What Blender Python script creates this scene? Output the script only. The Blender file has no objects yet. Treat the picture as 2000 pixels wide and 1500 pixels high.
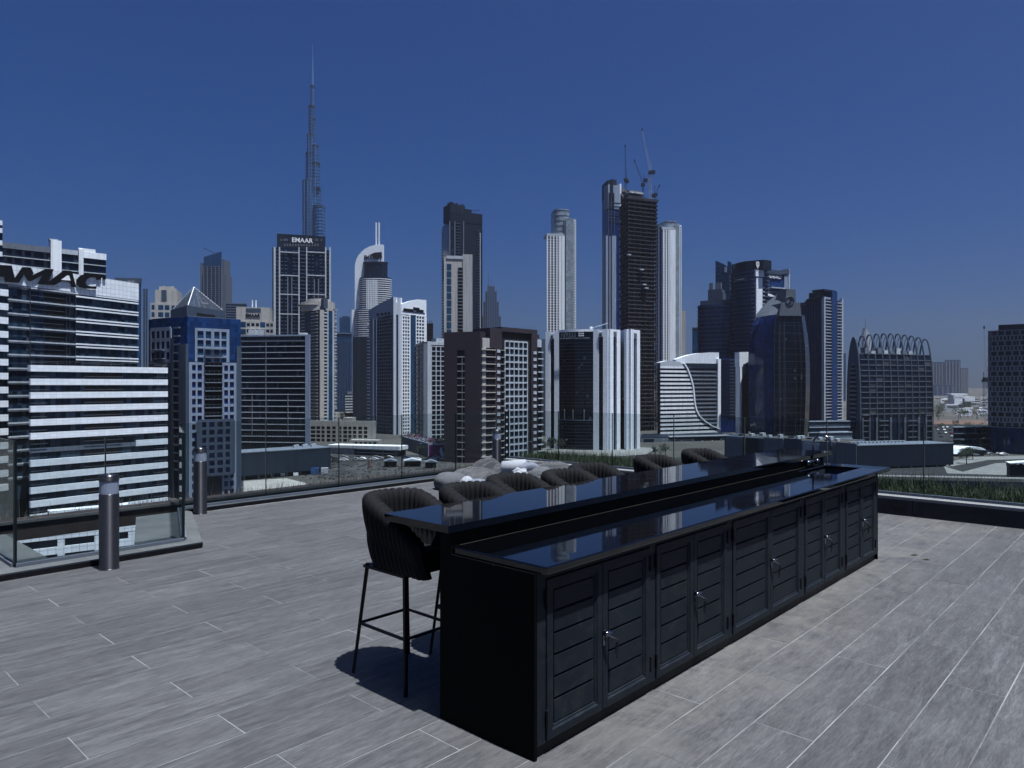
import bpy, math, random
import numpy as np
from mathutils import Vector, Matrix

# ------------------------------------------------------------------ scene, camera, light
scene = bpy.context.scene
COL = scene.collection
R = math.radians
EYE = 1.75                      # eye height above the roof deck, metres
GZ = -38.25                     # city ground, the deck is z = 0
TH = math.atan2(.7355, .6775)   # direction of the deck planks and of the bar

cam_data = bpy.data.cameras.new('camera'); cam = bpy.data.objects.new('camera', cam_data)
COL.objects.link(cam); scene.camera = cam
cam.location = (0, 0, EYE); cam.rotation_euler = (R(90), 0, 0)
cam_data.sensor_width = 36; cam_data.lens = 36 * 1400 / 2000
cam_data.shift_y = 2 / 2000
cam_data.clip_start = .05; cam_data.clip_end = 40000

# the sun stands high, behind the camera's right shoulder: shadows run along +v by 0.27 m per 1.03 m
U2 = Vector((.6775, .7355)); V2 = Vector((-.7355, .6775))
sh = V2 * .27 + U2 * -.012
SUN_FROM = Vector((-sh.x, -sh.y, 1.03)).normalized()
sun_data = bpy.data.lights.new('sun', 'SUN'); sun = bpy.data.objects.new('sun', sun_data)
COL.objects.link(sun); sun.location = (0, 0, 900)
sun.rotation_euler = SUN_FROM.to_track_quat('Z', 'Y').to_euler()
sun_data.energy = 5.0; sun_data.angle = R(.5); sun_data.color = (.93, .97, 1.0)

world = bpy.data.worlds.new('World'); scene.world = world; world.use_nodes = True
wn = world.node_tree.nodes; wl = world.node_tree.links; wn.clear()
sky = wn.new('ShaderNodeTexSky'); sky.sky_type = 'NISHITA'; sky.sun_disc = False
sky.sun_elevation = math.asin(SUN_FROM.z); sky.sun_rotation = math.atan2(SUN_FROM.x, SUN_FROM.y)
sky.air_density = 1.0; sky.dust_density = 1.2; sky.ozone_density = 4.0; sky.altitude = 60
bg = wn.new('ShaderNodeBackground'); bg.inputs['Strength'].default_value = .05
wo = wn.new('ShaderNodeOutputWorld')
tint = wn.new('ShaderNodeMix'); tint.data_type = 'RGBA'; tint.blend_type = 'MULTIPLY'; tint.inputs[0].default_value = 1
tint.inputs[7].default_value = (.032, .25, .61, 1)
wl.new(sky.outputs[0], tint.inputs[6]); wl.new(tint.outputs[2], bg.inputs[0]); wl.new(bg.outputs[0], wo.inputs[0])

scene.view_settings.view_transform = 'Standard'; scene.view_settings.look = 'None'
scene.view_settings.exposure = 0.9; scene.view_settings.gamma = 1.0
scene.render.engine = 'CYCLES'
cy = scene.cycles
cy.use_denoising = True; cy.max_bounces = 8; cy.diffuse_bounces = 3; cy.glossy_bounces = 4
cy.transparent_max_bounces = 12; cy.transmission_bounces = 6; cy.volume_bounces = 1
cy.caustics_reflective = False; cy.caustics_refractive = False
cy.sample_clamp_indirect = 4.0

random.seed(7); rng = np.random.default_rng(7)

# ------------------------------------------------------------------ materials
MATS = {}
def _new(name):
    m = bpy.data.materials.new(name); m.use_nodes = True
    nt = m.node_tree; nt.nodes.clear()
    out = nt.nodes.new('ShaderNodeOutputMaterial'); b = nt.nodes.new('ShaderNodeBsdfPrincipled')
    nt.links.new(b.outputs[0], out.inputs[0])
    MATS[name] = m
    return m, nt, b
def nd(nt, kind, **kw):
    n = nt.nodes.new(kind)
    for k, v in kw.items():
        if k in n.inputs: n.inputs[k].default_value = v
        else: setattr(n, k, v)
    return n
def mixc(nt, fac, a, b, mode='MIX'):
    n = nt.nodes.new('ShaderNodeMix'); n.data_type = 'RGBA'; n.blend_type = mode
    for sock, val in ((n.inputs[0], fac), (n.inputs[6], a), (n.inputs[7], b)):
        if hasattr(val, 'links') or isinstance(val, bpy.types.NodeSocket): nt.links.new(val, sock)
        elif isinstance(val, (int, float)): sock.default_value = val
        else: sock.default_value = (*val, 1)
    return n.outputs[2]
def ramp(nt, fac, stops):
    n = nt.nodes.new('ShaderNodeValToRGB')
    e = n.color_ramp.elements
    while len(e) < len(stops): e.new(.5)
    for i, (p, c) in enumerate(stops):
        e[i].position = p; e[i].color = (*c, 1) if not isinstance(c, (int, float)) else (c, c, c, 1)
    nt.links.new(fac, n.inputs[0]); return n.outputs[0]
def plain(name, col, rough=.6, metal=0., var=.12, scale=.5, spec=.18):
    """painted or cast surface: one colour with faint weathering"""
    m, nt, b = _new(name)
    g = nd(nt, 'ShaderNodeNewGeometry')
    n = nd(nt, 'ShaderNodeTexNoise', Scale=scale, Detail=5.0, Roughness=.65); nt.links.new(g.outputs['Position'], n.inputs['Vector'])
    lo = tuple(c * (1 - var) for c in col); hi = tuple(min(1, c * (1 + var)) for c in col)
    c = ramp(nt, n.outputs['Fac'], [(.3, lo), (.7, hi)])
    if scale <= .6:      # buildings: rain streaks down the walls
        st = nd(nt, 'ShaderNodeVectorMath', operation='MULTIPLY'); st.inputs[1].default_value = (.9, .9, .035); nt.links.new(g.outputs['Position'], st.inputs[0])
        n2 = nd(nt, 'ShaderNodeTexNoise', Scale=1.0, Detail=4.0, Roughness=.6); nt.links.new(st.outputs[0], n2.inputs['Vector'])
        c = mixc(nt, 1.0, c, ramp(nt, n2.outputs['Fac'], [(.34, .78), (.55, 1.0)]), 'MULTIPLY')
    nt.links.new(c, b.inputs['Base Color'])
    b.inputs['Roughness'].default_value = rough; b.inputs['Metallic'].default_value = metal
    b.inputs['Specular IOR Level'].default_value = spec
    return m
def tiles(name, col, w, h, joint=(.12, .13, .15), jw=.06, rough=.5, var=.06):
    """cladding: panels of w x h metres with thin joints, laid out on the UVs (metres)"""
    m, nt, b = _new(name)
    uv = nd(nt, 'ShaderNodeUVMap')
    br = nd(nt, 'ShaderNodeTexBrick', offset=0.0, squash=1.0)
    br.inputs['Scale'].default_value = 1.0; br.inputs['Brick Width'].default_value = w
    br.inputs['Row Height'].default_value = h; br.inputs['Mortar Size'].default_value = jw / 2
    br.inputs['Mortar Smooth'].default_value = .3
    br.inputs['Color1'].default_value = (*[c * (1 - var) for c in col], 1)
    br.inputs['Color2'].default_value = (*[min(1, c * (1 + var)) for c in col], 1)
    br.inputs['Mortar'].default_value = (*joint, 1)
    nt.links.new(uv.outputs[0], br.inputs['Vector'])
    nt.links.new(br.outputs['Color'], b.inputs['Base Color'])
    b.inputs['Roughness'].default_value = rough; b.inputs['Specular IOR Level'].default_value = .2
    return m
def glass_wall(name, col, cw=1.5, ch=3.5, rough=.12, var=.8, spec=.24, blind=.06, tint2=None, mull=.12):
    """curtain wall seen from outside: dark panes that differ one from the next, mullions, a few blinds"""
    m, nt, b = _new(name)
    uv = nd(nt, 'ShaderNodeUVMap')
    div = nd(nt, 'ShaderNodeVectorMath', operation='DIVIDE'); div.inputs[1].default_value = (cw, ch, 1)
    nt.links.new(uv.outputs[0], div.inputs[0])
    fl = nd(nt, 'ShaderNodeVectorMath', operation='FLOOR'); nt.links.new(div.outputs[0], fl.inputs[0])
    wnz = nd(nt, 'ShaderNodeTexWhiteNoise', noise_dimensions='2D'); nt.links.new(fl.outputs[0], wnz.inputs['Vector'])
    dark = tuple(c * (1 - var * .7) for c in col); lite = tuple(c * (1 + var) for c in col)
    c = ramp(nt, wnz.outputs['Value'], [(0, dark), (.55, col), (1, tint2 or lite)])
    bl = nd(nt, 'ShaderNodeMath', operation='GREATER_THAN'); bl.inputs[1].default_value = 1 - blind
    sep = nd(nt, 'ShaderNodeSeparateColor'); nt.links.new(wnz.outputs['Color'], sep.inputs[0])
    nt.links.new(sep.outputs[1], bl.inputs[0])
    c = mixc(nt, bl.outputs[0], c, (.035, .05, .07))
    br = nd(nt, 'ShaderNodeTexBrick', offset=0.0, squash=1.0)
    br.inputs['Scale'].default_value = 1.0; br.inputs['Brick Width'].default_value = cw
    br.inputs['Row Height'].default_value = ch; br.inputs['Mortar Size'].default_value = mull / 2
    nt.links.new(uv.outputs[0], br.inputs['Vector'])
    c = mixc(nt, br.outputs['Fac'], c, tuple(x * .8 + .012 for x in col))
    nt.links.new(c, b.inputs['Base Color'])
    b.inputs['Roughness'].default_value = rough; b.inputs['Specular IOR Level'].default_value = spec; b.inputs['Specular Tint'].default_value = (.5, .72, 1.0, 1)
    if cw > 40:          # single panes: some have blinds drawn or a lighter room behind
        oi = nd(nt, 'ShaderNodeObjectInfo'); rr = ramp(nt, oi.outputs['Random'], [(.0, (.002, .004, .009)), (.55, (.005, .009, .018)), (.8, (.010, .017, .030)), (.92, (.022, .027, .034)), (1, (.07, .072, .075))])
        c = rr; nt.links.new(c, b.inputs['Base Color'])
    # panes never lie perfectly flat
    nz = nd(nt, 'ShaderNodeTexNoise', Scale=.35, Detail=1.0); g = nd(nt, 'ShaderNodeNewGeometry')
    nt.links.new(g.outputs['Position'], nz.inputs['Vector'])
    bp = nd(nt, 'ShaderNodeBump', Strength=.12, Distance=.25); nt.links.new(nz.outputs['Fac'], bp.inputs['Height'])
    nt.links.new(bp.outputs[0], b.inputs['Normal'])
    return m

# city
tiles('white_tile', (.68, .73, .79), 1.5, 1.5, (.26, .29, .33), .10)
tiles('white_panel', (.71, .76, .82), 1.6, .9, (.50, .53, .57), .07)
plain('white_paint', (.75, .79, .84), .6, var=.05)
plain('offwhite', (.40, .44, .49), .7, var=.08)
plain('grey_clad', (.052, .072, .108), .45, var=.08)
plain('mid_grey', (.125, .15, .19), .7, var=.08)
plain('blue_grey', (.21, .26, .35), .6, var=.06)
plain('dark_clad', (.006, .012, .025), .5, var=.1)
plain('beige', (.37, .36, .345), .75, var=.07)
plain('cream', (.36, .345, .325), .75, var=.06)
tiles('brown_clad', (.033, .026, .034), 1.2, .8, (.028, .02, .026), .05, .6)
plain('concrete_raw', (.042, .041, .051), .9, var=.25, scale=.2)
plain('concrete_core', (.12, .118, .112), .9, var=.1)
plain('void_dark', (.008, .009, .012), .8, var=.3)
glass_wall('glass_navy', (0.0030, 0.0089, 0.0228), 1.5, 3.5)
glass_wall('glass_damac', (0.0043, 0.0133, 0.0304), 1.3, 3.9, var=1.0, blind=.1, tint2=(.03, .055, .085))
glass_wall('glass_blue', (.008, .030, .105), 1.4, 1.6, blind=0., var=.5, spec=.3)
glass_wall('glass_royal', (0.0035, 0.0150, 0.0782), 1.5, 3.6, blind=.0, var=.7, spec=.3)
glass_wall('glass_black', (0.0020, 0.0025, 0.0050), 1.6, 1.9, var=.6, blind=.01, spec=.3)
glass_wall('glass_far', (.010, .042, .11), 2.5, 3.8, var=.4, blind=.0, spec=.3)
glass_wall('glass_strip', (.012, .045, .10), 2, 3.2, blind=.0, var=.4, spec=.3)
glass_wall('glass_green', (0.0116, 0.0229, 0.0345), 1.5, 3.4, var=.5, blind=.04)
glass_wall('glass_pane', (0.0036, 0.0092, 0.0235), 50, 50, var=.4, blind=.0, mull=0)
plain('needle_band', (.075, .17, .34), .4)  # blue fade of the distant haze put into the band colour
glass_wall('glass_needle', (.035, .11, .25), 3.0, 4.0, var=.3, blind=.0, spec=.35)  # glass made bluer to carry part of the distance haze
glass_wall('glass_silver', (.20, .245, .29), 3.0, 3.4, var=.3, blind=.0, spec=.4)
plain('metal_grey', (.10, .118, .145), .45, .0, var=.05)
plain('steel_dark', (.018, .024, .036), .5, var=.1)
plain('crane_paint', (.35, .36, .36), .5)
plain('sign_black', (.004, .0045, .007), .7, var=.05, spec=.1)
plain('sign_white', (.8, .82, .84), .5, var=.02)
plain('magenta', (.16, .015, .13), .5, var=.15)
plain('flower_pink', (.13, .04, .10), .8, var=.5, scale=2)
plain('leaf_dark', (.018, .027, .018), .8, var=.4, scale=.6)
plain('red_sand', (.10, .065, .05), .95, var=.2, scale=.05)
plain('asphalt', (.026, .028, .031), .9, var=.25, scale=.08)
plain('bright_sand', (.26, .26, .25), .95, var=.2, scale=.1)
plain('lot_ground', (.048, .050, .052), .95, var=.45, scale=.12)
plain('paving', (.055, .055, .054), .9, var=.15, scale=.1)
plain('pale_paving', (.17, .175, .175), .9, var=.12, scale=.1)
plain('tarp_blue', (.03, .08, .22), .7)
plain('line_paint', (.7, .7, .7), .7)
plain('tyre', (.01, .01, .011), .8)
for i, c in enumerate([(.7, .7, .71), (.05, .05, .055), (.3, .31, .33), (.14, .02, .02), (.03, .05, .12)]): plain('car_paint_%d' % i, c, .25, var=.0)

def ground_mat():
    m, nt, b = _new('city_ground')
    g = nd(nt, 'ShaderNodeNewGeometry')
    v = nd(nt, 'ShaderNodeTexVoronoi', Scale=.012); nt.links.new(g.outputs['Position'], v.inputs['Vector'])
    n = nd(nt, 'ShaderNodeTexNoise', Scale=.03, Detail=8.0); nt.links.new(g.outputs['Position'], n.inputs['Vector'])
    sep = nd(nt, 'ShaderNodeSeparateColor'); nt.links.new(v.outputs['Color'], sep.inputs[0])
    c = ramp(nt, sep.outputs[0], [(.0, (.02, .021, .021)), (.4, (.035, .035, .033)), (.6, (.06, .058, .053)), (.85, (.013, .017, .012)), (1, (.10, .097, .09))])
    c = mixc(nt, .55, c, ramp(nt, n.outputs['Fac'], [(.3, (.018, .018, .018)), (.7, (.085, .082, .075))]))
    nt.links.new(c, b.inputs['Base Color']); b.inputs['Roughness'].default_value = .95
ground_mat()

# roof
def plank_mat():
    m, nt, b = _new('wood_tile')
    tc = nd(nt, 'ShaderNodeTexCoord'); oi = nd(nt, 'ShaderNodeObjectInfo')
    g = nd(nt, 'ShaderNodeNewGeometry')
    rot = nd(nt, 'ShaderNodeVectorRotate', rotation_type='Z_AXIS'); rot.inputs['Angle'].default_value = -TH
    nt.links.new(g.outputs['Position'], rot.inputs['Vector'])
    off = nd(nt, 'ShaderNodeVectorMath', operation='MULTIPLY_ADD')
    comb = nd(nt, 'ShaderNodeCombineXYZ')
    mul = nd(nt, 'ShaderNodeMath', operation='MULTIPLY'); mul.inputs[1].default_value = 37.0
    nt.links.new(oi.outputs['Random'], mul.inputs[0])
    for i in range(3): nt.links.new(mul.outputs[0], comb.inputs[i])
    add = nd(nt, 'ShaderNodeVectorMath', operation='ADD')
    nt.links.new(rot.outputs[0], add.inputs[0]); nt.links.new(comb.outputs[0], add.inputs[1])
    sc = nd(nt, 'ShaderNodeVectorMath', operation='MULTIPLY'); sc.inputs[1].default_value = (2.4, 17, 1)
    nt.links.new(add.outputs[0], sc.inputs[0])
    n1 = nd(nt, 'ShaderNodeTexNoise', Scale=1.0, Detail=9.0, Roughness=.72, Distortion=.6); nt.links.new(sc.outputs[0], n1.inputs['Vector'])
    sc2 = nd(nt, 'ShaderNodeVectorMath', operation='MULTIPLY'); sc2.inputs[1].default_value = (14, 120, 1)
    nt.links.new(add.outputs[0], sc2.inputs[0])
    n2 = nd(nt, 'ShaderNodeTexNoise', Scale=1.0, Detail=4.0, Roughness=.7); nt.links.new(sc2.outputs[0], n2.inputs['Vector'])
    base = ramp(nt, n1.outputs['Fac'], [(.20, (.024, .024, .026)), (.5, (.060, .060, .063)), (.80, (.108, .108, .112))])
    fine = ramp(nt, n2.outputs['Fac'], [(.30, .52), (.5, 1.0), (.70, 1.45)])
    c = mixc(nt, .8, base, fine, 'MULTIPLY')
    tone = ramp(nt, oi.outputs['Random'], [(0, .87), (.5, 1.0), (1, 1.11)])
    c = mixc(nt, 1.0, c, tone, 'MULTIPLY')
    # dust and old water marks, in the deck's own coordinates
    n3 = nd(nt, 'ShaderNodeTexNoise', Scale=.8, Detail=7.0, Roughness=.68, Distortion=.4); nt.links.new(g.outputs['Position'], n3.inputs['Vector'])
    f3 = ramp(nt, n3.outputs['Fac'], [(.52, 0.), (.8, .4)])
    c = mixc(nt, f3, c, (.115, .115, .118))
    # builder's dust left along the foot of the bar
    sx = nd(nt, 'ShaderNodeSeparateXYZ'); nt.links.new(rot.outputs[0], sx.inputs[0])
    dv = nd(nt, 'ShaderNodeMapRange'); dv.inputs[1].default_value = 1.35; dv.inputs[2].default_value = 2.1; nt.links.new(sx.outputs[1], dv.inputs[0])
    du = nd(nt, 'ShaderNodeMapRange'); du.inputs[1].default_value = 2.0; du.inputs[2].default_value = 3.2; nt.links.new(sx.outputs[0], du.inputs[0])
    d2 = nd(nt, 'ShaderNodeMapRange'); d2.inputs[1].default_value = 2.9; d2.inputs[2].default_value = 2.3; nt.links.new(sx.outputs[1], d2.inputs[0])
    m0 = nd(nt, 'ShaderNodeMath', operation='MULTIPLY'); nt.links.new(dv.outputs[0], m0.inputs[0]); nt.links.new(d2.outputs[0], m0.inputs[1])
    m1 = nd(nt, 'ShaderNodeMath', operation='MULTIPLY'); nt.links.new(m0.outputs[0], m1.inputs[0]); nt.links.new(du.outputs[0], m1.inputs[1])
    n5 = nd(nt, 'ShaderNodeTexNoise', Scale=2.6, Detail=9.0, Roughness=.75, Distortion=.8); nt.links.new(g.outputs['Position'], n5.inputs['Vector'])
    m2 = nd(nt, 'ShaderNodeMath', operation='MULTIPLY'); nt.links.new(m1.outputs[0], m2.inputs[0]); nt.links.new(ramp(nt, n5.outputs['Fac'], [(.40, 0.), (.62, .75)]), m2.inputs[1])
    c = mixc(nt, m2.outputs[0], c, (.118, .114, .104))
    n4 = nd(nt, 'ShaderNodeTexNoise', Scale=38.0, Detail=3.0); nt.links.new(g.outputs['Position'], n4.inputs['Vector'])
    f4 = ramp(nt, n4.outputs['Fac'], [(.70, 0.), (.78, .35)])
    c = mixc(nt, f4, c, (.14, .14, .14))
    nt.links.new(c, b.inputs['Base Color'])
    b.inputs['Roughness'].default_value = .62; b.inputs['Specular IOR Level'].default_value = .35
    bp = nd(nt, 'ShaderNodeBump', Strength=.25, Distance=.004); nt.links.new(n2.outputs['Fac'], bp.inputs['Height'])
    nt.links.new(bp.outputs[0], b.inputs['Normal'])
plank_mat()
def grout_mat():
    m, nt, b = _new('grout')
    g = nd(nt, 'ShaderNodeNewGeometry')
    n = nd(nt, 'ShaderNodeTexNoise', Scale=1.1, Detail=6.0, Roughness=.7); nt.links.new(g.outputs['Position'], n.inputs['Vector'])
    nt.links.new(ramp(nt, n.outputs['Fac'], [(.28, (.035, .035, .038)), (.42, (.10, .10, .103)), (.62, (.21, .21, .213))]), b.inputs['Base Color'])
    b.inputs['Roughness'].default_value = .9
grout_mat()
plain('ledge_concrete', (.080, .086, .090), .9, var=.22, scale=2.5)
plain('kerb_white', (.17, .175, .18), .8, var=.15, scale=3)
plain('granite_wall', (.022, .022, .027), .45, var=.3, scale=9)
plain('brown_stone', (.030, .024, .024), .7, var=.3, scale=4)
plain('soil', (.05, .042, .035), .95, var=.3, scale=8)
plain('black_metal', (.004, .0045, .006), .5, var=.1, scale=3)
plain('door_metal', (.009, .0125, .0175), .55, var=.15, scale=2.2, spec=.12)
def dusty(name, dust, amt):
    nt = MATS[name].node_tree; b = [n for n in nt.nodes if n.type == 'BSDF_PRINCIPLED'][0]; src = b.inputs['Base Color'].links[0].from_socket
    g = nd(nt, 'ShaderNodeNewGeometry'); n = nd(nt, 'ShaderNodeTexNoise', Scale=7.0, Detail=9.0, Roughness=.75, Distortion=1.2); nt.links.new(g.outputs['Position'], n.inputs['Vector'])
    nt.links.new(mixc(nt, ramp(nt, n.outputs['Fac'], [(.48, 0.), (.72, amt)]), src, dust), b.inputs['Base Color'])
    nt.links.new(ramp(nt, n.outputs['Fac'], [(.3, .38), (.7, .66)]), b.inputs['Roughness'])
dusty('door_metal', (.034, .034, .034), .55); dusty('black_metal', (.02, .02, .02), .4)
plain('panel_black', (.0014, .0016, .0022), .6, var=.2, spec=.06)
plain('chrome', (.22, .225, .24), .16, 1.0, var=.05)
plain('key_black', (.02, .02, .022), .5)
plain('sealant', (.055, .047, .036), .7)
plain('bollard_metal', (.135, .135, .145), .38, 1.0, var=.05, scale=12)
_bn = MATS['bollard_metal'].node_tree; _pb = [n for n in _bn.nodes if n.type == 'BSDF_PRINCIPLED'][0]; _tg = _bn.nodes.new('ShaderNodeTangent'); _tg.direction_type = 'RADIAL'; _tg.axis = 'Z'
_bn.links.new(_tg.outputs[0], _pb.inputs['Tangent']); _pb.inputs['Anisotropic'].default_value = .85; _pb.inputs['Anisotropic Rotation'].default_value = .25
plain('stool_fabric', (.0036, .0038, .0050), .85, var=.25, scale=60, spec=.2)
plain('stool_leg', (.006, .006, .007), .45)
plain('beanbag_grey', (.080, .084, .092), .85, var=.1, scale=6)
plain('cover_grey', (.070, .072, .078), .9, var=.12, scale=5)
plain('cushion_white', (.27, .285, .31), .8, var=.05, scale=5)
plain('dry_twig', (.16, .14, .12), .9, var=.3, scale=10)
def granite():
    m, nt, b = _new('granite_black')
    g = nd(nt, 'ShaderNodeNewGeometry')
    n = nd(nt, 'ShaderNodeTexNoise', Scale=220.0, Detail=2.0); nt.links.new(g.outputs['Position'], n.inputs['Vector'])
    nt.links.new(ramp(nt, n.outputs['Fac'], [(.55, (.0008, .001, .0014)), (.8, (.005, .0055, .007))]), b.inputs['Base Color'])
    n2 = nd(nt, 'ShaderNodeTexNoise', Scale=3.0, Detail=5.0); nt.links.new(g.outputs['Position'], n2.inputs['Vector'])
    nt.links.new(ramp(nt, n2.outputs['Fac'], [(.4, .02), (.75, .07)]), b.inputs['Roughness'])
    b.inputs['Specular IOR Level'].default_value = .62
    b.inputs['IOR'].default_value = 1.5
granite()
def stripes():
    m, nt, b = _new('cushion_pattern')
    tc = nd(nt, 'ShaderNodeTexCoord')
    w = nd(nt, 'ShaderNodeTexWave', Scale=9.0, Distortion=5.0); w.inputs['Detail'].default_value = 2
    nt.links.new(tc.outputs['Object'], w.inputs['Vector'])
    nt.links.new(ramp(nt, w.outputs['Fac'], [(.45, (.008, .018, .06)), (.55, (.24, .26, .29))]), b.inputs['Base Color'])
    b.inputs['Roughness'].default_value = .85
stripes()
def pane_glass():
    m = bpy.data.materials.new('balustrade_glass'); m.use_nodes = True; MATS['balustrade_glass'] = m
    nt = m.node_tree; nt.nodes.clear()
    out = nt.nodes.new('ShaderNodeOutputMaterial')
    tr = nd(nt, 'ShaderNodeBsdfTransparent'); tr.inputs[0].default_value = (.85, .885, .89, 1)
    gl = nd(nt, 'ShaderNodeBsdfGlossy'); gl.inputs['Roughness'].default_value = .01; gl.inputs[0].default_value = (.9, .93, .93, 1)
    fr = nd(nt, 'ShaderNodeFresnel'); fr.inputs[0].default_value = 1.18
    df = nd(nt, 'ShaderNodeBsdfDiffuse'); df.inputs[0].default_value = (.10, .115, .125, 1)
    g = nd(nt, 'ShaderNodeNewGeometry')
    n = nd(nt, 'ShaderNodeTexNoise', Scale=2.0, Detail=6.0, Roughness=.7); nt.links.new(g.outputs['Position'], n.inputs['Vector'])
    mx0 = nd(nt, 'ShaderNodeMixShader')
    nt.links.new(ramp(nt, n.outputs['Fac'], [(.35, .01), (.8, .06)]), mx0.inputs[0])   # dust on the glass
    nt.links.new(tr.outputs[0], mx0.inputs[1]); nt.links.new(df.outputs[0], mx0.inputs[2])
    fh = nd(nt, 'ShaderNodeMath', operation='MULTIPLY'); fh.inputs[1].default_value = .45; nt.links.new(fr.outputs[0], fh.inputs[0])
    mx = nd(nt, 'ShaderNodeMixShader'); nt.links.new(fh.outputs[0], mx.inputs[0])
    nt.links.new(mx0.outputs[0], mx.inputs[1]); nt.links.new(gl.outputs[0], mx.inputs[2])
    nt.links.new(mx.outputs[0], out.inputs[0])
pane_glass()
plain('glass_edge', (.006, .012, .014), .3)
def lens_mat():
    m, nt, b = _new('frosted_lens'); b.inputs['Base Color'].default_value = (.20, .23, .30, 1); b.inputs['Roughness'].default_value = .3
lens_mat()
def grass_mat():
    m, nt, b = _new('grass')
    g = nd(nt, 'ShaderNodeNewGeometry')
    n = nd(nt, 'ShaderNodeTexNoise', Scale=11.0, Detail=6.0, Roughness=.8); nt.links.new(g.outputs['Position'], n.inputs['Vector'])
    nt.links.new(ramp(nt, n.outputs['Fac'], [(.32, (.012, .026, .010)), (.52, (.030, .050, .018)), (.66, (.075, .078, .04))]), b.inputs['Base Color'])
    b.inputs['Roughness'].default_value = .7
grass_mat()

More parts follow.
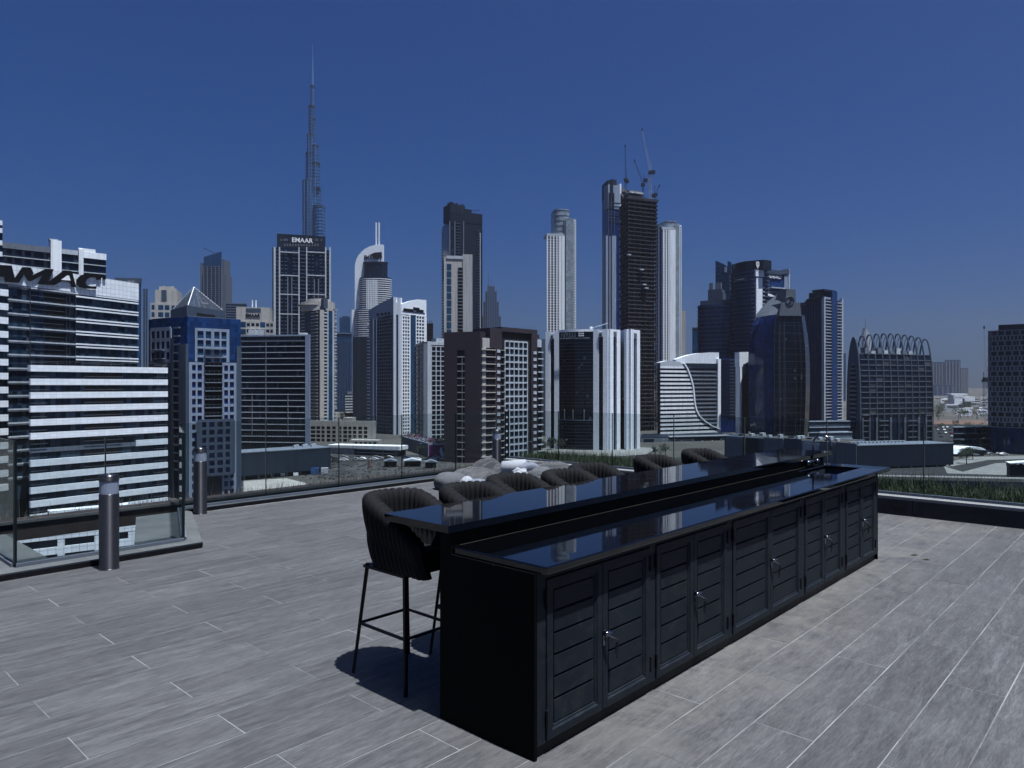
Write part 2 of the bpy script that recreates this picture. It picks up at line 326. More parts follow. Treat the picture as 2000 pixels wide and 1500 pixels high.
# ------------------------------------------------------------------ geometry helpers
def P(px, y): return Vector(((px - 1000) / 1400 * y, y))          # the spot at distance y on that bearing
def HZ(py, y): return EYE - (py - 752) / 1400 * y                 # and the height there
class Face:
    """one side of a building, from its left to its right end as seen from outside"""
    def __init__(s, p0, p1):
        s.o = Vector(p0); e = Vector(p1); s.L = (e - s.o).length; s.a = (e - s.o) / s.L
        s.n = Vector((s.a.y, -s.a.x))
    def s(s, px):
        t = (px - 1000) / 1400
        return (t * s.o.y - s.o.x) / (s.a.x - t * s.a.y)
    def y(s, px): return s.o.y + s.s(px) * s.a.y
    def h(s, px, py): return HZ(py, s.y(px))
    def pt(s, u, d=0): return s.o + s.a * u + s.n * d
class MB:
    def __init__(m): m.v = []; m.f = []; m.uv = []
    def quad(m, pts, uvs=None):
        i = len(m.v); m.v.extend(tuple(p) for p in pts); m.f.append(tuple(range(i, i + len(pts))))
        m.uv.extend(uvs or [(0, 0)] * len(pts))
    def box(m, F, s0, s1, z0, z1, d0, d1):
        """box on a face: along it s0..s1, up z0..z1, outwards d0..d1"""
        if s1 < s0: s0, s1 = s1, s0
        if z1 < z0: z0, z1 = z1, z0
        c = [F.pt(s, d) for d in (d1, d0) for s in (s0, s1)]      # front l, front r, back l, back r
        def q(a, b, u0, u1):
            m.quad([(c[a].x, c[a].y, z0), (c[b].x, c[b].y, z0), (c[b].x, c[b].y, z1), (c[a].x, c[a].y, z1)],
                   [(u0, z0), (u1, z0), (u1, z1), (u0, z1)])
        q(0, 1, s0, s1); q(1, 3, d1, d0); q(3, 2, s1, s0); q(2, 0, d0, d1)
        for z, o in ((z1, (0, 1, 3, 2)), (z0, (2, 3, 1, 0))):
            m.quad([(c[k].x, c[k].y, z) for k in o], [(s0, d1), (s1, d1), (s1, d0), (s0, d0)])
    def prism(m, poly, z0, z1, z1s=None):
        """upright prism over a footprint (counter-clockwise from above); z1s gives a height per corner"""
        n = len(poly); t = z1s or [z1] * n; run = 0
        for i in range(n):
            a, b = Vector(poly[i]), Vector(poly[(i + 1) % n]); L = (b - a).length
            m.quad([(a.x, a.y, z0), (b.x, b.y, z0), (b.x, b.y, t[(i + 1) % n]), (a.x, a.y, t[i])],
                   [(run, z0), (run + L, z0), (run + L, t[(i + 1) % n]), (run, t[i])]); run += L
        m.quad([(p[0], p[1], t[i]) for i, p in enumerate(poly)], [(p[0], p[1]) for p in poly])
        m.quad([(p[0], p[1], z0) for p in reversed(poly)], [(p[0], p[1]) for p in reversed(poly)])
    def wall_poly(m, F, pts, d0, d1):
        """flat plate standing on a face: outline pts are (s, z), thickness d0..d1"""
        area = sum(pts[i][0] * pts[(i + 1) % len(pts)][1] - pts[(i + 1) % len(pts)][0] * pts[i][1] for i in range(len(pts)))
        if area < 0: pts = pts[::-1]
        g = lambda s, z, d: (*F.pt(s, d), z)
        m.quad([g(s, z, d1) for s, z in pts], list(pts)); m.quad([g(s, z, d0) for s, z in reversed(pts)], list(reversed(pts)))
        for i in range(len(pts)):
            (a, b), (c, d) = pts[i], pts[(i + 1) % len(pts)]
            m.quad([g(a, b, d0), g(c, d, d0), g(c, d, d1), g(a, b, d1)], [(a, b), (c, d), (c, d), (a, b)])
    def bar(m, a, b, r=.1, r2=None, n=4):
        a, b = Vector(a), Vector(b); t = (b - a).normalized()
        x = t.orthogonal().normalized() if abs(t.z) < .99 else Vector((1, 0, 0)); y = t.cross(x); r2 = r if r2 is None else r2
        ra = [a + (x * math.cos(k * 2 * math.pi / n) + y * math.sin(k * 2 * math.pi / n)) * r for k in range(n)]
        rb = [b + (x * math.cos(k * 2 * math.pi / n) + y * math.sin(k * 2 * math.pi / n)) * r2 for k in range(n)]
        for k in range(n): m.quad([ra[k], ra[(k + 1) % n], rb[(k + 1) % n], rb[k]])
        m.quad(ra[::-1]); m.quad(rb)
    def tube(m, pts, r, n=8, r2=None):
        pts = [Vector(p) for p in pts]; rings = []; up = None
        for i, p in enumerate(pts):
            t = (pts[min(i + 1, len(pts) - 1)] - pts[max(i - 1, 0)]).normalized()
            if up is None: up = t.orthogonal().normalized()
            up = (up - t * up.dot(t)).normalized(); w = t.cross(up)
            rr = r if r2 is None else r + (r2 - r) * i / (len(pts) - 1)
            rings.append([p + (up * math.cos(k * 2 * math.pi / n) + w * math.sin(k * 2 * math.pi / n)) * rr for k in range(n)])
        base = len(m.v)
        for rg in rings: m.v.extend(tuple(q) for q in rg)
        for i in range(len(pts) - 1):
            for k in range(n):
                m.f.append((base + i * n + k, base + i * n + (k + 1) % n, base + (i + 1) * n + (k + 1) % n, base + (i + 1) * n + k)); m.uv.extend([(0, 0)] * 4)
        m.f.append(tuple(base + k for k in reversed(range(n)))); m.uv.extend([(0, 0)] * n)
        e = base + (len(pts) - 1) * n; m.f.append(tuple(e + k for k in range(n))); m.uv.extend([(0, 0)] * n)
    def lathe(m, prof, n=32, c=(0, 0)):
        base = len(m.v); k = len(prof)
        for i in range(n):
            a = 2 * math.pi * i / n
            for r, z in prof: m.v.append((c[0] + r * math.cos(a), c[1] + r * math.sin(a), z))
        for i in range(n):
            j = (i + 1) % n
            for q in range(k - 1):
                m.f.append((base + i * k + q, base + j * k + q, base + j * k + q + 1, base + i * k + q + 1)); m.uv.extend([(0, 0)] * 4)
    def aabb(m, x0, x1, y0, y1, z0, z1): m.box(AX, x0, x1, z0, z1, -y1, -y0)
AX = Face((0, 0), (1, 0))
def tag(o, label=None, cat=None, group=None, kind=None):
    for k, v in (('label', label), ('category', cat), ('group', group), ('kind', kind)):
        if v: o[k] = v
    return o
def mesh_from(name, mb, mat, org=(0, 0, 0), smooth=False):
    me = bpy.data.meshes.new(name)
    ox, oy, oz = org
    me.from_pydata([(x - ox, y - oy, z - oz) for x, y, z in mb.v], [], mb.f)
    if len(mb.uv) == len(me.loops):
        uv = me.uv_layers.new(name='UVMap'); uv.data.foreach_set('uv', np.array(mb.uv, dtype=np.float32).ravel())
    me.materials.append(MATS[mat])
    if smooth: me.polygons.foreach_set('use_smooth', [True] * len(me.polygons))
    return me
def obj(name, mb, mat, parent=None, org=(0, 0, 0), smooth=False, bevel=0, loc=None, merge=False):
    me = mb if isinstance(mb, bpy.types.Mesh) else mesh_from(name, mb, mat, org, smooth)
    if merge:
        import bmesh
        bm = bmesh.new(); bm.from_mesh(me); bmesh.ops.remove_doubles(bm, verts=bm.verts, dist=1e-4); bm.to_mesh(me); bm.free()
    o = bpy.data.objects.new(name, me); COL.objects.link(o)
    if parent: o.parent = parent
    if loc is not None: o.location = loc
    if bevel:
        md = o.modifiers.new('bevel', 'BEVEL'); md.width = bevel; md.segments = 2; md.limit_method = 'ANGLE'; md.angle_limit = R(40)
    return o
def empty(name, loc, rz=0, label=None, cat=None, group=None):
    o = bpy.data.objects.new(name, None); COL.objects.link(o); o.location = loc; o.rotation_euler = (0, 0, rz)
    o.empty_display_size = .3
    return tag(o, label, cat, group)
def copy_tree(o, parent=None):
    c = o.copy(); COL.objects.link(c); c.parent = parent
    for ch in list(o.children): copy_tree(ch, c)
    return c
UNIT = {}
def unit_box(mat):
    if mat not in UNIT:
        m = MB(); m.box(AX, -.5, .5, -.5, .5, -.5, .5); UNIT[mat] = mesh_from('piece', m, mat)
    return UNIT[mat]
class Bld:
    """a building: an empty on the ground at its foot, parts below it"""
    def __init__(b, name, label, at, cat='building', group=None, z=None):
        b.org = (at[0], at[1], GZ if z is None else z); b.root = empty(name, b.org, 0, label, cat, group); b.parts = {}
    def p(b, name, mat, kind=None, parent=None):
        key = (name, mat, id(parent) if parent else 0)
        if key not in b.parts: b.parts[key] = (MB(), name, mat, kind, parent)
        return b.parts[key][0]
    def piece(b, name, mat, F, s0, s1, z0, z1, d0, d1, parent=None):
        if mat in TILED:
            q = MB(); q.box(F, s0, s1, z0, z1, d0, d1); return obj(name, q, mat, parent or b.root, b.org)
        o = bpy.data.objects.new(name, unit_box(mat)); COL.objects.link(o); o.parent = parent or b.root
        c = F.pt((s0 + s1) / 2, (d0 + d1) / 2)
        o.location = (c.x - b.org[0], c.y - b.org[1], (z0 + z1) / 2 - b.org[2])
        o.rotation_euler = (0, 0, math.atan2(F.a.y, F.a.x)); o.scale = (abs(s1 - s0), abs(d1 - d0), abs(z1 - z0))
        return o
    def done(b, smooth=()):
        for mb, name, mat, kind, parent in b.parts.values():
            if mb.f:
                o = obj(name, mb, mat, parent or b.root, b.org, smooth=name in smooth)
                if kind: o['kind'] = kind
TILED = {'white_tile', 'white_panel', 'brown_clad', 'glass_damac', 'glass_navy', 'glass_royal', 'glass_blue', 'glass_green', 'glass_strip', 'glass_black', 'glass_far', 'glass_needle', 'glass_silver'}
def quad_plan(pl, pc, pr=None, depth=None):
    """footprint from the near corners; with two corners a depth, with three a parallelogram"""
    pl, pc = Vector(pl), Vector(pc)
    if pr is not None: pr = Vector(pr); return [pl, pc, pr, pl + pr - pc]
    c = (pl + pc) / 2; away = lambda p: p + (p.normalized() * .9 + (c - p).normalized() * .12 - Face(pl, pc).n * .1) * depth
    return [pl, pc, away(pc), away(pl)]
def ring(cx, cy, rx, ry, n=28, a0=0, a1=2 * math.pi, rot=0, closed=True):
    out = []
    for i in range(n if closed else n + 1):
        a = a0 + (a1 - a0) * i / n; x, y = rx * math.cos(a), ry * math.sin(a)
        out.append(Vector((cx + x * math.cos(rot) - y * math.sin(rot), cy + x * math.sin(rot) + y * math.cos(rot))))
    return out
def grow(poly, d):
    """offset a convex footprint outwards"""
    n = len(poly); out = []
    for i in range(n):
        p0, p1, p2 = Vector(poly[i - 1]), Vector(poly[i]), Vector(poly[(i + 1) % n])
        e1 = (p1 - p0).normalized(); e2 = (p2 - p1).normalized()
        n1 = Vector((e1.y, -e1.x)); n2 = Vector((e2.y, -e2.x)); bis = n1 + n2
        if bis.length < 1e-6: bis = n1
        bis.normalize(); out.append(p1 + bis * (d / max(.35, bis.dot(n1))))
    return out
FONT_CACHE = {}
def text_mesh(txt, mat, size, depth, align='CENTER', shear=0, extra=0):
    cu = bpy.data.curves.new('lettering', 'FONT'); cu.body = txt; cu.size = size; cu.extrude = depth / 2
    cu.align_x = align; cu.align_y = 'CENTER'; cu.shear = shear; cu.offset = extra; cu.resolution_u = 3
    o = bpy.data.objects.new('lettering_src', cu); COL.objects.link(o)
    dg = bpy.context.evaluated_depsgraph_get(); me = bpy.data.meshes.new_from_object(o.evaluated_get(dg))
    bpy.data.objects.remove(o); bpy.data.curves.remove(cu)
    me.materials.clear(); me.materials.append(MATS[mat]); return me
def sign(b, txt, mat, F, s, z, d, width, height, depth=.4, shear=0, extra=0, name='lettering', parent=None):
    """lettering on a face, fitted to width x height"""
    me = text_mesh(txt, mat, 1, .2, shear=shear, extra=extra)
    xs = [v.co.x for v in me.vertices]; ys = [v.co.y for v in me.vertices]
    w0, h0 = max(xs) - min(xs), max(ys) - min(ys); cx, cy_ = (max(xs) + min(xs)) / 2, (max(ys) + min(ys)) / 2
    for v in me.vertices: v.co = ((v.co.x - cx) * width / w0, (v.co.y - cy_) * height / h0, v.co.z * depth / .2)
    o = bpy.data.objects.new(name, me); COL.objects.link(o); o.parent = parent or b.root
    c = F.pt(s, d); o.location = (c.x - b.org[0], c.y - b.org[1], z - b.org[2])
    o.rotation_euler = (R(90), 0, math.atan2(F.a.y, F.a.x)); return o

# ================================================================== the roof deck
def W(u, v, z=0): return Vector((U2.x * u + V2.x * v, U2.y * u + V2.y * v, z))
def px_of(u, v): p = W(u, v); return 1000 + 1400 * p.x / p.y
def u_at(px, v):
    t = (px - 1000) / 1400; k = v / (-.7355 * t + .6775); return .6775 * t * k + .7355 * k
def v_edge(u):                       # far-left rim of the deck: two straight runs joined by a slanted jog
    if u < 3.41: return 7.67
    if u < 4.22: return 7.67 + (u - 3.41) / .81 * 2.19
    return 9.86
def aab(mb, x0, x1, y0, y1, z0, z1): mb.aabb(x0, x1, y0, y1, z0, z1)

mb = MB()
outline = [(-4, -5), (10.6, -5), (10.6, 9.86), (4.22, 9.86), (3.41, 7.67), (-4, 7.67)]
mb.prism(outline, -.35, -.0012)
deck = tag(obj('deck', mb, 'grout'), kind='structure'); deck.rotation_euler = (0, 0, TH)
PW, PL = .3045, 1.235
def plank_outline(u0, u1, v0, v1):
    u1 = min(u1, 10.597)
    if v0 >= 7.66:
        v1 = min(v1, 9.857)
        if v1 - v0 < .01: return None
        poly = [(u0, v0), (u1, v0), (u1, v1), (u0, v1)]; g = lambda p: p[0] - 3.413 - (p[1] - 7.67) / 2.19 * .81; out = []
        for a, b in zip(poly, poly[1:] + poly[:1]):
            ga, gb = g(a), g(b)
            if ga >= 0: out.append(a)
            if ga * gb < 0: t = ga / (ga - gb); out.append((a[0] + (b[0] - a[0]) * t, a[1] + (b[1] - a[1]) * t))
        return out if len(out) > 2 else None
    if u0 >= u1 - .02 or v0 > max(v_edge(u0), v_edge(u1)) - .01: return None
    cuts = sorted({u0, u1, *[c for c in (3.41, 4.22) if u0 < c < u1], *[c for c in (3.41 + (v0 - 7.67) / 2.19 * .81, 3.41 + (v1 - 7.67) / 2.19 * .81) if u0 < c < u1 and 3.41 < c < 4.22]})
    top = [(u, min(v1, v_edge(u) - .003)) for u in cuts]
    if min(t for _, t in top) >= v1 - 1e-6: return [(u0, v0), (u1, v0), (u1, v1), (u0, v1)]
    top = [(u, t) for u, t in top if t > v0 + .004]
    if len(top) < 2: return None
    return [(top[0][0], v0), (top[-1][0], v0)] + top[::-1]
slots = []
for k in range(-20, 30):
    v0 = .99 + PW * k
    if v0 < -4.9 or v0 > 9.8: continue
    off = 1.742 if k % 2 == 0 else 1.742 + PL / 2
    for j in range(-6, 9):
        u0 = off + PL * j
        if u0 + PL < -3.9 or u0 > 10.5: continue
        pl = plank_outline(u0 + .0034, u0 + PL - .0034, v0 + .0034, v0 + PW - .0034)
        if not pl: continue
        cu, cv = sum(p[0] for p in pl) / len(pl), sum(p[1] for p in pl) / len(pl)
        w = W(cu, cv); size = 0
        if w.y > .6 and abs(w.x / w.y) < .95 and w.y > 2.6: size = 1 / w.y ** 2.6
        slots.append((size, cu, cv, pl))
slots.sort(key=lambda t: -t[0])
full = MB(); full.prism([(-PL / 2 + .0034, -PW / 2 + .0034), (PL / 2 - .0034, -PW / 2 + .0034), (PL / 2 - .0034, PW / 2 - .0034), (-PL / 2 + .0034, PW / 2 - .0034)], -.02, 0)
full_me = mesh_from('plank', full, 'wood_tile')
rest = MB()
for i, (size, cu, cv, pl) in enumerate(slots):
    if i < 300 and size > 0:
        isfull = len(pl) == 4 and abs(pl[1][0] - pl[0][0] - PL + .0068) < 1e-4 and abs(pl[2][1] - pl[1][1] - PW + .0068) < 1e-4
        if isfull: o = obj('plank', full_me, None, deck)
        else:
            q = MB(); q.prism([(a - cu, b - cv) for a, b in pl], -.02, 0); o = obj('plank', q, 'wood_tile', deck)
        o.location = (cu, cv, random.uniform(-.0006, .0006))
    else: rest.prism(pl, -.02, -.0003)
tag(obj('plank_field', rest, 'wood_tile', deck), kind='stuff')

# the building below the deck, and the ledges beyond its rim
mb = MB(); mb.prism([(-4, -5), (12.4, -5), (12.4, 10.2), (4.3, 10.2), (3.45, 9.7), (2.86, 8.06), (2.12, 8.06), (2.12, 9.7), (-4, 9.7)], GZ, -.36)
host = empty('roof_building', W(4, 2, GZ), TH, 'dark block under the tiled roof deck with the bar', 'building')
o = obj('wall', mb, 'mid_grey', host); o.location = (-4, -2, -GZ)
rim = empty('concrete_rim', W(3.4, 8, 0), TH, 'pale concrete rim with black kerb outside the tiled deck', 'rim')
def rimpart(name, polys, z0, z1, mat):
    m = MB()
    for pl in polys: m.prism([(a - 3.4, b - 8) for a, b in pl], z0, z1)
    return obj(name, m, mat, rim, bevel=.006)
K = .075
rimpart('kerb', [[(-4, 7.672), (3.41, 7.672), (3.45, 7.74), (-4, 7.74)], ], -.02, .048, 'black_metal')
rimpart('kerb', [[(4.22, 9.862), (10.6, 9.862), (10.6, 9.93), (4.25, 9.93)]], -.02, .048, 'black_metal')
rimpart('ledge', [[(-4, 7.741), (2.12, 7.741), (2.12, 9.9), (-4, 9.9)]], -.3, .03, 'ledge_concrete')
rimpart('ledge', [[(2.1205, 7.741), (2.86, 7.741), (2.86, 8.06), (2.1205, 8.06)]], -.3, .03, 'ledge_concrete')
rimpart('ledge', [[(2.8605, 7.741), (3.452, 7.741), (4.24, 9.86), (4.24, 9.93), (3.55, 9.93), (2.8605, 8.06)]], -.3, .03, 'ledge_concrete')
rimpart('ledge', [[(4.245, 9.931), (10.6, 9.931), (10.6, 10.28), (4.245, 10.28)]], -.3, .035, 'ledge_concrete')
# planted beam beyond the rim
pb = empty('planter_beam', W(3.2, 10.45, 0), TH, 'narrow dark planter with dry twigs outside the far glass', 'planter')
m = MB(); aab(m, -7, 7.3, -.15, .12, -.14, .10); obj('trough', m, 'brown_stone', pb, bevel=.01)
m = MB(); aab(m, -7, 7.3, -.17, -.151, .07, .105); obj('coping', m, 'ledge_concrete', pb)
m = MB()
for i in range(900):
    x = random.uniform(-6.8, 7.2); y = random.uniform(-.12, .1); h = abs(random.gauss(.05, .035)) + .02
    if random.random() < .05: h += random.uniform(.05, .16)
    a = random.uniform(0, 6.28); l = random.uniform(.0, .06)
    m.bar((x, y, .09), (x + l * math.cos(a), y + l * math.sin(a), .1 + h), .004, .001, 3)
tag(obj('dry_twigs', m, 'dry_twig', pb), kind='stuff')

# ------------------------------------------------------------------ glass balustrades
def glass_run(name, label, pts, joints, z0, z1, seal=True):
    """panes between joints along a straight line in deck coordinates"""
    a, e = Vector(pts[0]), Vector(pts[1]); L = (e - a).length; t = (e - a) / L
    root = empty(name, W(a.x, a.y, 0), TH + math.atan2(t.y, t.x), label, 'balustrade', 'glass balustrades round the deck')
    js = [0] + [j for j in joints if .05 < j < L - .05] + [L]
    for i in range(len(js) - 1):
        m = MB(); x0, x1 = js[i] + .006, js[i + 1] - .006
        aab(m, x0, x1, -.0085, .0085, z0, z1); g = obj('pane', m, 'balustrade_glass', root)
    for i, j in enumerate(js):
        m = MB(); end = i in (0, len(js) - 1); w = .004 if not end else .011
        aab(m, j - w, j + w, -.010, .010, z0, z1 + .001); obj('joint_seal', m, 'glass_edge', root)
    m = MB(); aab(m, 0, L, -.03, -.0095, z0 - .02, z0 + .035); aab(m, 0, L, .0095, .03, z0 - .02, z0 + .035)
    obj('base_channel', m, 'metal_grey', root)
    return root
glass_run('glass_balustrade', 'frameless glass balustrade behind the nearest bollard light', [(1.80, 8.03), (3.36, 8.03)], [u_at(206, 8.03) - 1.80], .03, 1.22)
glass_run('glass_balustrade', 'glass balustrade at the left edge of the picture', [(1.80, 8.06), (1.80, 9.85)], [], .03, 1.22)
glass_run('glass_balustrade', 'slanted glass return between the two left bollard lights', [(3.38, 8.06), (4.16, 10.05)], [], .03, 1.22)
glass_run('glass_balustrade', 'long glass balustrade along the far left rim behind the beanbags', [(4.18, 10.08), (10.74, 10.08)], [1.27, 2.56, 3.87, 5.17], .035, 1.22)
glass_run('glass_balustrade', 'glass balustrade on the low dark wall before the grass', [(10.80, 10.05), (10.80, -4.5)], [1.32 + 1.256 * k for k in range(12)], .25, 1.24)

# ------------------------------------------------------------------ low parapet and grass strip
par = empty('parapet_wall', W(10.68, 3, 0), TH, 'low dark stone wall with pale coping before the grass', 'wall')
m = MB(); aab(m, -.06, .2, -7.8, 7.0, -.3, .20); obj('core', m, 'ledge_concrete', par)
for k in range(12):
    m = MB(); aab(m, -.085, -.0605, -7.78 + k * 1.22, -7.78 + k * 1.22 + 1.214, .004, .212); obj('panel', m, 'granite_wall', par, bevel=.003)
m = MB(); aab(m, -.09, .2, -7.8, 7.0, .213, .25); obj('coping', m, 'kerb_white', par, bevel=.012)
m = MB(); aab(m, -.10, -.0852, -7.8, 6.9, -.003, .0022); obj('skirting', m, 'kerb_white', par)
m = MB(); 
for zz in (.055, .085, .115): aab(m, -.095, -.086, -.36, -.24, zz, zz + .018)
aab(m, -.089, -.0855, -.38, -.22, .045, .145)
obj('outlet_box', m, 'key_black', par)

gr = empty('grass_planter', W(11.5, 3, 0), TH, 'planter strip of tall green grass beyond the glass', 'planter')
m = MB(); aab(m, -.6, .85, -8, 7.2, -.3, .12); obj('bed', m, 'soil', gr)
m = MB(); aab(m, .851, 1.0, -8, 7.2, -.5, .20); obj('back_wall', m, 'granite_wall', gr)
N = 46000
gx = rng.uniform(-.58, .83, N); gy = rng.uniform(-7.9, 7.1, N)
hh = rng.normal(.185, .04, N).clip(.05, .42) * (1 + .35 * np.sin(gy * 3.7 + gx * 5) * np.sin(gy * 1.63 + 1) + .25 * np.sin(gy * 9.1 + gx * 7)); hh[rng.random(N) < .015] += .12
ang = rng.uniform(0, 6.283, N); wd = rng.uniform(.0025, .005, N); ln = rng.normal(.0, .35, N) * hh; la = rng.uniform(0, 6.283, N)
dx, dy = np.cos(ang) * wd, np.sin(ang) * wd
v0 = np.stack([gx - dx, gy - dy, np.full(N, .11)], 1); v1 = np.stack([gx + dx, gy + dy, np.full(N, .11)], 1)
mx, my = np.cos(la) * ln * .35, np.sin(la) * ln * .35
v2 = np.stack([gx + dx * .8 + mx, gy + dy * .8 + my, .11 + hh * .6], 1); v3 = np.stack([gx - dx * .8 + mx, gy - dy * .8 + my, .11 + hh * .6], 1)
v4 = np.stack([gx + np.cos(la) * ln, gy + np.sin(la) * ln, .11 + hh], 1)
vv = np.stack([v0, v1, v2, v3, v4], 1).reshape(-1, 3); ix = np.arange(N) * 5
me = bpy.data.meshes.new('grass_blades')
me.from_pydata(vv.tolist(), [], [tuple(q) for q in np.stack([ix, ix + 1, ix + 2, ix + 3], 1).tolist()] + [tuple(q) for q in np.stack([ix + 3, ix + 2, ix + 4], 1).tolist()])
me.materials.append(MATS['grass']); tag(obj('grass_blades', me, None, gr), kind='stuff')

# ------------------------------------------------------------------ bollard lights
def bollard(loc, label):
    r = .086; root = empty('bollard_light', (*loc, 0), 0, label, 'bollard light', 'bollard lights along the deck rim')
    m = MB(); m.lathe([(r + .004, .0), (r + .004, .006), (r, .008), (r, .712), (r - .006, .716), (0, .716)], 40); obj('post', m, 'bollard_metal', root, smooth=True).modifiers.new('edge', 'EDGE_SPLIT').split_angle = R(35)
    m = MB(); m.lathe([(r - .004, .716), (r - .004, .838)], 40); obj('lens', m, 'frosted_lens', root, smooth=True)
    m = MB(); m.lathe([(0, .838), (r, .838), (r + .001, .842), (r + .001, .888), (r - .004, .894), (0, .897)], 40); obj('cap', m, 'bollard_metal', root, smooth=True).modifiers.new('edge', 'EDGE_SPLIT').split_angle = R(35)
bollard(P(213, 6.84), 'grey bollard light in front of the near glass balustrade, the nearest of three')
bollard(P(391, 9.76), 'grey bollard light beside the slanted glass return')
bollard(P(970, 13.7), 'grey bollard light standing among the heaped covers and cushions')

# ------------------------------------------------------------------ the bar
BU, BV = 2.515, 2.176
bar = empty('bar_counter', W(BU, BV, 0), TH, 'long black outdoor bar with polished stone tops and louvred cabinet doors', 'bar counter')
BL = 7.79 - BU
def bpart(name, boxes, mat, bevel=.003, parent=bar):
    m = MB()
    for q in boxes: aab(m, *q)
    return obj(name, m, mat, parent, bevel=bevel)
bpart('end_panel', [(0, .02, .0, .655, 0, .872)], 'panel_black')
bpart('end_panel', [(BL - .02, BL, .0, .655, 0, .872)], 'panel_black')
bpart('plinth', [(.021, BL - .021, .02, .64, .0, .06)], 'black_metal')
bpart('cabinet_shell', [(.021, BL - .021, .055, .56, .061, .66), (.021, BL - .021, .035, .055, .0605, .872)], 'void_dark')
bpart('riser', [(0.0, BL + .12, .572, .655, .8725, .988), (.0205, BL - .0205, .61, .654, .061, .872)], 'panel_black')
# lower top with the sink cut out
X0, X1, Y0, Y1 = .015, 8.0 - BU, -.062, .5715
HX0, HX1, HY0, HY1 = 7.02 - BU, 7.74 - BU, .15, .50
m = MB()
def slab_hole(m, z0, z1):
    xs, ys = [X0, HX0, HX1, X1], [Y0, HY0, HY1, Y1]
    idx = {}
    def vid(i, j, z):
        if (i, j, z) not in idx: idx[(i, j, z)] = len(m.v); m.v.append((xs[i], ys[j], z))
        return idx[(i, j, z)]
    def f(*q): m.f.append(q); m.uv.extend([(0, 0)] * len(q))
    for i in range(3):
        for j in range(3):
            if i == 1 and j == 1: continue
            f(vid(i, j, z1), vid(i + 1, j, z1), vid(i + 1, j + 1, z1), vid(i, j + 1, z1)); f(vid(i, j + 1, z0), vid(i + 1, j + 1, z0), vid(i + 1, j, z0), vid(i, j, z0))
    for i in range(3):
        f(vid(i, 0, z0), vid(i + 1, 0, z0), vid(i + 1, 0, z1), vid(i, 0, z1)); f(vid(i + 1, 3, z0), vid(i, 3, z0), vid(i, 3, z1), vid(i + 1, 3, z1))
        f(vid(0, i + 1, z0), vid(0, i, z0), vid(0, i, z1), vid(0, i + 1, z1)); f(vid(3, i, z0), vid(3, i + 1, z0), vid(3, i + 1, z1), vid(3, i, z1))
    f(vid(1, 1, z1), vid(2, 1, z1), vid(2, 1, z0), vid(1, 1, z0)); f(vid(2, 2, z1), vid(1, 2, z1), vid(1, 2, z0), vid(2, 2, z0))
    f(vid(1, 2, z1), vid(1, 1, z1), vid(1, 1, z0), vid(1, 2, z0)); f(vid(2, 1, z1), vid(2, 2, z1), vid(2, 2, z0), vid(2, 1, z0))
slab_hole(m, .8735, .911); lower = obj('counter_top', m, 'granite_black', bar, bevel=.007)
bpart('bar_top', [(-.035, 8.12 - BU, .553, 1.085, .9885, 1.027)], 'granite_black', .007)
bpart('sealant_bead', [(X0 + .05, BL - .05, .5695, .5716, .9112, .9126)], 'sealant', 0)
m = MB(); a, b_, c, d = HX0, HX1, HY0, HY1
for q in ((a - .004, a - .0005, c, d), (b_ + .0005, b_ + .004, c, d), (a - .004, b_ + .004, c - .004, c - .0005), (a - .004, b_ + .004, d + .0005, d + .004)): aab(m, *q, .69, .8725)
aab(m, a - .004, b_ + .004, c - .004, d + .004, .675, .69); sink = obj('sink', m, 'steel_dark', bar)
m = MB(); m.lathe([(0, .6915), (.035, .6915), (.04, .694), (.03, .6985), (0, .697)], 20, ((a + b_) / 2, (c + d) / 2)); obj('drain', m, 'chrome', sink)
# tap on the riser
tx = 7.53 - BU
m = MB(); pts = [(tx, .545, .93), (tx, .545, 1.145)]
for i in range(1, 13):
    a = math.pi * i / 12; pts.append((tx, .545 - .09 + .09 * math.cos(a), 1.145 + .09 * math.sin(a)))
pts.append((tx, .365, 1.09)); m.tube(pts, .0095, 12); tap = obj('tap', m, 'chrome', bar, smooth=True)
m = MB(); m.tube([(tx - .13, .548, .965), (tx + .10, .548, .965)], .017, 12)
for q in (-.13, .10):
    m.tube([(tx + q, .5715, .965), (tx + q, .53, .965)], .022, 12)
obj('mixer_body', m, 'chrome', tap, smooth=True)
for q in (-.19, .055):
    m = MB(); m.lathe([(0, -.02), (.02, -.02), (.026, -.008), (.026, .012), (.016, .022), (0, .022)], 14); k = obj('tap_knob', m, 'chrome', tap, smooth=True); k.location = (tx + q, .525, .965); k.rotation_euler = (R(90), 0, 0)
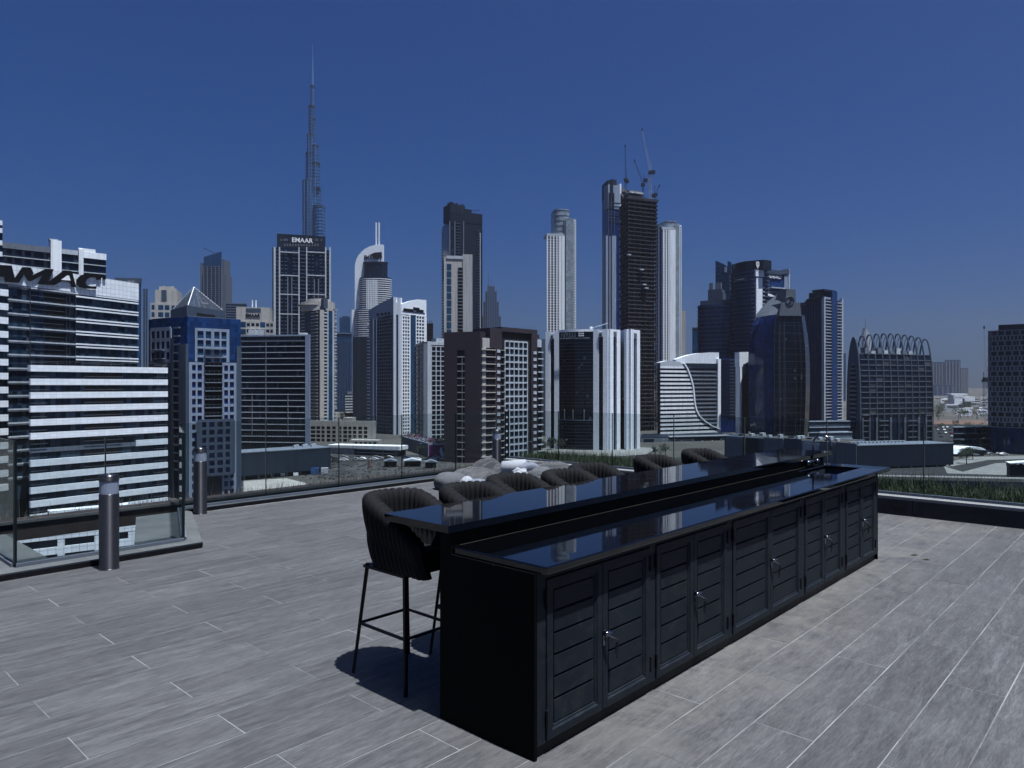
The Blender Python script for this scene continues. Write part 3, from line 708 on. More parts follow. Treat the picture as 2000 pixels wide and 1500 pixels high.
# cabinet front: posts, rails, ten doors in five pairs
uu = lambda px: u_at(px, BV) - BU
pairs = [(1067, 1176, 1268), (1281, 1354, 1419), (1431, 1504, 1562), (1572, 1609, 1643), (1652, 1683, 1708)]
edges = [(uu(a), uu(b), uu(c)) for a, b, c in pairs]
prev = .0205
for (a, b_, c) in edges:
    bpart('post', [(prev, a - .004, .001, .0345, .0605, .872)], 'door_metal', .002); prev = c + .004
bpart('post', [(prev, BL - .0205, .001, .0345, .0605, .872)], 'door_metal', .002)
for (a, b_, c) in edges: bpart('rail', [(a - .0035, c + .0035, .003, .0345, .835, .872)], 'door_metal', .002)
def door(x0, x1, hinge_left, latch):
    z0, z1 = .066, .831; 
    m = MB(); loops = []
    prof = [(0, .020), (0, -.002), (.003, -.005), (.040, -.005), (.048, .003), (.056, .003), (.066, .014)]
    for ins, y in prof: loops.append([(x0 + ins, y, z0 + ins), (x1 - ins, y, z0 + ins), (x1 - ins, y, z1 - ins), (x0 + ins, y, z1 - ins)])
    for A, B_ in zip(loops, loops[1:]):
        for i in range(4): m.quad([A[i], A[(i + 1) % 4], B_[(i + 1) % 4], B_[i]][::-1] if False else [A[i], A[(i + 1) % 4], B_[(i + 1) % 4], B_[i]])
    dr = obj('door', m, 'door_metal', bar, merge=True)
    n = 6; ih = (z1 - z0 - .132) / n; gap = .013
    for k in range(n):
        s = MB(); za, zb = z0 + .066 + k * ih + (gap if k else .001), z0 + .066 + (k + 1) * ih - (.0 if k < n - 1 else .001)
        aab(s, x0 + .0665, x1 - .0665, .006, .020, za, zb)
        obj('slat', s, 'door_metal', dr, bevel=.0025)
    s = MB(); aab(s, x0 + .05, x1 - .05, .0205, .026, z0 + .05, z1 - .05); obj('back_sheet', s, 'black_metal', dr)
    hx = x0 - .004 if hinge_left else x1 + .004
    for hz in (.13, .70):
        s = MB(); s.tube([(hx, -.008, hz), (hx, -.008, hz + .085)], .007, 8); obj('hinge', s, 'black_metal', dr, smooth=False)
    if latch:
        lx, lz = x0 + .008, .44
        s = MB(); aab(s, lx - .012, lx + .012, -.009, -.0052, lz - .04, lz + .04); lt = obj('latch', s, 'chrome', dr, bevel=.002)
        s = MB(); s.tube([(lx, -.009, lz + .022), (lx, -.034, lz + .022)], .013, 12); s.tube([(lx, -.030, lz + .02), (lx + .03, -.040, lz + .002), (lx + .075, -.042, lz - .026)], .008, 8, .006)
        lv = s
        s.bar((lx + .004, -.03, lz + .035), (lx + .016, -.046, lz + .03), .009, .006, 8); obj('lever', s, 'chrome', dr, smooth=True)
        s = MB()
        for j, (qx, ql) in enumerate(((.062, .07), (.071, .095), (.054, .05))):
            s.bar((lx + qx, -.044 - .002 * j, lz - .024), (lx + qx + .006 * (j - 1), -.036, lz - .024 - ql), .0045, .003, 5)
        obj('key_strap', s, 'key_black', dr)
for (a, b_, c) in edges:
    door(a, b_ - .0015, True, False); door(b_ + .0015, c, False, True)

# ------------------------------------------------------------------ bar stools
def stool_mesh():
    """tub back: a U in plan, thick, made of upright padded channels in two staggered rows"""
    m = MB(); n = 260; ribs = 32; R0 = .192; arm = .42; nz = 30
    half = R0 * math.pi / 2; L = half + arm
    def path(q):                                   # q from -L to L along the U; returns x, y and the outward normal
        sg = 1 if q >= 0 else -1; d = abs(q)
        if d < half: a = d / R0; return (-R0 * math.cos(a) , sg * R0 * math.sin(a), -math.cos(a), sg * math.sin(a))
        return (d - half, sg * (R0 + .02 * ((d - half) / arm) ** 1.5), 0, sg)
    cols = []
    for i in range(n + 1):
        q = -L + 2 * L * i / n; k = abs(q) / L; x, y, nx, ny = path(q)
        e = max(0, 1 - (L - abs(q)) / .05); pinch = math.sqrt(max(0, 1 - e * e)) * .93 + .07
        zt = 1.085 - .23 * max(0, (k - .30) / .70) ** 1.2; zb = .665; half_t = .046; c = []
        for j in range(nz + 1):
            t = j / nz
            if t < .42: hz, off = t / .42 * .88, 1.0
            elif t < .60: a = (t - .42) / .18 * math.pi; hz, off = .88 + .12 * math.sin(a), math.cos(a)
            else: hz, off = .88 * (1 - (t - .60) / .40), -1.0
            row = 1 if hz < .47 else 0
            ph = (i / n * ribs + row * .5) % 1.0
            lobe = math.sqrt(max(0, 1 - (2 * ph - 1) ** 2))
            v = (hz / .47) if row else min(1, (hz - .47) / .53)
            pil = max(.0, math.sin(math.pi * min(.97, max(.05, v if row else v * .62)))) ** .35
            bulge = .017 * lobe * pil - .007
            taper = -.062 * (1 - hz) ** 1.6
            d = taper + off * half_t * pinch + (bulge if off >= 0 else -bulge) * pinch * (abs(off) ** .3 if abs(off) > .05 else .3)
            z = zb + (zt - zb) * hz + (.012 * lobe if abs(off) < .98 else 0)
            c.append((x + nx * d + (.0 if d else 0), y + ny * d, z))
        cols.append(c)
    for c in cols: m.v.extend(c)
    k = nz + 1
    for i in range(n):
        for j in range(nz):
            m.f.append((i * k + j, i * k + j + 1, (i + 1) * k + j + 1, (i + 1) * k + j)); m.uv.extend([(0, 0)] * 4)
    for i in (0, n):
        q = tuple(i * k + j for j in range(k)); m.f.append(q if i == 0 else q[::-1]); m.uv.extend([(0, 0)] * k)
    return m
def make_stool():
    root = empty('bar_stool', (0, 0, 0), 0, 'x', 'bar stool', 'black woven bar stools along the bar')
    obj('tub_back', stool_mesh(), 'stool_fabric', root, smooth=True)
    m = MB(); m.prism([(-.15, -.09), (-.11, -.14), (-.03, -.165), (.24, -.17), (.27, -.15), (.27, .15), (.24, .17), (-.03, .165), (-.11, .14), (-.15, .09)], .655, .775); obj('seat_cushion', m, 'stool_fabric', root, bevel=.03)
    m = MB(); aab(m, -.17, .23, -.17, .17, .640, .656); obj('seat_frame', m, 'stool_leg', root)
    for sx in (-1, 1):
        for sy in (-1, 1):
            m = MB(); m.bar((.03 + sx * .18, sy * .15, .665), (.045 + sx * .25, sy * .215, 0), .0155, .012, 4); obj('leg', m, 'stool_leg', root)
    f = .218
    g = .183
    for a, b_ in (((.03 - f, -g), (.03 + f, -g)), ((.03 + f, -g), (.03 + f, g)), ((.03 + f, g), (.03 - f, g)), ((.03 - f, g), (.03 - f, -g))):
        m = MB(); m.bar((*a, .30), (*b_, .30), .010, None, 4); obj('foot_rail', m, 'stool_leg', root)
    return root
# local -x is the back of the stool; turned so that the back points along +v
stools = [(2.77, 3.46, 0, 'black woven bar stool standing clear at the near end of the bar'),
          (3.30, 3.36, 1, 'second bar stool from the near end, pushed in lower behind the nearest one'),
          (3.84, 3.47, 2, 'third bar stool from the near end, its rounded back rising above the bar top'),
          (4.33, 3.36, -1, 'fourth bar stool from the near end, pushed in deep in front of the cushions'),
          (4.80, 3.47, -2, 'fifth bar stool from the near end, before the grass strip'),
          (5.78, 3.47, 1, 'bar stool just left of the farthest one, below the white-pier office'),
          (6.66, 3.47, -1, 'farthest bar stool tucked under the bar, below the curved striped office')]
proto = make_stool()
for i, (u, v, dr, lab) in enumerate(stools):
    o = proto if i == 0 else copy_tree(proto)
    o.location = W(u, v, 0); o.rotation_euler = (0, 0, TH - math.pi / 2 + R(dr)); o['label'] = lab

# ------------------------------------------------------------------ heaped covers and cushions by the glass
def blob(name, label, cat, loc, size, mat, rz=0, lumps=.12, freq=2.2, seed=0, folds=0, flat=.0, tilt=0, power=1.0):
    """a soft stuffed shape: a rounded body that sags on the floor, with dents and folds"""
    import bmesh
    from mathutils import noise
    bm = bmesh.new(); bmesh.ops.create_icosphere(bm, subdivisions=5, radius=1)
    for vtx in bm.verts:
        p = vtx.co.copy(); n = noise.noise(p * freq + Vector((seed * 3.1, seed, 0))) * lumps
        if folds: n += folds * (1 - abs(noise.noise(Vector((p.x * 2.0 + p.z, p.y * 6 + seed, p.z * 2.2))) * 2.2)) * .5
        q = Vector([math.copysign(abs(c) ** power, c) for c in p]) * (1 + n)
        q.z = max(q.z, -1 + flat) if flat else q.z
        vtx.co = q
    bm.to_mesh(me := bpy.data.meshes.new(name)); bm.free(); me.materials.append(MATS[mat])
    me.polygons.foreach_set('use_smooth', [True] * len(me.polygons))
    o = bpy.data.objects.new(name, me); COL.objects.link(o); o.scale = size; o.rotation_euler = (R(tilt), 0, rz)
    zmin = min((o.rotation_euler.to_matrix() @ Vector((v.co.x * size[0], v.co.y * size[1], v.co.z * size[2]))).z for v in me.vertices)
    o.location = (loc[0], loc[1], (loc[2] if len(loc) > 2 else 0) - zmin); return tag(o, label, cat)
def at(px, y, z=0): p = P(px, y); return (p.x, p.y, z)
def cloth(name, label, loc, w, d, h, rz, seed, mat='cover_grey', ridge=.55, fold_dir=.6):
    """a cover thrown over something: a sheet that rises over the heap and falls to the floor in folds"""
    from mathutils import noise
    nx, ny = 90, 60; m = MB(); c, s_ = math.cos(fold_dir), math.sin(fold_dir)
    for j in range(ny + 1):
        for i in range(nx + 1):
            x, y = i / nx * 2 - 1, j / ny * 2 - 1; r = math.sqrt(x * x * .9 + y * y); wob = 1 + .18 * noise.noise(Vector((x * 1.6 + seed, y * 1.6, seed)))
            env = max(0, 1 - (r / wob) ** 2.2) ** .75; p = x * c + y * s_; q = -x * s_ + y * c
            f1 = 1 - abs(noise.noise(Vector((q * 3.6 + seed, p * .9, seed * 1.7)))) * 2.4; f2 = noise.noise(Vector((q * 9 + seed, p * 2.0, 3.1)))
            z = h * env * (.72 + ridge * f1 + .10 * f2) + .012 * (1 + f1) * (env > 0)
            k = 1 + .05 * noise.noise(Vector((x * 3, y * 3, seed + 9)))
            m.v.append((x * w * k, y * d * k, max(.002, z)))
    for j in range(ny):
        for i in range(nx):
            q = (j * (nx + 1) + i, j * (nx + 1) + i + 1, (j + 1) * (nx + 1) + i + 1, (j + 1) * (nx + 1) + i)
            if max(m.v[k][2] for k in q) > .006: m.f.append(q); m.uv.extend([(0, 0)] * 4)
    o = obj(name, m, mat, smooth=True); o.location = loc; o.rotation_euler = (0, 0, rz); return tag(o, label, 'cover')
bb = blob('beanbag', 'pale grey beanbag at the left of the heap by the glass', 'beanbag', at(880, 12.1), (.28, .25, .175), 'beanbag_grey', .3, .05, 1.4, 3, 0, .4, 0, .85)
for k in (0, 1, 2):
    a0 = R(215 + k * 55); sm = MB(); sm.tube([(math.cos(a0) * math.cos(t) * 1.0, math.sin(a0) * math.cos(t) * 1.0, math.sin(t) * 1.0) for t in [R(-30 + i * 9) for i in range(14)]], .014, 6); obj('seam', sm, 'key_black', bb)
cloth('draped_cover', 'crumpled grey furniture cover heaped behind the beanbag', at(925, 12.75), .52, .42, .22, .35, 5.3)
cloth('draped_cover', 'taller folded grey cover leaning against the third bollard light', at(952, 13.25), .36, .34, .31, -.3, 9.1, fold_dir=1.0)
cloth('draped_cover', 'flat dark-folded grey cover right of the third bollard light', at(1062, 13.4), .75, .40, .24, .1, 12.7, fold_dir=.2)
blob('cushion', 'white round cushion lying right against the beanbag', 'cushion', at(912, 11.85), (.12, .14, .12), 'cushion_white', .2, .08, 2, 2)
blob('cushion', 'blue and white striped cushion in front of the grey cover', 'cushion', at(932, 11.8), (.19, .15, .10), 'cushion_pattern', .8, .06, 2, 4, 0, 0, 0, .75)
def bolster():
    m = MB(); m.lathe([(0, -.22), (.11, -.22), (.128, -.205), (.13, 0), (.128, .205), (.11, .22), (0, .22)], 28)
    o = obj('bolster', m, 'cushion_white', smooth=True); o.rotation_euler = (0, R(84), R(-14)); o.location = at(1005, 12.6, .30)
    return tag(o, 'white bolster cushion lying on the heap right of the bollard light', 'cushion')
bolster()
blob('cushion', 'dark grey cushion under the white bolster', 'cushion', at(1006, 12.75), (.32, .3, .145), 'stool_fabric', .2, .08, 2, 15, 0, .2)
blob('cushion', 'patterned blue and white cushion tipped up beside the bolster', 'cushion', at(1030, 12.4), (.24, .1, .22), 'cushion_pattern', .5, .06, 2, 6, 0, 0, 25, .8)
blob('cushion', 'pale cushion at the right end of the heap', 'cushion', at(1056, 12.3), (.26, .22, .19), 'beanbag_grey', .2, .14, 2, 8, .1, .2)
blob('cushion', 'small white crumpled cushion between bolster and pale cushion', 'cushion', at(1016, 12.25), (.14, .14, .16), 'cushion_white', .2, .2, 2.4, 21, .15)

for px, py, l, r, lab in ((1786, 1085, .05, .3, 'small dark leaf lying on the deck right of the bar'), (1809, 1094, .035, -.4, 'tiny dry leaf on the deck beside the larger one')):
    y = EYE * 1400 / (py - 752); q = P(px, y); m = MB(); n = 8
    for sgn in (1, -1): m.quad([(-l, 0, .002), (-l * .4, sgn * l * .3, .008), (l * .3, sgn * l * .33, .012), (l, 0, .004)][::sgn], None)
    o = tag(obj('fallen_leaf', m, 'soil'), lab, 'leaf'); o.location = (q.x, q.y, .001); o.rotation_euler = (0, 0, r)

# ================================================================== the city
g = MB(); g.aabb(-9000, 9000, -3000, 9000, GZ - .5, GZ); tag(obj('ground', g, 'city_ground'), kind='structure')

def core(b, plan, ztop, mat='glass_navy', name='wall', z0=GZ):
    m = b.p(name, mat); m.prism(plan, z0, ztop); return m
def rows(z_top, z_bot, pitch):
    n = int((z_top - z_bot) / pitch); return [z_top - pitch * (k + 1) for k in range(n)]
def grid_skin(b, F, s0, s1, z0, z1, ncol, pitch, mat, pier=.5, band=.9, d=.45, name='facade_frame', panes=None, kind='stuff', d0=-.02, edge=True):
    """real openings: piers and spandrels standing proud of the glass, panes optionally one by one"""
    m = b.p(name, mat, kind); w = (s1 - s0) / ncol; nr = max(1, round((z1 - z0) / pitch)); ph = (z1 - z0) / nr
    for k in range(ncol + 1):
        if not edge and k in (0, ncol): continue
        c = s0 + k * w; m.box(F, c - pier / 2, c + pier / 2, z0, z1, d0, d)
    for r in range(nr + 1):
        zz = z0 + r * ph; m.box(F, s0, s1, zz - band / 2, zz + band / 2, d0, d - .03)
    if panes:
        for k in range(ncol):
            for r in range(nr):
                b.piece('window', panes, F, s0 + k * w + pier / 2, s0 + (k + 1) * w - pier / 2, z0 + r * ph + band / 2, z0 + (r + 1) * ph - band / 2, .02, .08)
def hbands(b, F, s0, s1, zs, th, mat, d0=-.02, d1=.4, name='floor_band', sep=False, kind='stuff'):
    for z in zs:
        if sep: b.piece(name, mat, F, s0, s1, z, z + th, d0, d1)
        else: b.p(name, mat, kind).box(F, s0, s1, z, z + th, d0, d1)
def pier(b, F, p0, p1, z0, z1, mat, d0=-.02, d1=.5, name='pier'):
    b.piece(name, mat, F, F.s(p0), F.s(p1), z0, z1, d0, d1)

# ------------------------------------------------------------------ the office tower with the big letters, far left
FT = Face(P(-170, 182), P(268, 243))
bd = Bld('office_tower', 'white and dark glass office tower with huge black roof letters', FT.pt(FT.L / 2, -8))
S, h = FT.s, FT.h
plan = quad_plan(FT.pt(0), FT.pt(FT.L), depth=26)
ztop = h(150, 536)                       # top of the tiled sign wall
zsign = h(200, 578)
core(bd, plan, zsign - .3, 'glass_damac')
bd.p('sign_wall', 'white_tile').box(FT, S(-160), FT.L + .15, zsign, ztop, -1.2, .6)
bd.p('roof', 'mid_grey').prism(grow(plan, -.6), zsign - .31, zsign + .6)
zs = [zsign - 3.92 * k for k in range(0, 15)]
for z in zs:
    # right bay: a pair of thin rails; middle bays: shallower pairs; left bay: tall white spandrels
    for dz in (-.05, -.95): bd.piece('floor_rail', 'white_panel', FT, S(146), FT.L + .1, z + dz - .45, z + dz, .0, .55)
    bd.piece('floor_rail', 'offwhite', FT, S(57), S(145.5), z - .62, z - .22, .0, .75)
    bd.piece('floor_rail', 'mid_grey', FT, S(57), S(145.5), z - 1.05, z - .8, .0, .6)
    bd.piece('floor_rail', 'offwhite', FT, S(15), S(56.6), z - .62, z - .22, .0, .45)
    bd.piece('floor_rail', 'mid_grey', FT, S(15), S(56.6), z - 1.0, z - .8, .0, .4)
    bd.piece('balcony_rail', 'metal_grey', FT, S(58), S(124), z - 2.55, z - 2.47, .62, .7)
    bd.piece('spandrel', 'white_panel', FT, S(-165), S(12.4), z - 3.6, z - 1.75, .0, .9)
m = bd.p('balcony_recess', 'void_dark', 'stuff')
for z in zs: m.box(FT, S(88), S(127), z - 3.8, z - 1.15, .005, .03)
m = bd.p('mullion', 'steel_dark', 'stuff')
for px in (57, 128, 134, 146): m.box(FT, S(px) - .12, S(px) + .12, GZ, zsign - .4, 0, .5)
# the letters: wide italics in black, an eagle-winged A and a closing C
def letters(b, F, mat, glyphs, d0, d1, name='letter'):
    for g in glyphs:
        m = MB(); m.wall_poly(F, [(F.s(x), F.h(x, y)) for x, y in g], d0, d1); obj(name, m, mat, b.root, b.org)
k = 1909 / 280
def gl(pts): return [(x / k, 500 + y / k) for x, y in pts]
A1 = gl([(-330, 330), (-130, 118), (-18, 122), (122, 130), (165, 300), (190, 358), (40, 345), (28, 280), (-90, 275), (-130, 335)])
M1 = gl([(165, 300), (268, 150), (376, 155), (415, 235), (390, 262), (585, 172), (682, 180), (612, 348), (715, 352), (690, 388), (470, 376), (545, 250), (372, 342), (345, 330), (292, 232), (222, 356), (190, 358)])
A2 = gl([(690, 388), (600, 385), (622, 340), (820, 194), (925, 202), (982, 420), (925, 412), (908, 345), (790, 335), (715, 378)])
A2b = gl([(780, 320), (905, 330), (885, 265), (862, 262)])
C1 = gl([(1325, 248), (1312, 318), (1255, 318), (1258, 285), (1170, 288), (1130, 310), (1105, 350), (1120, 392), (1180, 408), (1255, 405), (1248, 442), (1120, 436), (1030, 415), (990, 370), (990, 318), (1040, 262), (1120, 236), (1220, 238)])
letters(bd, FT, 'sign_black', [A1, M1, A2, C1], .85, 1.15)
letters(bd, FT, 'white_paint', [A2b], 1.12, 1.18, 'letter_counter')
letters(bd, FT, 'sign_black', [gl([(1340, 262), (1380, 265), (1378, 315), (1340, 312)])], .85, 1.1, 'letter_mark')
bd.done()

# the lower wing with the bold white spandrels
FW = Face(P(57, 195), P(325, 226))
bw = Bld('office_wing', 'lower office wing with bold white horizontal bands and dark glass', FW.pt(FW.L / 2, -6))
S, h = FW.s, FW.h
zw = h(190, 715.5); pit = (h(190, 740.3) - zw) * -1
core(bw, quad_plan(FW.pt(0), FW.pt(FW.L), depth=9), zw - .6, 'glass_damac')
bw.p('parapet', 'white_panel').box(FW, 0, FW.L, zw - 1.75, zw, -.9, .9)
for r in range(1, 14):
    z = zw - pit * r
    if r == 6: bw.piece('spandrel', 'white_panel', FW, S(263), FW.L, z - 1.75, z, -.1, .9); bw.piece('spandrel', 'mid_grey', FW, 0, S(262.5), z - 1.75, z - .5, -.1, .3); continue
    bw.piece('spandrel', 'white_panel', FW, 0, FW.L, z - 1.75, z, -.1, .9)
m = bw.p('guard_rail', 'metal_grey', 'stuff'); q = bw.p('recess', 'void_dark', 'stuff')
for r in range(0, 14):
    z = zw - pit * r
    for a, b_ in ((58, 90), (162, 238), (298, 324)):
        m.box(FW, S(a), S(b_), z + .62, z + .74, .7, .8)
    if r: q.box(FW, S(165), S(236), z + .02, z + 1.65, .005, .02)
for px in (60, 110, 160, 215, 270, 322): bw.p('roof_rail', 'metal_grey', 'stuff').box(FW, S(px) - .04, S(px) + .04, zw, zw + 1.1, .5, .58)
bw.p('roof_rail', 'metal_grey', 'stuff').box(FW, 0, FW.L, zw + 1.05, zw + 1.13, .5, .58)
# side seen past the end of the bands
FS = Face(FW.pt(FW.L), FW.pt(FW.L) + Vector((3.5, 7)))
bw.done()
# tiled podium at its foot
FP = Face(P(-40, 150), P(268, 168))
bp_ = Bld('tiled_podium', 'white tiled podium with dark strip windows seen through the near glass', FP.pt(FP.L / 2, -3))
S, h = FP.s, FP.h
zp = h(150, 1022); core(bp_, quad_plan(FP.pt(0), FP.pt(FP.L), depth=18), zp - .4, 'void_dark')
bp_.p('parapet', 'white_tile').box(FP, 0, FP.L, zp - 3.0, zp, -.6, .5)
bp_.p('terrace', 'pale_paving').prism(grow(quad_plan(FP.pt(0), FP.pt(FP.L), depth=18), -.7), zp - .42, zp - .3)
for px0, px1 in ((-40, 40), (112, 126), (184, 202), (250, 268)): bp_.piece('pier', 'white_tile', FP, S(px0), S(px1), GZ, zp - 3.0, -.3, .45)
bp_.piece('spandrel', 'white_tile', FP, 0, FP.L, zp - 6.3, zp - 4.7, -.3, .4)
for px0, px1 in ((42, 110), (128, 182), (204, 248)):
    bp_.piece('window', 'glass_pane', FP, S(px0), S(px1), zp - 4.7, zp - 3.05, -.25, .05); bp_.piece('window', 'glass_pane', FP, S(px0), S(px1), GZ + .5, zp - 6.35, -.25, .05)
bp_.piece('canopy', 'white_tile', FP, S(100), S(262), zp + 1.2, zp + 2.3, -9, -6); bp_.piece('canopy_post', 'mid_grey', FP, S(110), S(112), zp - .3, zp + 1.2, -8, -7.5); bp_.piece('canopy_post', 'mid_grey', FP, S(250), S(252), zp - .3, zp + 1.2, -8, -7.5)
bp_.done()

# white block behind the letters, and the banded sliver at the picture's edge
FB = Face(P(-60, 272), P(207, 304))
b2 = Bld('apartment_block', 'white apartment block with stair core rising behind the black letters', FB.pt(FB.L / 2, -8))
S, h = FB.s, FB.h
zb = h(50, 478); core(b2, quad_plan(FB.pt(0), FB.pt(FB.L), depth=22), zb - .4, 'glass_navy')
b2.piece('parapet', 'mid_grey', FB, 0, S(98), h(50, 489), zb, -.6, .5)
b2.piece('parapet', 'offwhite', FB, S(119), S(152), h(135, 497), h(135, 488), -.6, .5)
b2.piece('parapet', 'white_paint', FB, S(162), FB.L, h(185, 506), h(185, 494), -.6, .6)
b2.piece('roof_box', 'white_paint', FB, S(153), S(186), h(170, 494), h(170, 486), -3, .4)
b2.piece('stair_core', 'white_paint', FB, S(98), S(119), GZ, h(108, 470), -3, 1.2)
b2.piece('roof_box', 'offwhite', FB, S(96), S(112), h(104, 470), h(104, 467.5), -2, 1.0)
b2.piece('pier', 'white_paint', FB, S(153), S(162), GZ, h(157, 487), -.3, 1.0)
zz = [h(135, y) for y in (512, 528, 544, 560)]
for z in zz + [zz[-1] - 4 * k for k in range(1, 9)]:
    for a, b_ in ((-55, 98), (119, 153), (162, 207)): b2.p('floor_band', 'offwhite', 'stuff').box(FB, S(a), S(b_), z - .35, z, 0, .5)
m = b2.p('fin', 'dark_clad', 'stuff')
for px in (10, 26, 45, 63, 88): m.box(FB, S(px) - .5, S(px) + .5, GZ, zb - 2, 0, .45)
b2.done()
FE = Face(P(-60, 258), P(5, 262))
b3 = Bld('banded_tower', 'white banded tower cut by the left edge of the picture', FE.pt(FE.L / 2, -6))
core(b3, quad_plan(FE.pt(0), FE.pt(FE.L), depth=16), FE.h(0, 432), 'glass_damac')
for y in (431, 446, 470, 492, 514, 536, 558): b3.piece('spandrel', 'white_panel', FE, 0, FE.L, FE.h(0, y + 9), FE.h(0, y), -.2, .6)
b3.done()

# ------------------------------------------------------------------ the blue-topped building
PC = P(366, 250); PLf = P(290, 262); PR = P(470, 262)
FL, FR = Face(PLf, PC), Face(PC, PR)
bb_ = Bld('apartment_tower', 'grey apartment tower with a royal blue glazed top and stacked balconies', PC)
S, h = FR.s, FR.h
zt = HZ(618, 250); plan = quad_plan(PLf, PC, PR)
core(bb_, plan, h(420, 706), 'dark_clad'); m = bb_.p('blue_crown', 'glass_blue'); m.prism(plan, h(420, 706) + .01, zt)
bb_.p('roof', 'mid_grey').prism(grow(plan, -.8), zt + .001, zt + .25)
# upper pale panel with four windows to a row
zA, zB = h(415, 707), h(415, 642)
m = bb_.p('upper_panel', 'blue_grey')
cols = [(380.0, 384.8), (396.8, 400.8), (411.5, 417.5), (428, 431.5), (441.5, 447)]
for a, b_ in cols: m.box(FR, S(a), S(b_), zA, zB, -.1, .5)
ys = [(642, 647.5), (661.5, 665), (677.5, 681.5), (694, 698.5)]
for a, b_ in ys: m.box(FR, S(380), S(447), h(415, b_), h(415, a), -.1, .47)
for i in range(4):
    for j in range(4):
        y0 = (647.5, 665, 681.5, 698.5)[j]; y1 = (661.5, 677.5, 694, 706.5)[j]
        bb_.piece('window', 'glass_strip', FR, S(cols[i][1]), S(cols[i + 1][0]), h(415, y1), h(415, y0), .0, .1)
# lower body: two window columns on each side of the balconies
zC = h(415, 708); pitch = (h(415, 715) - h(415, 731.3))
m = bb_.p('lower_frame', 'blue_grey')
vc = [(368, 374.2), (381.5, 385), (393.5, 399), (433, 437), (444.5, 448), (456, 461)]
for a, b_ in vc: m.box(FR, S(a), S(b_), GZ, zC, -.1, .5)
nrow = int((zC - GZ) / pitch)
for r in range(nrow + 1):
    z = zC - r * pitch
    for a, b_ in ((368, 399), (433, 461)): m.box(FR, S(a), S(b_), z - .95, z, -.1, .46)
    for i in (0, 1, 3, 4):
        if z - pitch > GZ: bb_.piece('window', 'glass_royal', FR, S(vc[i][1]), S(vc[i + 1][0]), z - pitch, z - .95, .0, .12)
for px0, px1, top in ((352, 367, 672), (461, 470, 676)):
    F2 = FR if px0 > 366 else FL
    bb_.piece('corner_pier', 'grey_clad', F2, F2.s(px0), min(F2.s(px1), F2.L + .1), GZ, F2.h(px0, top), -.4, .7)
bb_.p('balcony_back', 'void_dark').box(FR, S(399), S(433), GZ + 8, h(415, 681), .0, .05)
for r in range(0, 16):
    y = 681 + r * 16.3
    if y > 815: break
    z = h(415, y); bb_.piece('balcony', 'mid_grey', FR, S(398), S(434), z - .35, z, -.1, 1.4)
    bb_.p('balcony_rail', 'metal_grey', 'stuff').box(FR, S(398), S(434), z + .95, z + 1.02, 1.33, 1.4)
    for k in range(5): bb_.p('balcony_rail', 'metal_grey', 'stuff').box(FR, S(398.2 + k * 8.9) - .03, S(398.2 + k * 8.9) + .03, z, z + .98, 1.34, 1.4)
# projecting grey grid low down
z1, z0 = h(415, 821), h(415, 926)
bb_.p('bay_back', 'glass_royal').box(FR, S(386), S(450), z0, z1 - .3, .3, 1.6)
m = bb_.p('bay_frame', 'grey_clad')
for k in range(5): m.box(FR, S(386 + k * 16) - .9 * (1 if k in (0, 4) else .55), S(386 + k * 16) + .9 * (1 if k in (0, 4) else .55), z0, z1, 1.5, 2.1)
for r in range(8): z = z1 - r * (z1 - z0) / 7; m.box(FR, S(385), S(451), z - .45, z + .45, 1.5, 2.07)
# left side
S, h = FL.s, FL.h
z1 = h(315, 643); grid_skin(bb_, FL, S(296), S(334), h(315, 706), z1, 4, 4.0, 'blue_grey', .9, 1.3, .4, panes='glass_royal', kind=None)
grid_skin(bb_, FL, S(296), S(334), GZ, h(315, 712), 5, pitch, 'grey_clad', 1.4, 1.2, .4)
for r in range(1, 5): z = h(310, 668 + r * 16); bb_.piece('balcony', 'mid_grey', FL, S(303), S(324), z - .35, z, -.1, 1.3)
bb_.piece('strip', 'grey_clad', FL, S(336), S(341), GZ, h(338, 660), -.1, .6)
for r in range(18):
    z = h(346, 640 + r * 16.3); bb_.p('side_slab', 'mid_grey', 'stuff').box(FL, S(341), S(352), z - .3, z + .25, -.1, .6)
bb_.done()

# the block with the louvred pyramid roof behind it
c0, cl, cr = P(365, 300), P(333, 318), P(440, 322)
by = Bld('pyramid_block', 'grey block topped by a white louvred pyramid frame', c0)
plan = quad_plan(cl, c0, cr); zy = HZ(597, 300); core(by, plan, zy, 'grey_clad')
F1, F2 = Face(cl, c0), Face(c0, cr)
by.piece('opening', 'void_dark', F2, F2.s(384), F2.s(420), F2.h(400, 621), F2.h(400, 613), -.05, .06)
cen = (plan[0] + plan[2]) / 2; base = [cen + (p - cen) * .9 for p in plan]; apex = Vector((*P(379, (cen.y)), HZ(561, cen.y)))
fm = by.p('pyramid_frame', 'white_paint')
for i in range(4):
    a = Vector((*base[i], zy + .4)); b_ = Vector((*base[(i + 1) % 4], zy + .4))
    fm.bar(a, apex, .2); fm.bar(a, b_, .14)
lv = by.p('pyramid_louvre', 'mid_grey')
for i in (0, 1):
    a = Vector((*base[i], zy + .4)); b_ = Vector((*base[(i + 1) % 4], zy + .4))
    for k in range(0, 13):
        t = k / 13; lv.bar(a.lerp(apex, t), b_.lerp(apex, t), .3)
    for k in range(1, 6): lv.bar(a.lerp(b_, k / 6), a.lerp(b_, k / 6).lerp(apex, 1 - abs(k / 6 - .5) * 2), .13)
dk = by.p('dish', 'white_paint'); dk.lathe([(0, zy + 1.0), (.8, zy + 1.05), (1.5, zy + 1.5), (1.4, zy + 1.55), (0, zy + 1.15)], 14, tuple(P(400, 305)))
by.done()

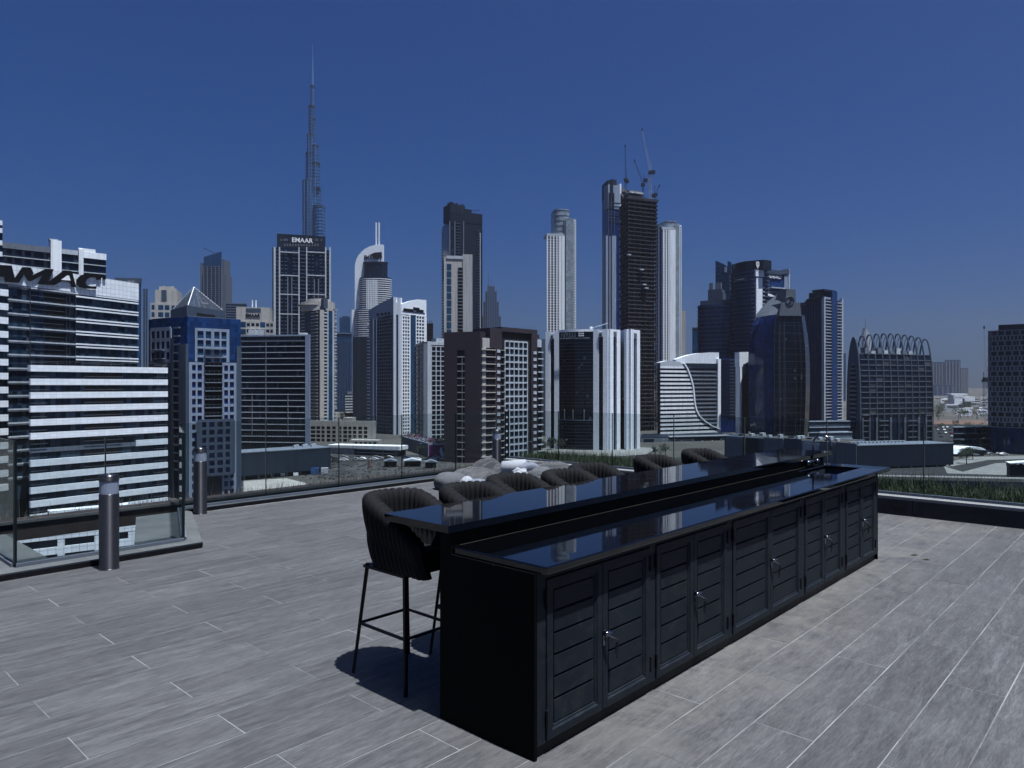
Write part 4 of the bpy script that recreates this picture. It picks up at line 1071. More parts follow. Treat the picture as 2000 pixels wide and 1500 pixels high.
# beige stepped tower head, dark glass pair, slant-topped tower and a ribbed slab further off
Fq = Face(P(293, 420), P(352, 424))
bq = Bld('beige_tower', 'beige stepped tower head between dark glass block and pyramid', Fq.pt(Fq.L / 2, -8))
S, h = Fq.s, Fq.h
core(bq, quad_plan(Fq.pt(S(294)), Fq.pt(S(350)), depth=16), h(320, 592), 'beige')
bq.piece('upper_tier', 'beige', Fq, S(302), S(346), h(320, 592), h(320, 566), -14, -.5); bq.piece('roof_box', 'beige', Fq, S(310), S(338), h(320, 566), h(320, 559), -10, -1)
bq.piece('louvre_panel', 'grey_clad', Fq, S(315), S(325), h(320, 588), h(320, 566), -.5, -.35)
for a, b_ in ((296, 302), (309, 319), (322, 331), (335, 341)):
    for r in range(4): bq.piece('window', 'glass_strip', Fq, S(a), S(b_), h(320, 605 + r * 14), h(320, 596 + r * 14), -.05, .06)
for px in (318, 335): bq.p('mast', 'white_paint').box(Fq, S(px) - .25, S(px) + .25, h(320, 566), h(320, 557), -4, -3.5)
bq.done()
Fd = Face(P(224, 900), P(276, 905)); bx = Bld('glass_tower', 'dark glass tower with a pale roof sign just right of the letters', Fd.pt(20, -15))
S, h = Fd.s, Fd.h
core(bx, quad_plan(Fd.pt(0), Fd.pt(Fd.L), depth=30), h(250, 544), 'glass_far'); bx.piece('roof_screen', 'grey_clad', Fd, 0, Fd.L, h(250, 552), h(250, 543), -2, .8)
sign(bx, 'EMAAR', 'offwhite', Fd, S(257), h(250, 549.5), 1.2, 8, 1.7)
core(bx, quad_plan(Fd.pt(S(279)), Fd.pt(S(289)), depth=25), h(284, 564), 'glass_far', 'annex')
for px in (279.5, 284, 288.5): bx.piece('fin', 'mid_grey', Fd, S(px) - .4, S(px) + .4, GZ, h(284, 565), 0, .8)
bx.done()
Fh = Face(P(388, 1300), P(441, 1300)); bh = Bld('slant_tower', 'distant tower with a slanted blue glass top and a small crane', Fh.pt(25, -20))
S, h = Fh.s, Fh.h
m = bh.p('wall', 'glass_far'); pl = quad_plan(Fh.pt(S(398)), Fh.pt(S(433)), depth=35); m.prism(pl, GZ, 0, [h(398, 502), h(433, 491), h(433, 491), h(398, 502)])
for a, b_, y in ((390, 398, 513), (433, 437, 506), (437, 440.5, 536)): bh.p('shoulder', 'metal_grey').box(Fh, S(a), S(b_), GZ, h(a, y), -30, -2)
for px in (398, 405, 413, 421, 428, 433): bh.p('fin', 'mid_grey', 'stuff').box(Fh, S(px) - .5, S(px) + .5, GZ, h(px, 520), 0, 1)
m = bh.p('floor_band', 'mid_grey', 'stuff')
for k in range(34): m.box(Fh, S(398), S(433), h(410, 520) - k * 3.8 - .7, h(410, 520) - k * 3.8, 0, .7)
j = bh.p('crane_jib', 'steel_dark'); a = Vector((*Fh.pt(S(416), -10), h(416, 494))); e = Vector((*Fh.pt(S(393), -10), h(393, 482))); j.bar(a, e, .7); bh.done()
Ff = Face(P(441, 700), P(482, 705)); bf = Bld('ribbed_slab', 'distant blue slab with thin horizontal lines behind the pyramid', Ff.pt(10, -10))
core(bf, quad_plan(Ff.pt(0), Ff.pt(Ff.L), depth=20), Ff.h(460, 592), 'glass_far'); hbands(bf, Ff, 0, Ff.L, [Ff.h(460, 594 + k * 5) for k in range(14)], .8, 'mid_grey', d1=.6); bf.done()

# beige tower head with dark lettering
Fj = Face(P(456, 450), P(536, 455)); bj = Bld('beige_sign_tower', 'beige tower head with dark lettering and twin masts', Fj.pt(Fj.L / 2, -8))
S, h = Fj.s, Fj.h
core(bj, quad_plan(Fj.pt(0), Fj.pt(Fj.L), depth=22), h(490, 627), 'cream'); bj.piece('upper_tier', 'beige', Fj, S(461), S(527), h(490, 627), h(490, 600), -14, -.4)
bj.piece('louvre_panel', 'grey_clad', Fj, S(480), S(509), h(490, 609), h(490, 602), -.38, -.25)
sign(bj, 'EMAAR', 'sign_black', Fj, S(494), h(490, 615.5), -.2, S(508) - S(480), 2.0, extra=.02)
for px in (490.5, 497.5): bj.piece('mast', 'white_paint', Fj, S(px) - .3, S(px) + .3, h(490, 600), h(490, 584), -6, -5.4)
for r in range(2):
    for a, b_ in ((482, 488), (491, 497), (500, 506), (520, 526), (528, 533)): bj.piece('window', 'glass_pane', Fj, S(a), S(b_), h(490, 637 + r * 12), h(490, 631 + r * 12), -.02, .07)
    bj.piece('window', 'glass_strip', Fj, S(468), S(480), h(490, 639 + r * 14), h(490, 629 + r * 14), -.02, .07); bj.piece('window', 'glass_strip', Fj, S(508), S(518), h(490, 639 + r * 14), h(490, 629 + r * 14), -.02, .07)
bj.piece('terrace_block', 'offwhite', Fj, S(487), S(517), h(490, 656), h(490, 645), -.1, 4); bj.done()

# grey glass office with thin white floor lines
Fk = Face(P(466, 404), P(606, 398)); bk = Bld('banded_office', 'grey framed glass office with thin white floor lines', Fk.pt(Fk.L / 2, -10))
S, h = Fk.s, Fk.h
zk = h(535, 654); core(bk, quad_plan(Fk.pt(0), Fk.pt(Fk.L), depth=26), zk - .5, 'glass_navy')
bk.piece('frame', 'grey_clad', Fk, 0, S(472), GZ, zk - 1, -.2, .9); bk.piece('frame', 'blue_grey', Fk, S(597.5), Fk.L, GZ, zk - 1, -.2, .9)
bk.piece('cornice', 'blue_grey', Fk, 0, Fk.L, zk - .9, zk, -.5, .9); bk.piece('cornice', 'mid_grey', Fk, S(472), S(597.5), zk - 3.8, zk - 3.1, -.1, .6)
for r in range(18):
    z = h(535, 676 + r * 11.7)
    if z > GZ + 8: bk.piece('floor_line', 'offwhite', Fk, S(472), S(597.5), z - .38, z, -.05, .55)
bk.piece('mullion', 'mid_grey', Fk, S(520) - .18, S(520) + .18, GZ + 12, zk - 1, -.05, .6)
for px in (493, 563): bk.piece('mullion', 'mid_grey', Fk, S(px) - .16, S(px) + .16, GZ + 12, h(px, 768), -.05, .6)
m = bk.p('roof_grille', 'metal_grey', 'stuff')
for k in range(44): px = 484 + k * 2.4; m.box(Fk, S(px) - .12, S(px) + .12, zk - 3.1, zk - 1.0, .05, .3)
m = bk.p('plant_fin', 'steel_dark', 'stuff')
for k in range(36): px = 474 + k * 3.4; m.box(Fk, S(px) - .1, S(px) + .1, GZ + 3, GZ + 13, .0, .35)
bk.piece('roof_box', 'white_paint', Fk, S(577), S(588), zk, zk + 1.4, -9, -5); bk.done()

# tall dark tower with white piers and a white-lettered name band
Fl = Face(P(532, 690), P(646, 706)); bl = Bld('dark_pier_tower', 'tall dark tower with white vertical piers and a white name at its crown', Fl.pt(Fl.L / 2, -15))
S, h = Fl.s, Fl.h
zl = h(590, 486); core(bl, quad_plan(Fl.pt(0), Fl.pt(Fl.L), depth=34), zl, 'glass_navy')
core(bl, quad_plan(Fl.pt(S(541)), Fl.pt(S(635.5)), depth=26), h(590, 459), 'dark_clad', 'crown', zl + .01)
sign(bl, 'EMAAR', 'sign_white', Fl, S(591), h(591, 469.5), .3, S(612) - S(571), 4.4, .5, extra=.015)
m = bl.p('crown_grille', 'metal_grey', 'stuff')
for px in (549, 555, 558, 561, 617, 620, 628): m.box(Fl, S(px) - .5, S(px) + .5, h(px, 471), h(px, 466), .02, .2)
for k in range(13): px = 556 + k * 5.4; m.box(Fl, S(px) - .7, S(px) + .7, h(px, 481), h(px, 476), .02, .2)
for px, w in ((536.5, 1.9), (546, 1.3), (584, 1.1), (599, 1.1), (636, 1.3), (644.5, 1.6)): bl.piece('pier', 'offwhite', Fl, S(px) - w / 2, S(px) + w / 2, GZ, h(px, 483), -.1, 1.3)
for px in (562, 570): bl.piece('pier', 'mid_grey', Fl, S(px) - .5, S(px) + .5, GZ, h(px, 541), -.1, 1.0)
for px in (614, 622): bl.piece('pier', 'mid_grey', Fl, S(px) - .5, S(px) + .5, GZ, h(px, 545), -.1, 1.0)
for y in (492, 537.5, 574.5, 613): 
    for a, b_ in ((546, 584), (599, 636)): bl.piece('sky_lobby_band', 'offwhite', Fl, S(a), S(b_), h(a, y + 1), h(a, y - 1), -.1, 1.1)
m = bl.p('balcony_slab', 'grey_clad', 'stuff')
for k in range(38):
    z = zl - 2 - k * 3.6
    for a, b_ in ((548, 553), (556, 561), (572, 577), (579, 583), (601, 606), (609, 613), (624, 629), (631, 635), (586, 597), (538, 545), (638, 643)): m.box(Fl, S(a), S(b_), z - .9, z, -.1, .8)
bl.done()

# beige residential tower with a round crown
c0, cl, cr = P(624, 625), P(588, 650), P(655, 640)
bm_ = Bld('beige_residence', 'slim beige residential tower with white balconies and a rounded crown', c0)
plan = quad_plan(cl, c0, cr); F1, F2 = Face(cl, c0), Face(c0, cr)
zc = HZ(606, 630); core(bm_, plan, zc, 'glass_navy')
cen = (plan[0] + plan[2]) / 2
bm_.p('crown', 'beige').prism(ring(cen.x, cen.y, 15, 13, 20), zc + .01, HZ(590, 640)); bm_.p('crown_cap', 'beige').prism(ring(cen.x + 1, cen.y, 10.5, 9, 20), HZ(590, 640) + .01, HZ(584, 640))
bm_.p('crown_brim', 'cream').prism(ring(cen.x - 3, cen.y - 2, 15, 12, 20), HZ(597, 640), HZ(596, 640)); bm_.p('roof_plant', 'steel_dark').prism(ring(cen.x + 2, cen.y, 6, 5, 12), HZ(584, 640) + .01, HZ(581, 640))
bm_.piece('crown_panel', 'grey_clad', F2, F2.s(633), F2.s(641), HZ(603, 636), HZ(585, 636), -4, -.5)
S = F2.s
for a, b_, mt in ((624, 632, 'beige'), (638.5, 640.5, 'offwhite'), (648.5, 652, 'offwhite')): bm_.piece('pier', mt, F2, S(a), S(b_), GZ, zc, -.1, .7)
bm_.p('glass_strip', 'glass_strip').box(F2, S(640.5), S(648.5), GZ, zc - 1, -.1, .2)
m = bm_.p('balcony_slab', 'offwhite', 'stuff'); n_ = bm_.p('balcony_side', 'cream', 'stuff')
for k in range(37):
    z = zc - 1.5 - k * 2.95; m.box(F2, S(632), S(638.6), z - 1.2, z, -.1, .5); m.box(F2, S(652), S(656), z - .9, z, -1.5, 1.2)
    n_.box(F1, F1.s(590), F1.s(597), z - .9, z, -.1, 1.3); n_.box(F1, F1.s(609), F1.s(621), z - .8, z, -.1, 1.2)
for k in range(9): n_.box(F2, S(652), S(656), HZ(606 + k * 24, 640) - .2, HZ(606 + k * 24, 640) + 1, -1, 1.5)
bm_.done()

# the needle tower, stepping back as it rises
by_ = Bld('needle_tower', 'very tall stepped blue-grey skyscraper tapering to a needle spire', P(612, 1654))
Yb = 1654; pxm = Yb / 1400
def tier(name, x0, x1, y0, y1, dy=0, mat='glass_needle', n=14):
    c = P((x0 + x1) / 2, Yb + dy); r = (x1 - x0) / 2 * pxm; m = MB(); pl = ring(c.x, c.y, r, r, n); m.prism(pl, HZ(y0, Yb), HZ(y1, Yb)); obj(name, m, mat, by_.root, by_.org)
    bnd = by_.p('floor_band', 'needle_band', 'stuff'); z = HZ(y0, Yb) + 4
    while z < HZ(y1, Yb) - 3: bnd.prism(grow(pl, .7), z, z + 1.0); z += 7.5
    m = MB(); m.prism(grow(pl, .5), HZ(y1, Yb) - 5, HZ(y1, Yb) + .5); obj('ledge', m, 'steel_dark', by_.root, by_.org)
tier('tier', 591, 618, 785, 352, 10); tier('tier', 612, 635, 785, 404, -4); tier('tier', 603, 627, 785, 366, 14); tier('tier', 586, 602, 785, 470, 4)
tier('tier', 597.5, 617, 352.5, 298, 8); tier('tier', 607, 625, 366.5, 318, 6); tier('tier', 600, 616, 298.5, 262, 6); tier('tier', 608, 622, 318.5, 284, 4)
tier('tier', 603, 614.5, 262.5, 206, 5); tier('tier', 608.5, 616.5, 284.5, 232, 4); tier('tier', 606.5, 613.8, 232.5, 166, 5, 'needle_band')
m = by_.p('spire', 'needle_band'); c = P(610.5, Yb + 5); prof = [(166, 2.6), (140, 1.7), (120, 1.1), (84, .35)]
for (ya, ra), (yb, rb) in zip(prof, prof[1:]): m.bar((c.x, c.y, HZ(ya, Yb)), (c.x, c.y, HZ(yb, Yb)), ra * pxm, rb * pxm, 8)
m = by_.p('fin', 'needle_band', 'stuff')
for px, y1 in ((594, 352), (600, 352), (606, 352), (613, 352), (619, 404), (626, 404), (632, 404), (603, 264), (609, 264), (616, 282)):
    q = P(px, Yb - 12); m.bar((q.x, q.y, GZ), (q.x, q.y, HZ(y1, Yb)), .8)
by_.done()

# ------------------------------------------------------------------ middle of the skyline
Fn = Face(P(656, 1100), P(692, 1100)); bn = Bld('hazy_slab', 'hazy blue slab between the beige residence and the sail tower', Fn.pt(10, -10))
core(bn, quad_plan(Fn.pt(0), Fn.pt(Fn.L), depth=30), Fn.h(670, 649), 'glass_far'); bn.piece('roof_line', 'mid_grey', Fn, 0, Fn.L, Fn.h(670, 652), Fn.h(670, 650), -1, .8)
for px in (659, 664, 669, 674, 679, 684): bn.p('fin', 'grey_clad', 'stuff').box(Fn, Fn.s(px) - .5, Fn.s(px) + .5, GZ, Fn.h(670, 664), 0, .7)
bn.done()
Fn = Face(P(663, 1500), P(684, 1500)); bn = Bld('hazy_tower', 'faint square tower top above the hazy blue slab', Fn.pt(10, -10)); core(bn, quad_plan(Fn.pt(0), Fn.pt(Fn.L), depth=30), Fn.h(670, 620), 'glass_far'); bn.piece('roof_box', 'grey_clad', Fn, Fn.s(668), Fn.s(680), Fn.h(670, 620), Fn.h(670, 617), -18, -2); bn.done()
Fn = Face(P(674, 800), P(698, 805)); bn = Bld('striped_office', 'small white striped office at the foot of the sail tower', Fn.pt(7, -6))
core(bn, quad_plan(Fn.pt(0), Fn.pt(Fn.L), depth=15), Fn.h(685, 770), 'glass_navy'); hbands(bn, Fn, 0, Fn.L, [Fn.h(685, 775 + 5.2 * k) for k in range(7)], 1.3, 'offwhite', d1=.5); bn.piece('roof_box', 'mid_grey', Fn, 3, 9, Fn.h(685, 770), Fn.h(685, 765), -8, -3); bn.done()

# the sail-topped tower
Yo = 1050; Fo = Face(P(686, Yo), P(768, Yo)); bo = Bld('sail_tower', 'white sail-shaped tower with rounded shoulder, two masts and dark lettering', Fo.pt(25, -12))
S, h = Fo.s, Fo.h
pts = [(S(693), GZ), (S(693), h(693, 522))]
for i in range(1, 9):
    a = math.pi / 2 * i / 8; pts.append((S(739 - 46 * math.cos(a)), h(700, 522 - 44 * math.sin(a))))
pts += [(S(748), h(748, 477.5)), (S(748), GZ)]
bo.p('sail_wall', 'white_panel').wall_poly(Fo, pts, -9, 0)
bo.p('left_fin', 'white_panel').box(Fo, S(687), S(692), GZ, h(690, 605), -9, .5)
for px in (734.3, 740): bo.piece('mast', 'white_paint', Fo, S(px) - .9, S(px) + .9, h(px, 500), h(px, 434), -3, -1.2)
def half_drum(b, name, mat, F, p0, p1, y0, y1, bulge, n=12, d=.02, grow_d=0):
    s0, s1 = F.s(p0) - grow_d, F.s(p1) + grow_d; c = (s0 + s1) / 2; r = (s1 - s0) / 2
    pl = [F.pt(c - r * math.cos(math.pi * i / n), d + (bulge + grow_d) * math.sin(math.pi * i / n)) for i in range(n + 1)]
    b.p(name, mat, 'stuff' if name == 'floor_band' else None).prism(pl, y0, y1)
half_drum(bo, 'crown_glass', 'glass_navy', Fo, 710, 757, h(730, 544), h(730, 515), 9); half_drum(bo, 'crown_brim', 'dark_clad', Fo, 709, 758, h(730, 515.5), h(730, 512.5), 10)
half_drum(bo, 'upper_body', 'glass_navy', Fo, 702, 764, GZ, h(730, 543), 13); half_drum(bo, 'lower_body', 'glass_navy', Fo, 693.5, 769, GZ, h(730, 606), 17)
for k in range(30):
    y = 546 + k * 4.1
    if y < 606: half_drum(bo, 'floor_band', 'white_paint', Fo, 702, 764, h(730, y + 1.4), h(730, y), 13, grow_d=.7)
    elif y < 660: half_drum(bo, 'floor_band', 'white_paint', Fo, 693.5, 769, h(730, y + 1.5), h(730, y), 17, grow_d=.7)
m = bo.p('window_grid', 'white_paint', 'stuff')
for i in range(7):
    px = 720 + i * 3.2; c = (S(702) + S(764)) / 2; r = (S(764) - S(702)) / 2; t = (S(px) - c) / r; dd = 13 * math.sqrt(max(0, 1 - t * t))
    m.box(Fo, S(px) - .65, S(px) + .65, h(730, 606), h(730, 549), dd - .5, dd + .95)
sign(bo, 'EMAAR', 'sign_black', Fo, S(724), h(724, 503), .4, S(737) - S(712), 6.2, .5, extra=.02)
q = lambda pts: [(S(690 + x / 9), h(720, 440 + y / 9)) for x, y in pts]
bo.p('bird_emblem', 'sign_black').wall_poly(Fo, q([(285, 520), (380, 480), (500, 470), (505, 560), (470, 640), (480, 560), (420, 610), (400, 590), (330, 580), (360, 545)]), .05, .6)
bo.done()
Fp = Face(P(689, 740), P(727, 745)); bp2 = Bld('dark_block', 'plain dark block in front of the sail tower', Fp.pt(8, -8)); core(bp2, quad_plan(Fp.pt(0), Fp.pt(Fp.L), depth=20), Fp.h(705, 658), 'dark_clad'); bp2.piece('pier', 'steel_dark', Fp, Fp.s(700), Fp.s(702), GZ, Fp.h(705, 659), 0, .4); bp2.piece('pier', 'steel_dark', Fp, Fp.s(714), Fp.s(716), GZ, Fp.h(705, 659), 0, .4); bp2.done()

# white residential tower with blue strips
cl, c0, c1, cr = P(721, 606), P(769, 578), P(783, 577), P(832, 600)
bq = Bld('white_residence', 'white residential tower with blue glass strips and a swept roof screen', c0)
plan = [cl, c0, c1, cr, cr + Vector((-14, 40)), cl + Vector((8, 40))]; F1, F2, F3 = Face(cl, c0), Face(c0, c1), Face(c1, cr)
zq = HZ(614, 580); core(bq, plan, zq, 'glass_navy')
bq.p('corner_pier', 'white_panel').box(F2, 0, F2.s(774), GZ, HZ(580, 575), -3, .8); bq.p('corner_pier', 'white_panel').box(F2, F2.s(778.5), F2.L, GZ, HZ(581, 575), -3, .8)
bq.p('glass_strip', 'glass_strip').box(F2, F2.s(774), F2.s(778.5), GZ, HZ(614, 575), -.5, .3); bq.p('corner_pier', 'white_panel').box(F2, F2.s(774), F2.s(778.5), HZ(614, 575), HZ(590, 575), -3, .7)
S = F1.s
bq.p('roof_screen', 'blue_grey').wall_poly(F1, [(0, F1.h(722, 628)), (F1.L, F1.h(769, 613)), (F1.L, F1.h(769, 580)), (S(745), F1.h(745, 592)), (0, F1.h(722, 606))], -1.5, .6)
for a, b_ in ((736.5, 742), (744.5, 750), (752, 757), (759, 763)): bq.piece('roof_opening', 'void_dark', F1, S(a), S(b_), F1.h(750, 615), F1.h(750, 611), .5, .63)
for a, b_, mt in ((722, 729.5, 'mid_grey'), (729.5, 731.5, 'white_paint'), (736, 737.5, 'white_paint')): bq.piece('pier', mt, F1, S(a), S(b_), GZ, F1.h(733, 622), -.1, .7)
bq.p('glass_strip', 'glass_strip').box(F1, S(731.5), S(736), GZ, F1.h(733, 622), -.1, .25)
grid_skin(bq, F1, S(738), S(767.5), GZ, F1.h(750, 617), 7, 2.85, 'mid_grey', .55, .8, .9)
m = bq.p('balcony_edge', 'white_paint', 'stuff')
for k in range(38): z = F1.h(725, 625) - k * 2.85; m.box(F1, S(719.5), S(724), z - .6, z, -1, 1.2)
S = F3.s
bq.p('roof_screen', 'white_panel').wall_poly(F3, [(0, F3.h(784, 614)), (F3.L, F3.h(832, 617)), (F3.L, F3.h(832, 586)), (S(815), F3.h(815, 585)), (S(800), F3.h(800, 588)), (0, F3.h(784, 594))], -1.5, .5)
w_ = [(787, 602, 806, 607), (806, 600, 818, 606), (812, 604, 826, 609)]
for x0, y0, x1, y1 in w_: bq.p('roof_sign', 'sign_black').box(F3, S(x0), S(x1), F3.h(x0, y1), F3.h(x0, y0), .55, .9)
bq.p('roof_sign_rail', 'sign_black').box(F3, S(785), S(829), F3.h(805, 610), F3.h(805, 609), .55, .8)
bq.p('glass_strip', 'glass_strip').box(F3, S(800.5), S(811), GZ, F3.h(805, 616), -.1, .25)
for a, b_ in ((783, 785.5), (798.5, 800.5), (811, 812.5), (828, 832)): bq.piece('pier', 'white_paint', F3, S(a), min(S(b_), F3.L), GZ, F3.h(a, 615), -.1, .8)
grid_skin(bq, F3, S(785), S(799), GZ, F3.h(790, 617), 3, 2.85, 'white_paint', .75, .85, .7); grid_skin(bq, F3, S(812), S(828), GZ, F3.h(820, 617), 3, 2.85, 'white_paint', .75, .85, .7)
bq.done()

# low grey-white residence right of it
cl, c0, cr = P(811, 548), P(826, 520), P(872, 530); bs = Bld('grey_residence', 'grey-white residence with balcony grid left of the brown building', c0)
F1, F2 = Face(cl, c0), Face(c0, cr); zs_ = HZ(668, 522); core(bs, quad_plan(cl, c0, cr), zs_, 'glass_navy')
S = F2.s
bs.piece('pier', 'mid_grey', F2, 0, S(834), GZ, zs_ - 1, -.1, .8); bs.piece('pier', 'offwhite', F2, S(834), S(841), GZ, zs_ + .5, -.1, .9); bs.piece('parapet', 'offwhite', F2, S(834), F2.L, zs_ - 2, zs_ + .4, -1, .8); bs.piece('roof_box', 'offwhite', F2, S(852), S(870), zs_ + .4, zs_ + 3, -8, .2)
grid_skin(bs, F2, S(842), S(869), GZ, zs_ - 3, 3, 3.55, 'offwhite', .6, .55, .8); grid_skin(bs, F1, 0, F1.L, GZ, zs_ - 2, 2, 3.55, 'grey_clad', .5, .7, .5); bs.done()
Fz = Face(P(831, 800), P(846, 800)); bz = Bld('unfinished_block', 'dark unfinished block peeping over the grey-white residence', Fz.pt(4, -4)); core(bz, quad_plan(Fz.pt(0), Fz.pt(Fz.L), depth=12), Fz.h(838, 632), 'void_dark'); hbands(bz, Fz, 0, Fz.L, [Fz.h(838, 633 + 5 * k) for k in range(8)], .8, 'concrete_raw', d1=.8)
for px in (834, 839, 843): bz.p('starter_bar', 'steel_dark', 'stuff').box(Fz, Fz.s(px) - .3, Fz.s(px) + .3, Fz.h(838, 634), Fz.h(838, 626), -2, -1.4)
bz.done()

# black tower and the beige tower in front of it
cl, c0, cr = P(864, 840), P(880, 800), P(942, 820); bt = Bld('black_tower', 'tall charcoal tower with a stepped crown behind a beige tower', c0)
F1, F2 = Face(cl, c0), Face(c0, cr); plan = quad_plan(cl, c0, cr); S = F2.s
core(bt, plan, HZ(432, 810), 'dark_clad'); 
for a, b_, y in ((879, 897, 398), (897, 908, 401), (908, 921, 408), (921, 942, 416)): bt.p('crown', 'dark_clad').box(F2, S(a), S(b_), HZ(432, 810) - 2, F2.h(a, y), -18, .2)
for px, y in ((882, 394), (886, 396), (893, 397), (900, 400), (904, 399)): bt.p('crown_fin', 'steel_dark').box(F2, S(px) - .8, S(px) + .8, F2.h(px, y + 20), F2.h(px, y), -10, .6)
for px in (878, 888, 905): bt.piece('pier', 'mid_grey', F2, S(px) - .5, S(px) + .5, GZ, F2.h(px, 432), -.1, .7)
m = bt.p('balcony_slab', 'grey_clad', 'stuff')
for k in range(64):
    z = F2.h(895, 436) - k * 3.3; m.box(F2, S(891), S(899), z - .8, z, -.1, .8); m.box(F2, S(931), S(936), z - 6, z - 5.2, -.1, .8); m.box(F1, -1, 3, z - .9, z, -.1, 1.2)
bt.p('glass_strip', 'glass_navy').box(F2, S(882), S(890), GZ, F2.h(885, 436), -.1, .3); bt.p('glass_strip', 'glass_navy').box(F2, S(930), S(937), GZ, F2.h(933, 450), -.1, .3)
bt.p('glass_strip', 'glass_navy').box(F1, 2, F1.L - 2, GZ, HZ(436, 815), -.1, .3); bt.piece('pier', 'offwhite', F2, S(937), S(938.2), GZ, F2.h(937, 455), -.1, .6)
bt.p('roof_crane', 'steel_dark').bar((*F2.pt(S(920), -5), F2.h(920, 410)), (*F2.pt(S(941), -5), F2.h(941, 409)), .3); bt.done()
Fb = Face(P(867, 620), P(922, 624)); be = Bld('beige_tower', 'beige tower with a column of dark glass before the charcoal tower', Fb.pt(12, -8))
S, h = Fb.s, Fb.h; ze = h(895, 500); core(be, quad_plan(Fb.pt(0), Fb.pt(Fb.L), depth=20), ze - 1, 'beige')
be.piece('parapet', 'offwhite', Fb, S(872), S(908), ze - 2.5, ze, -1, .5); be.piece('tower_head', 'beige', Fb, S(904), Fb.L + .2, GZ, h(910, 497), -8, .8)
for k in range(11): z = h(880, 515 + k * 14.2); be.piece('window', 'glass_strip', Fb, S(872.5), S(881.5), z - 5.6, z - .3, -.05, .12)
be.p('recess', 'void_dark').box(Fb, S(894.5), S(905), GZ, h(900, 522), -.05, .05)
m = be.p('balcony_slab', 'mid_grey', 'stuff')
for k in range(46): z = h(900, 522) - k * 2.95; m.box(Fb, S(894.8), S(903.5), z - .8, z, -.05, .9)
for px in (868, 908, 913, 918, 921.5): be.piece('pier', 'offwhite', Fb, S(px) - .35, S(px) + .35, GZ, ze - 6 if px < 900 else h(910, 499), -.1, 1.1)
be.done()
Yu = 2300; bu = Bld('stepped_hazy_tower', 'faint stepped blue tower with twin spikes right of the charcoal tower', P(958, Yu))
for x0, x1, y in ((942, 978, 618), (944, 974, 590), (948, 970, 570), (952, 966, 560)):
    F = Face(P(x0, Yu - (978 - x1)), P(x1, Yu - (978 - x1))); bu.p('tier', 'glass_far').box(F, 0, F.L, GZ, HZ(y, Yu), -30, 0)
    for k in range(5): bu.p('fin', 'mid_grey', 'stuff').box(F, F.L * k / 4 - .7, F.L * k / 4 + .7, GZ, HZ(y, Yu) + 6, 0, 1.2)
for px in (954, 959): q = P(px, Yu); bu.p('spike', 'metal_grey').bar((q.x, q.y, HZ(565, Yu)), (q.x, q.y, HZ(530 if px < 956 else 545, Yu)), 1.3, .3)
bu.done()

# ------------------------------------------------------------------ the brown building
cl, c0, cr = P(868, 372), P(937, 366), P(1058, 402); bv = Bld('brown_apartment_block', 'brown clad apartment block with white window grid and portal frame', c0)
F1, F2 = Face(cl, c0), Face(c0, cr); zv = HZ(648, 368); plan = quad_plan(cl, c0, None, 26) if False else [cl, c0, cr, cr + Vector((-8, 24)), cl + Vector((4, 26))]
S, h = F1.s, F1.h
core(bv, plan, HZ(662, 385), 'void_dark')
m = bv.p('brown_wall', 'brown_clad'); z0s = h(900, 684)
m.box(F1, 0, S(893.5), GZ, zv, -8, .6); m.box(F1, S(908.5), F1.L + .6, GZ, zv, -8, .6); m.box(F1, S(893.5), S(908.5), z0s, zv, -8, .6)
pv_ = (h(900, 690) - h(900, 703.9))
for k in range(17):
    z = z0s - pv_ * (k + 1)
    if z < GZ: break
    bv.piece('landing', 'cream', F1, S(893.5), S(908.5), z, z + .45, -1.5, .55); bv.piece('landing_post', 'cream', F1, S(903) - .25, S(903) + .25, z - 3.2 + .4, z, -.4, .3)
S, h = F2.s, F2.h
bv.piece('beige_pier', 'beige', F2, S(940.5), S(947), GZ, h(945, 662), -6, .7); bv.piece('stair_head', 'beige', F2, S(941), S(957), h(945, 679), h(945, 660), -5, .5)
for a, b_, y in ((965, 975, 655), (1035.5, 1047, 655)): bv.piece('brown_pier', 'brown_clad', F2, S(a), S(b_), GZ, h(a, y), -4, .9)
bv.p('portal', 'brown_clad').box(F2, S(955), S(978), h(965, 679), h(965, 641), -12, .85); bv.p('portal', 'brown_clad').box(F2, S(1036), S(1047), h(1040, 679), h(1040, 644), -12, .95); bv.p('portal', 'brown_clad').box(F2, S(978), S(1036), h(1000, 649), h(1000, 640.5), -12, .88); bv.p('portal_back', 'brown_clad').box(F2, S(978), S(1036), h(1000, 668), h(1000, 649), -12, -2.5)
zt_ = h(1000, 667); zb_ = GZ + 1
nr = 17; ph = (h(1000, 668) - h(1000, 896)) / nr
m = bv.p('grid_frame', 'offwhite'); ncol = 5; s0, s1 = S(985), S(1029)
for k in range(ncol + 1): m.box(F2, s0 + (s1 - s0) * k / ncol - .3, s0 + (s1 - s0) * k / ncol + .3, zb_, zt_, -.3, .55)
for r in range(nr + 1): z = zt_ - r * ph; m.box(F2, s0, s1, z - .42, z + .42, -.3, .52)
for k in range(ncol):
    for r in range(nr): bv.piece('window', 'glass_green', F2, s0 + (s1 - s0) * k / ncol + .38, s0 + (s1 - s0) * (k + 1) / ncol - .38, zt_ - (r + 1) * ph + .42, zt_ - r * ph - .42, -.1, .05)
sl = bv.p('balcony_rail', 'metal_grey', 'stuff')
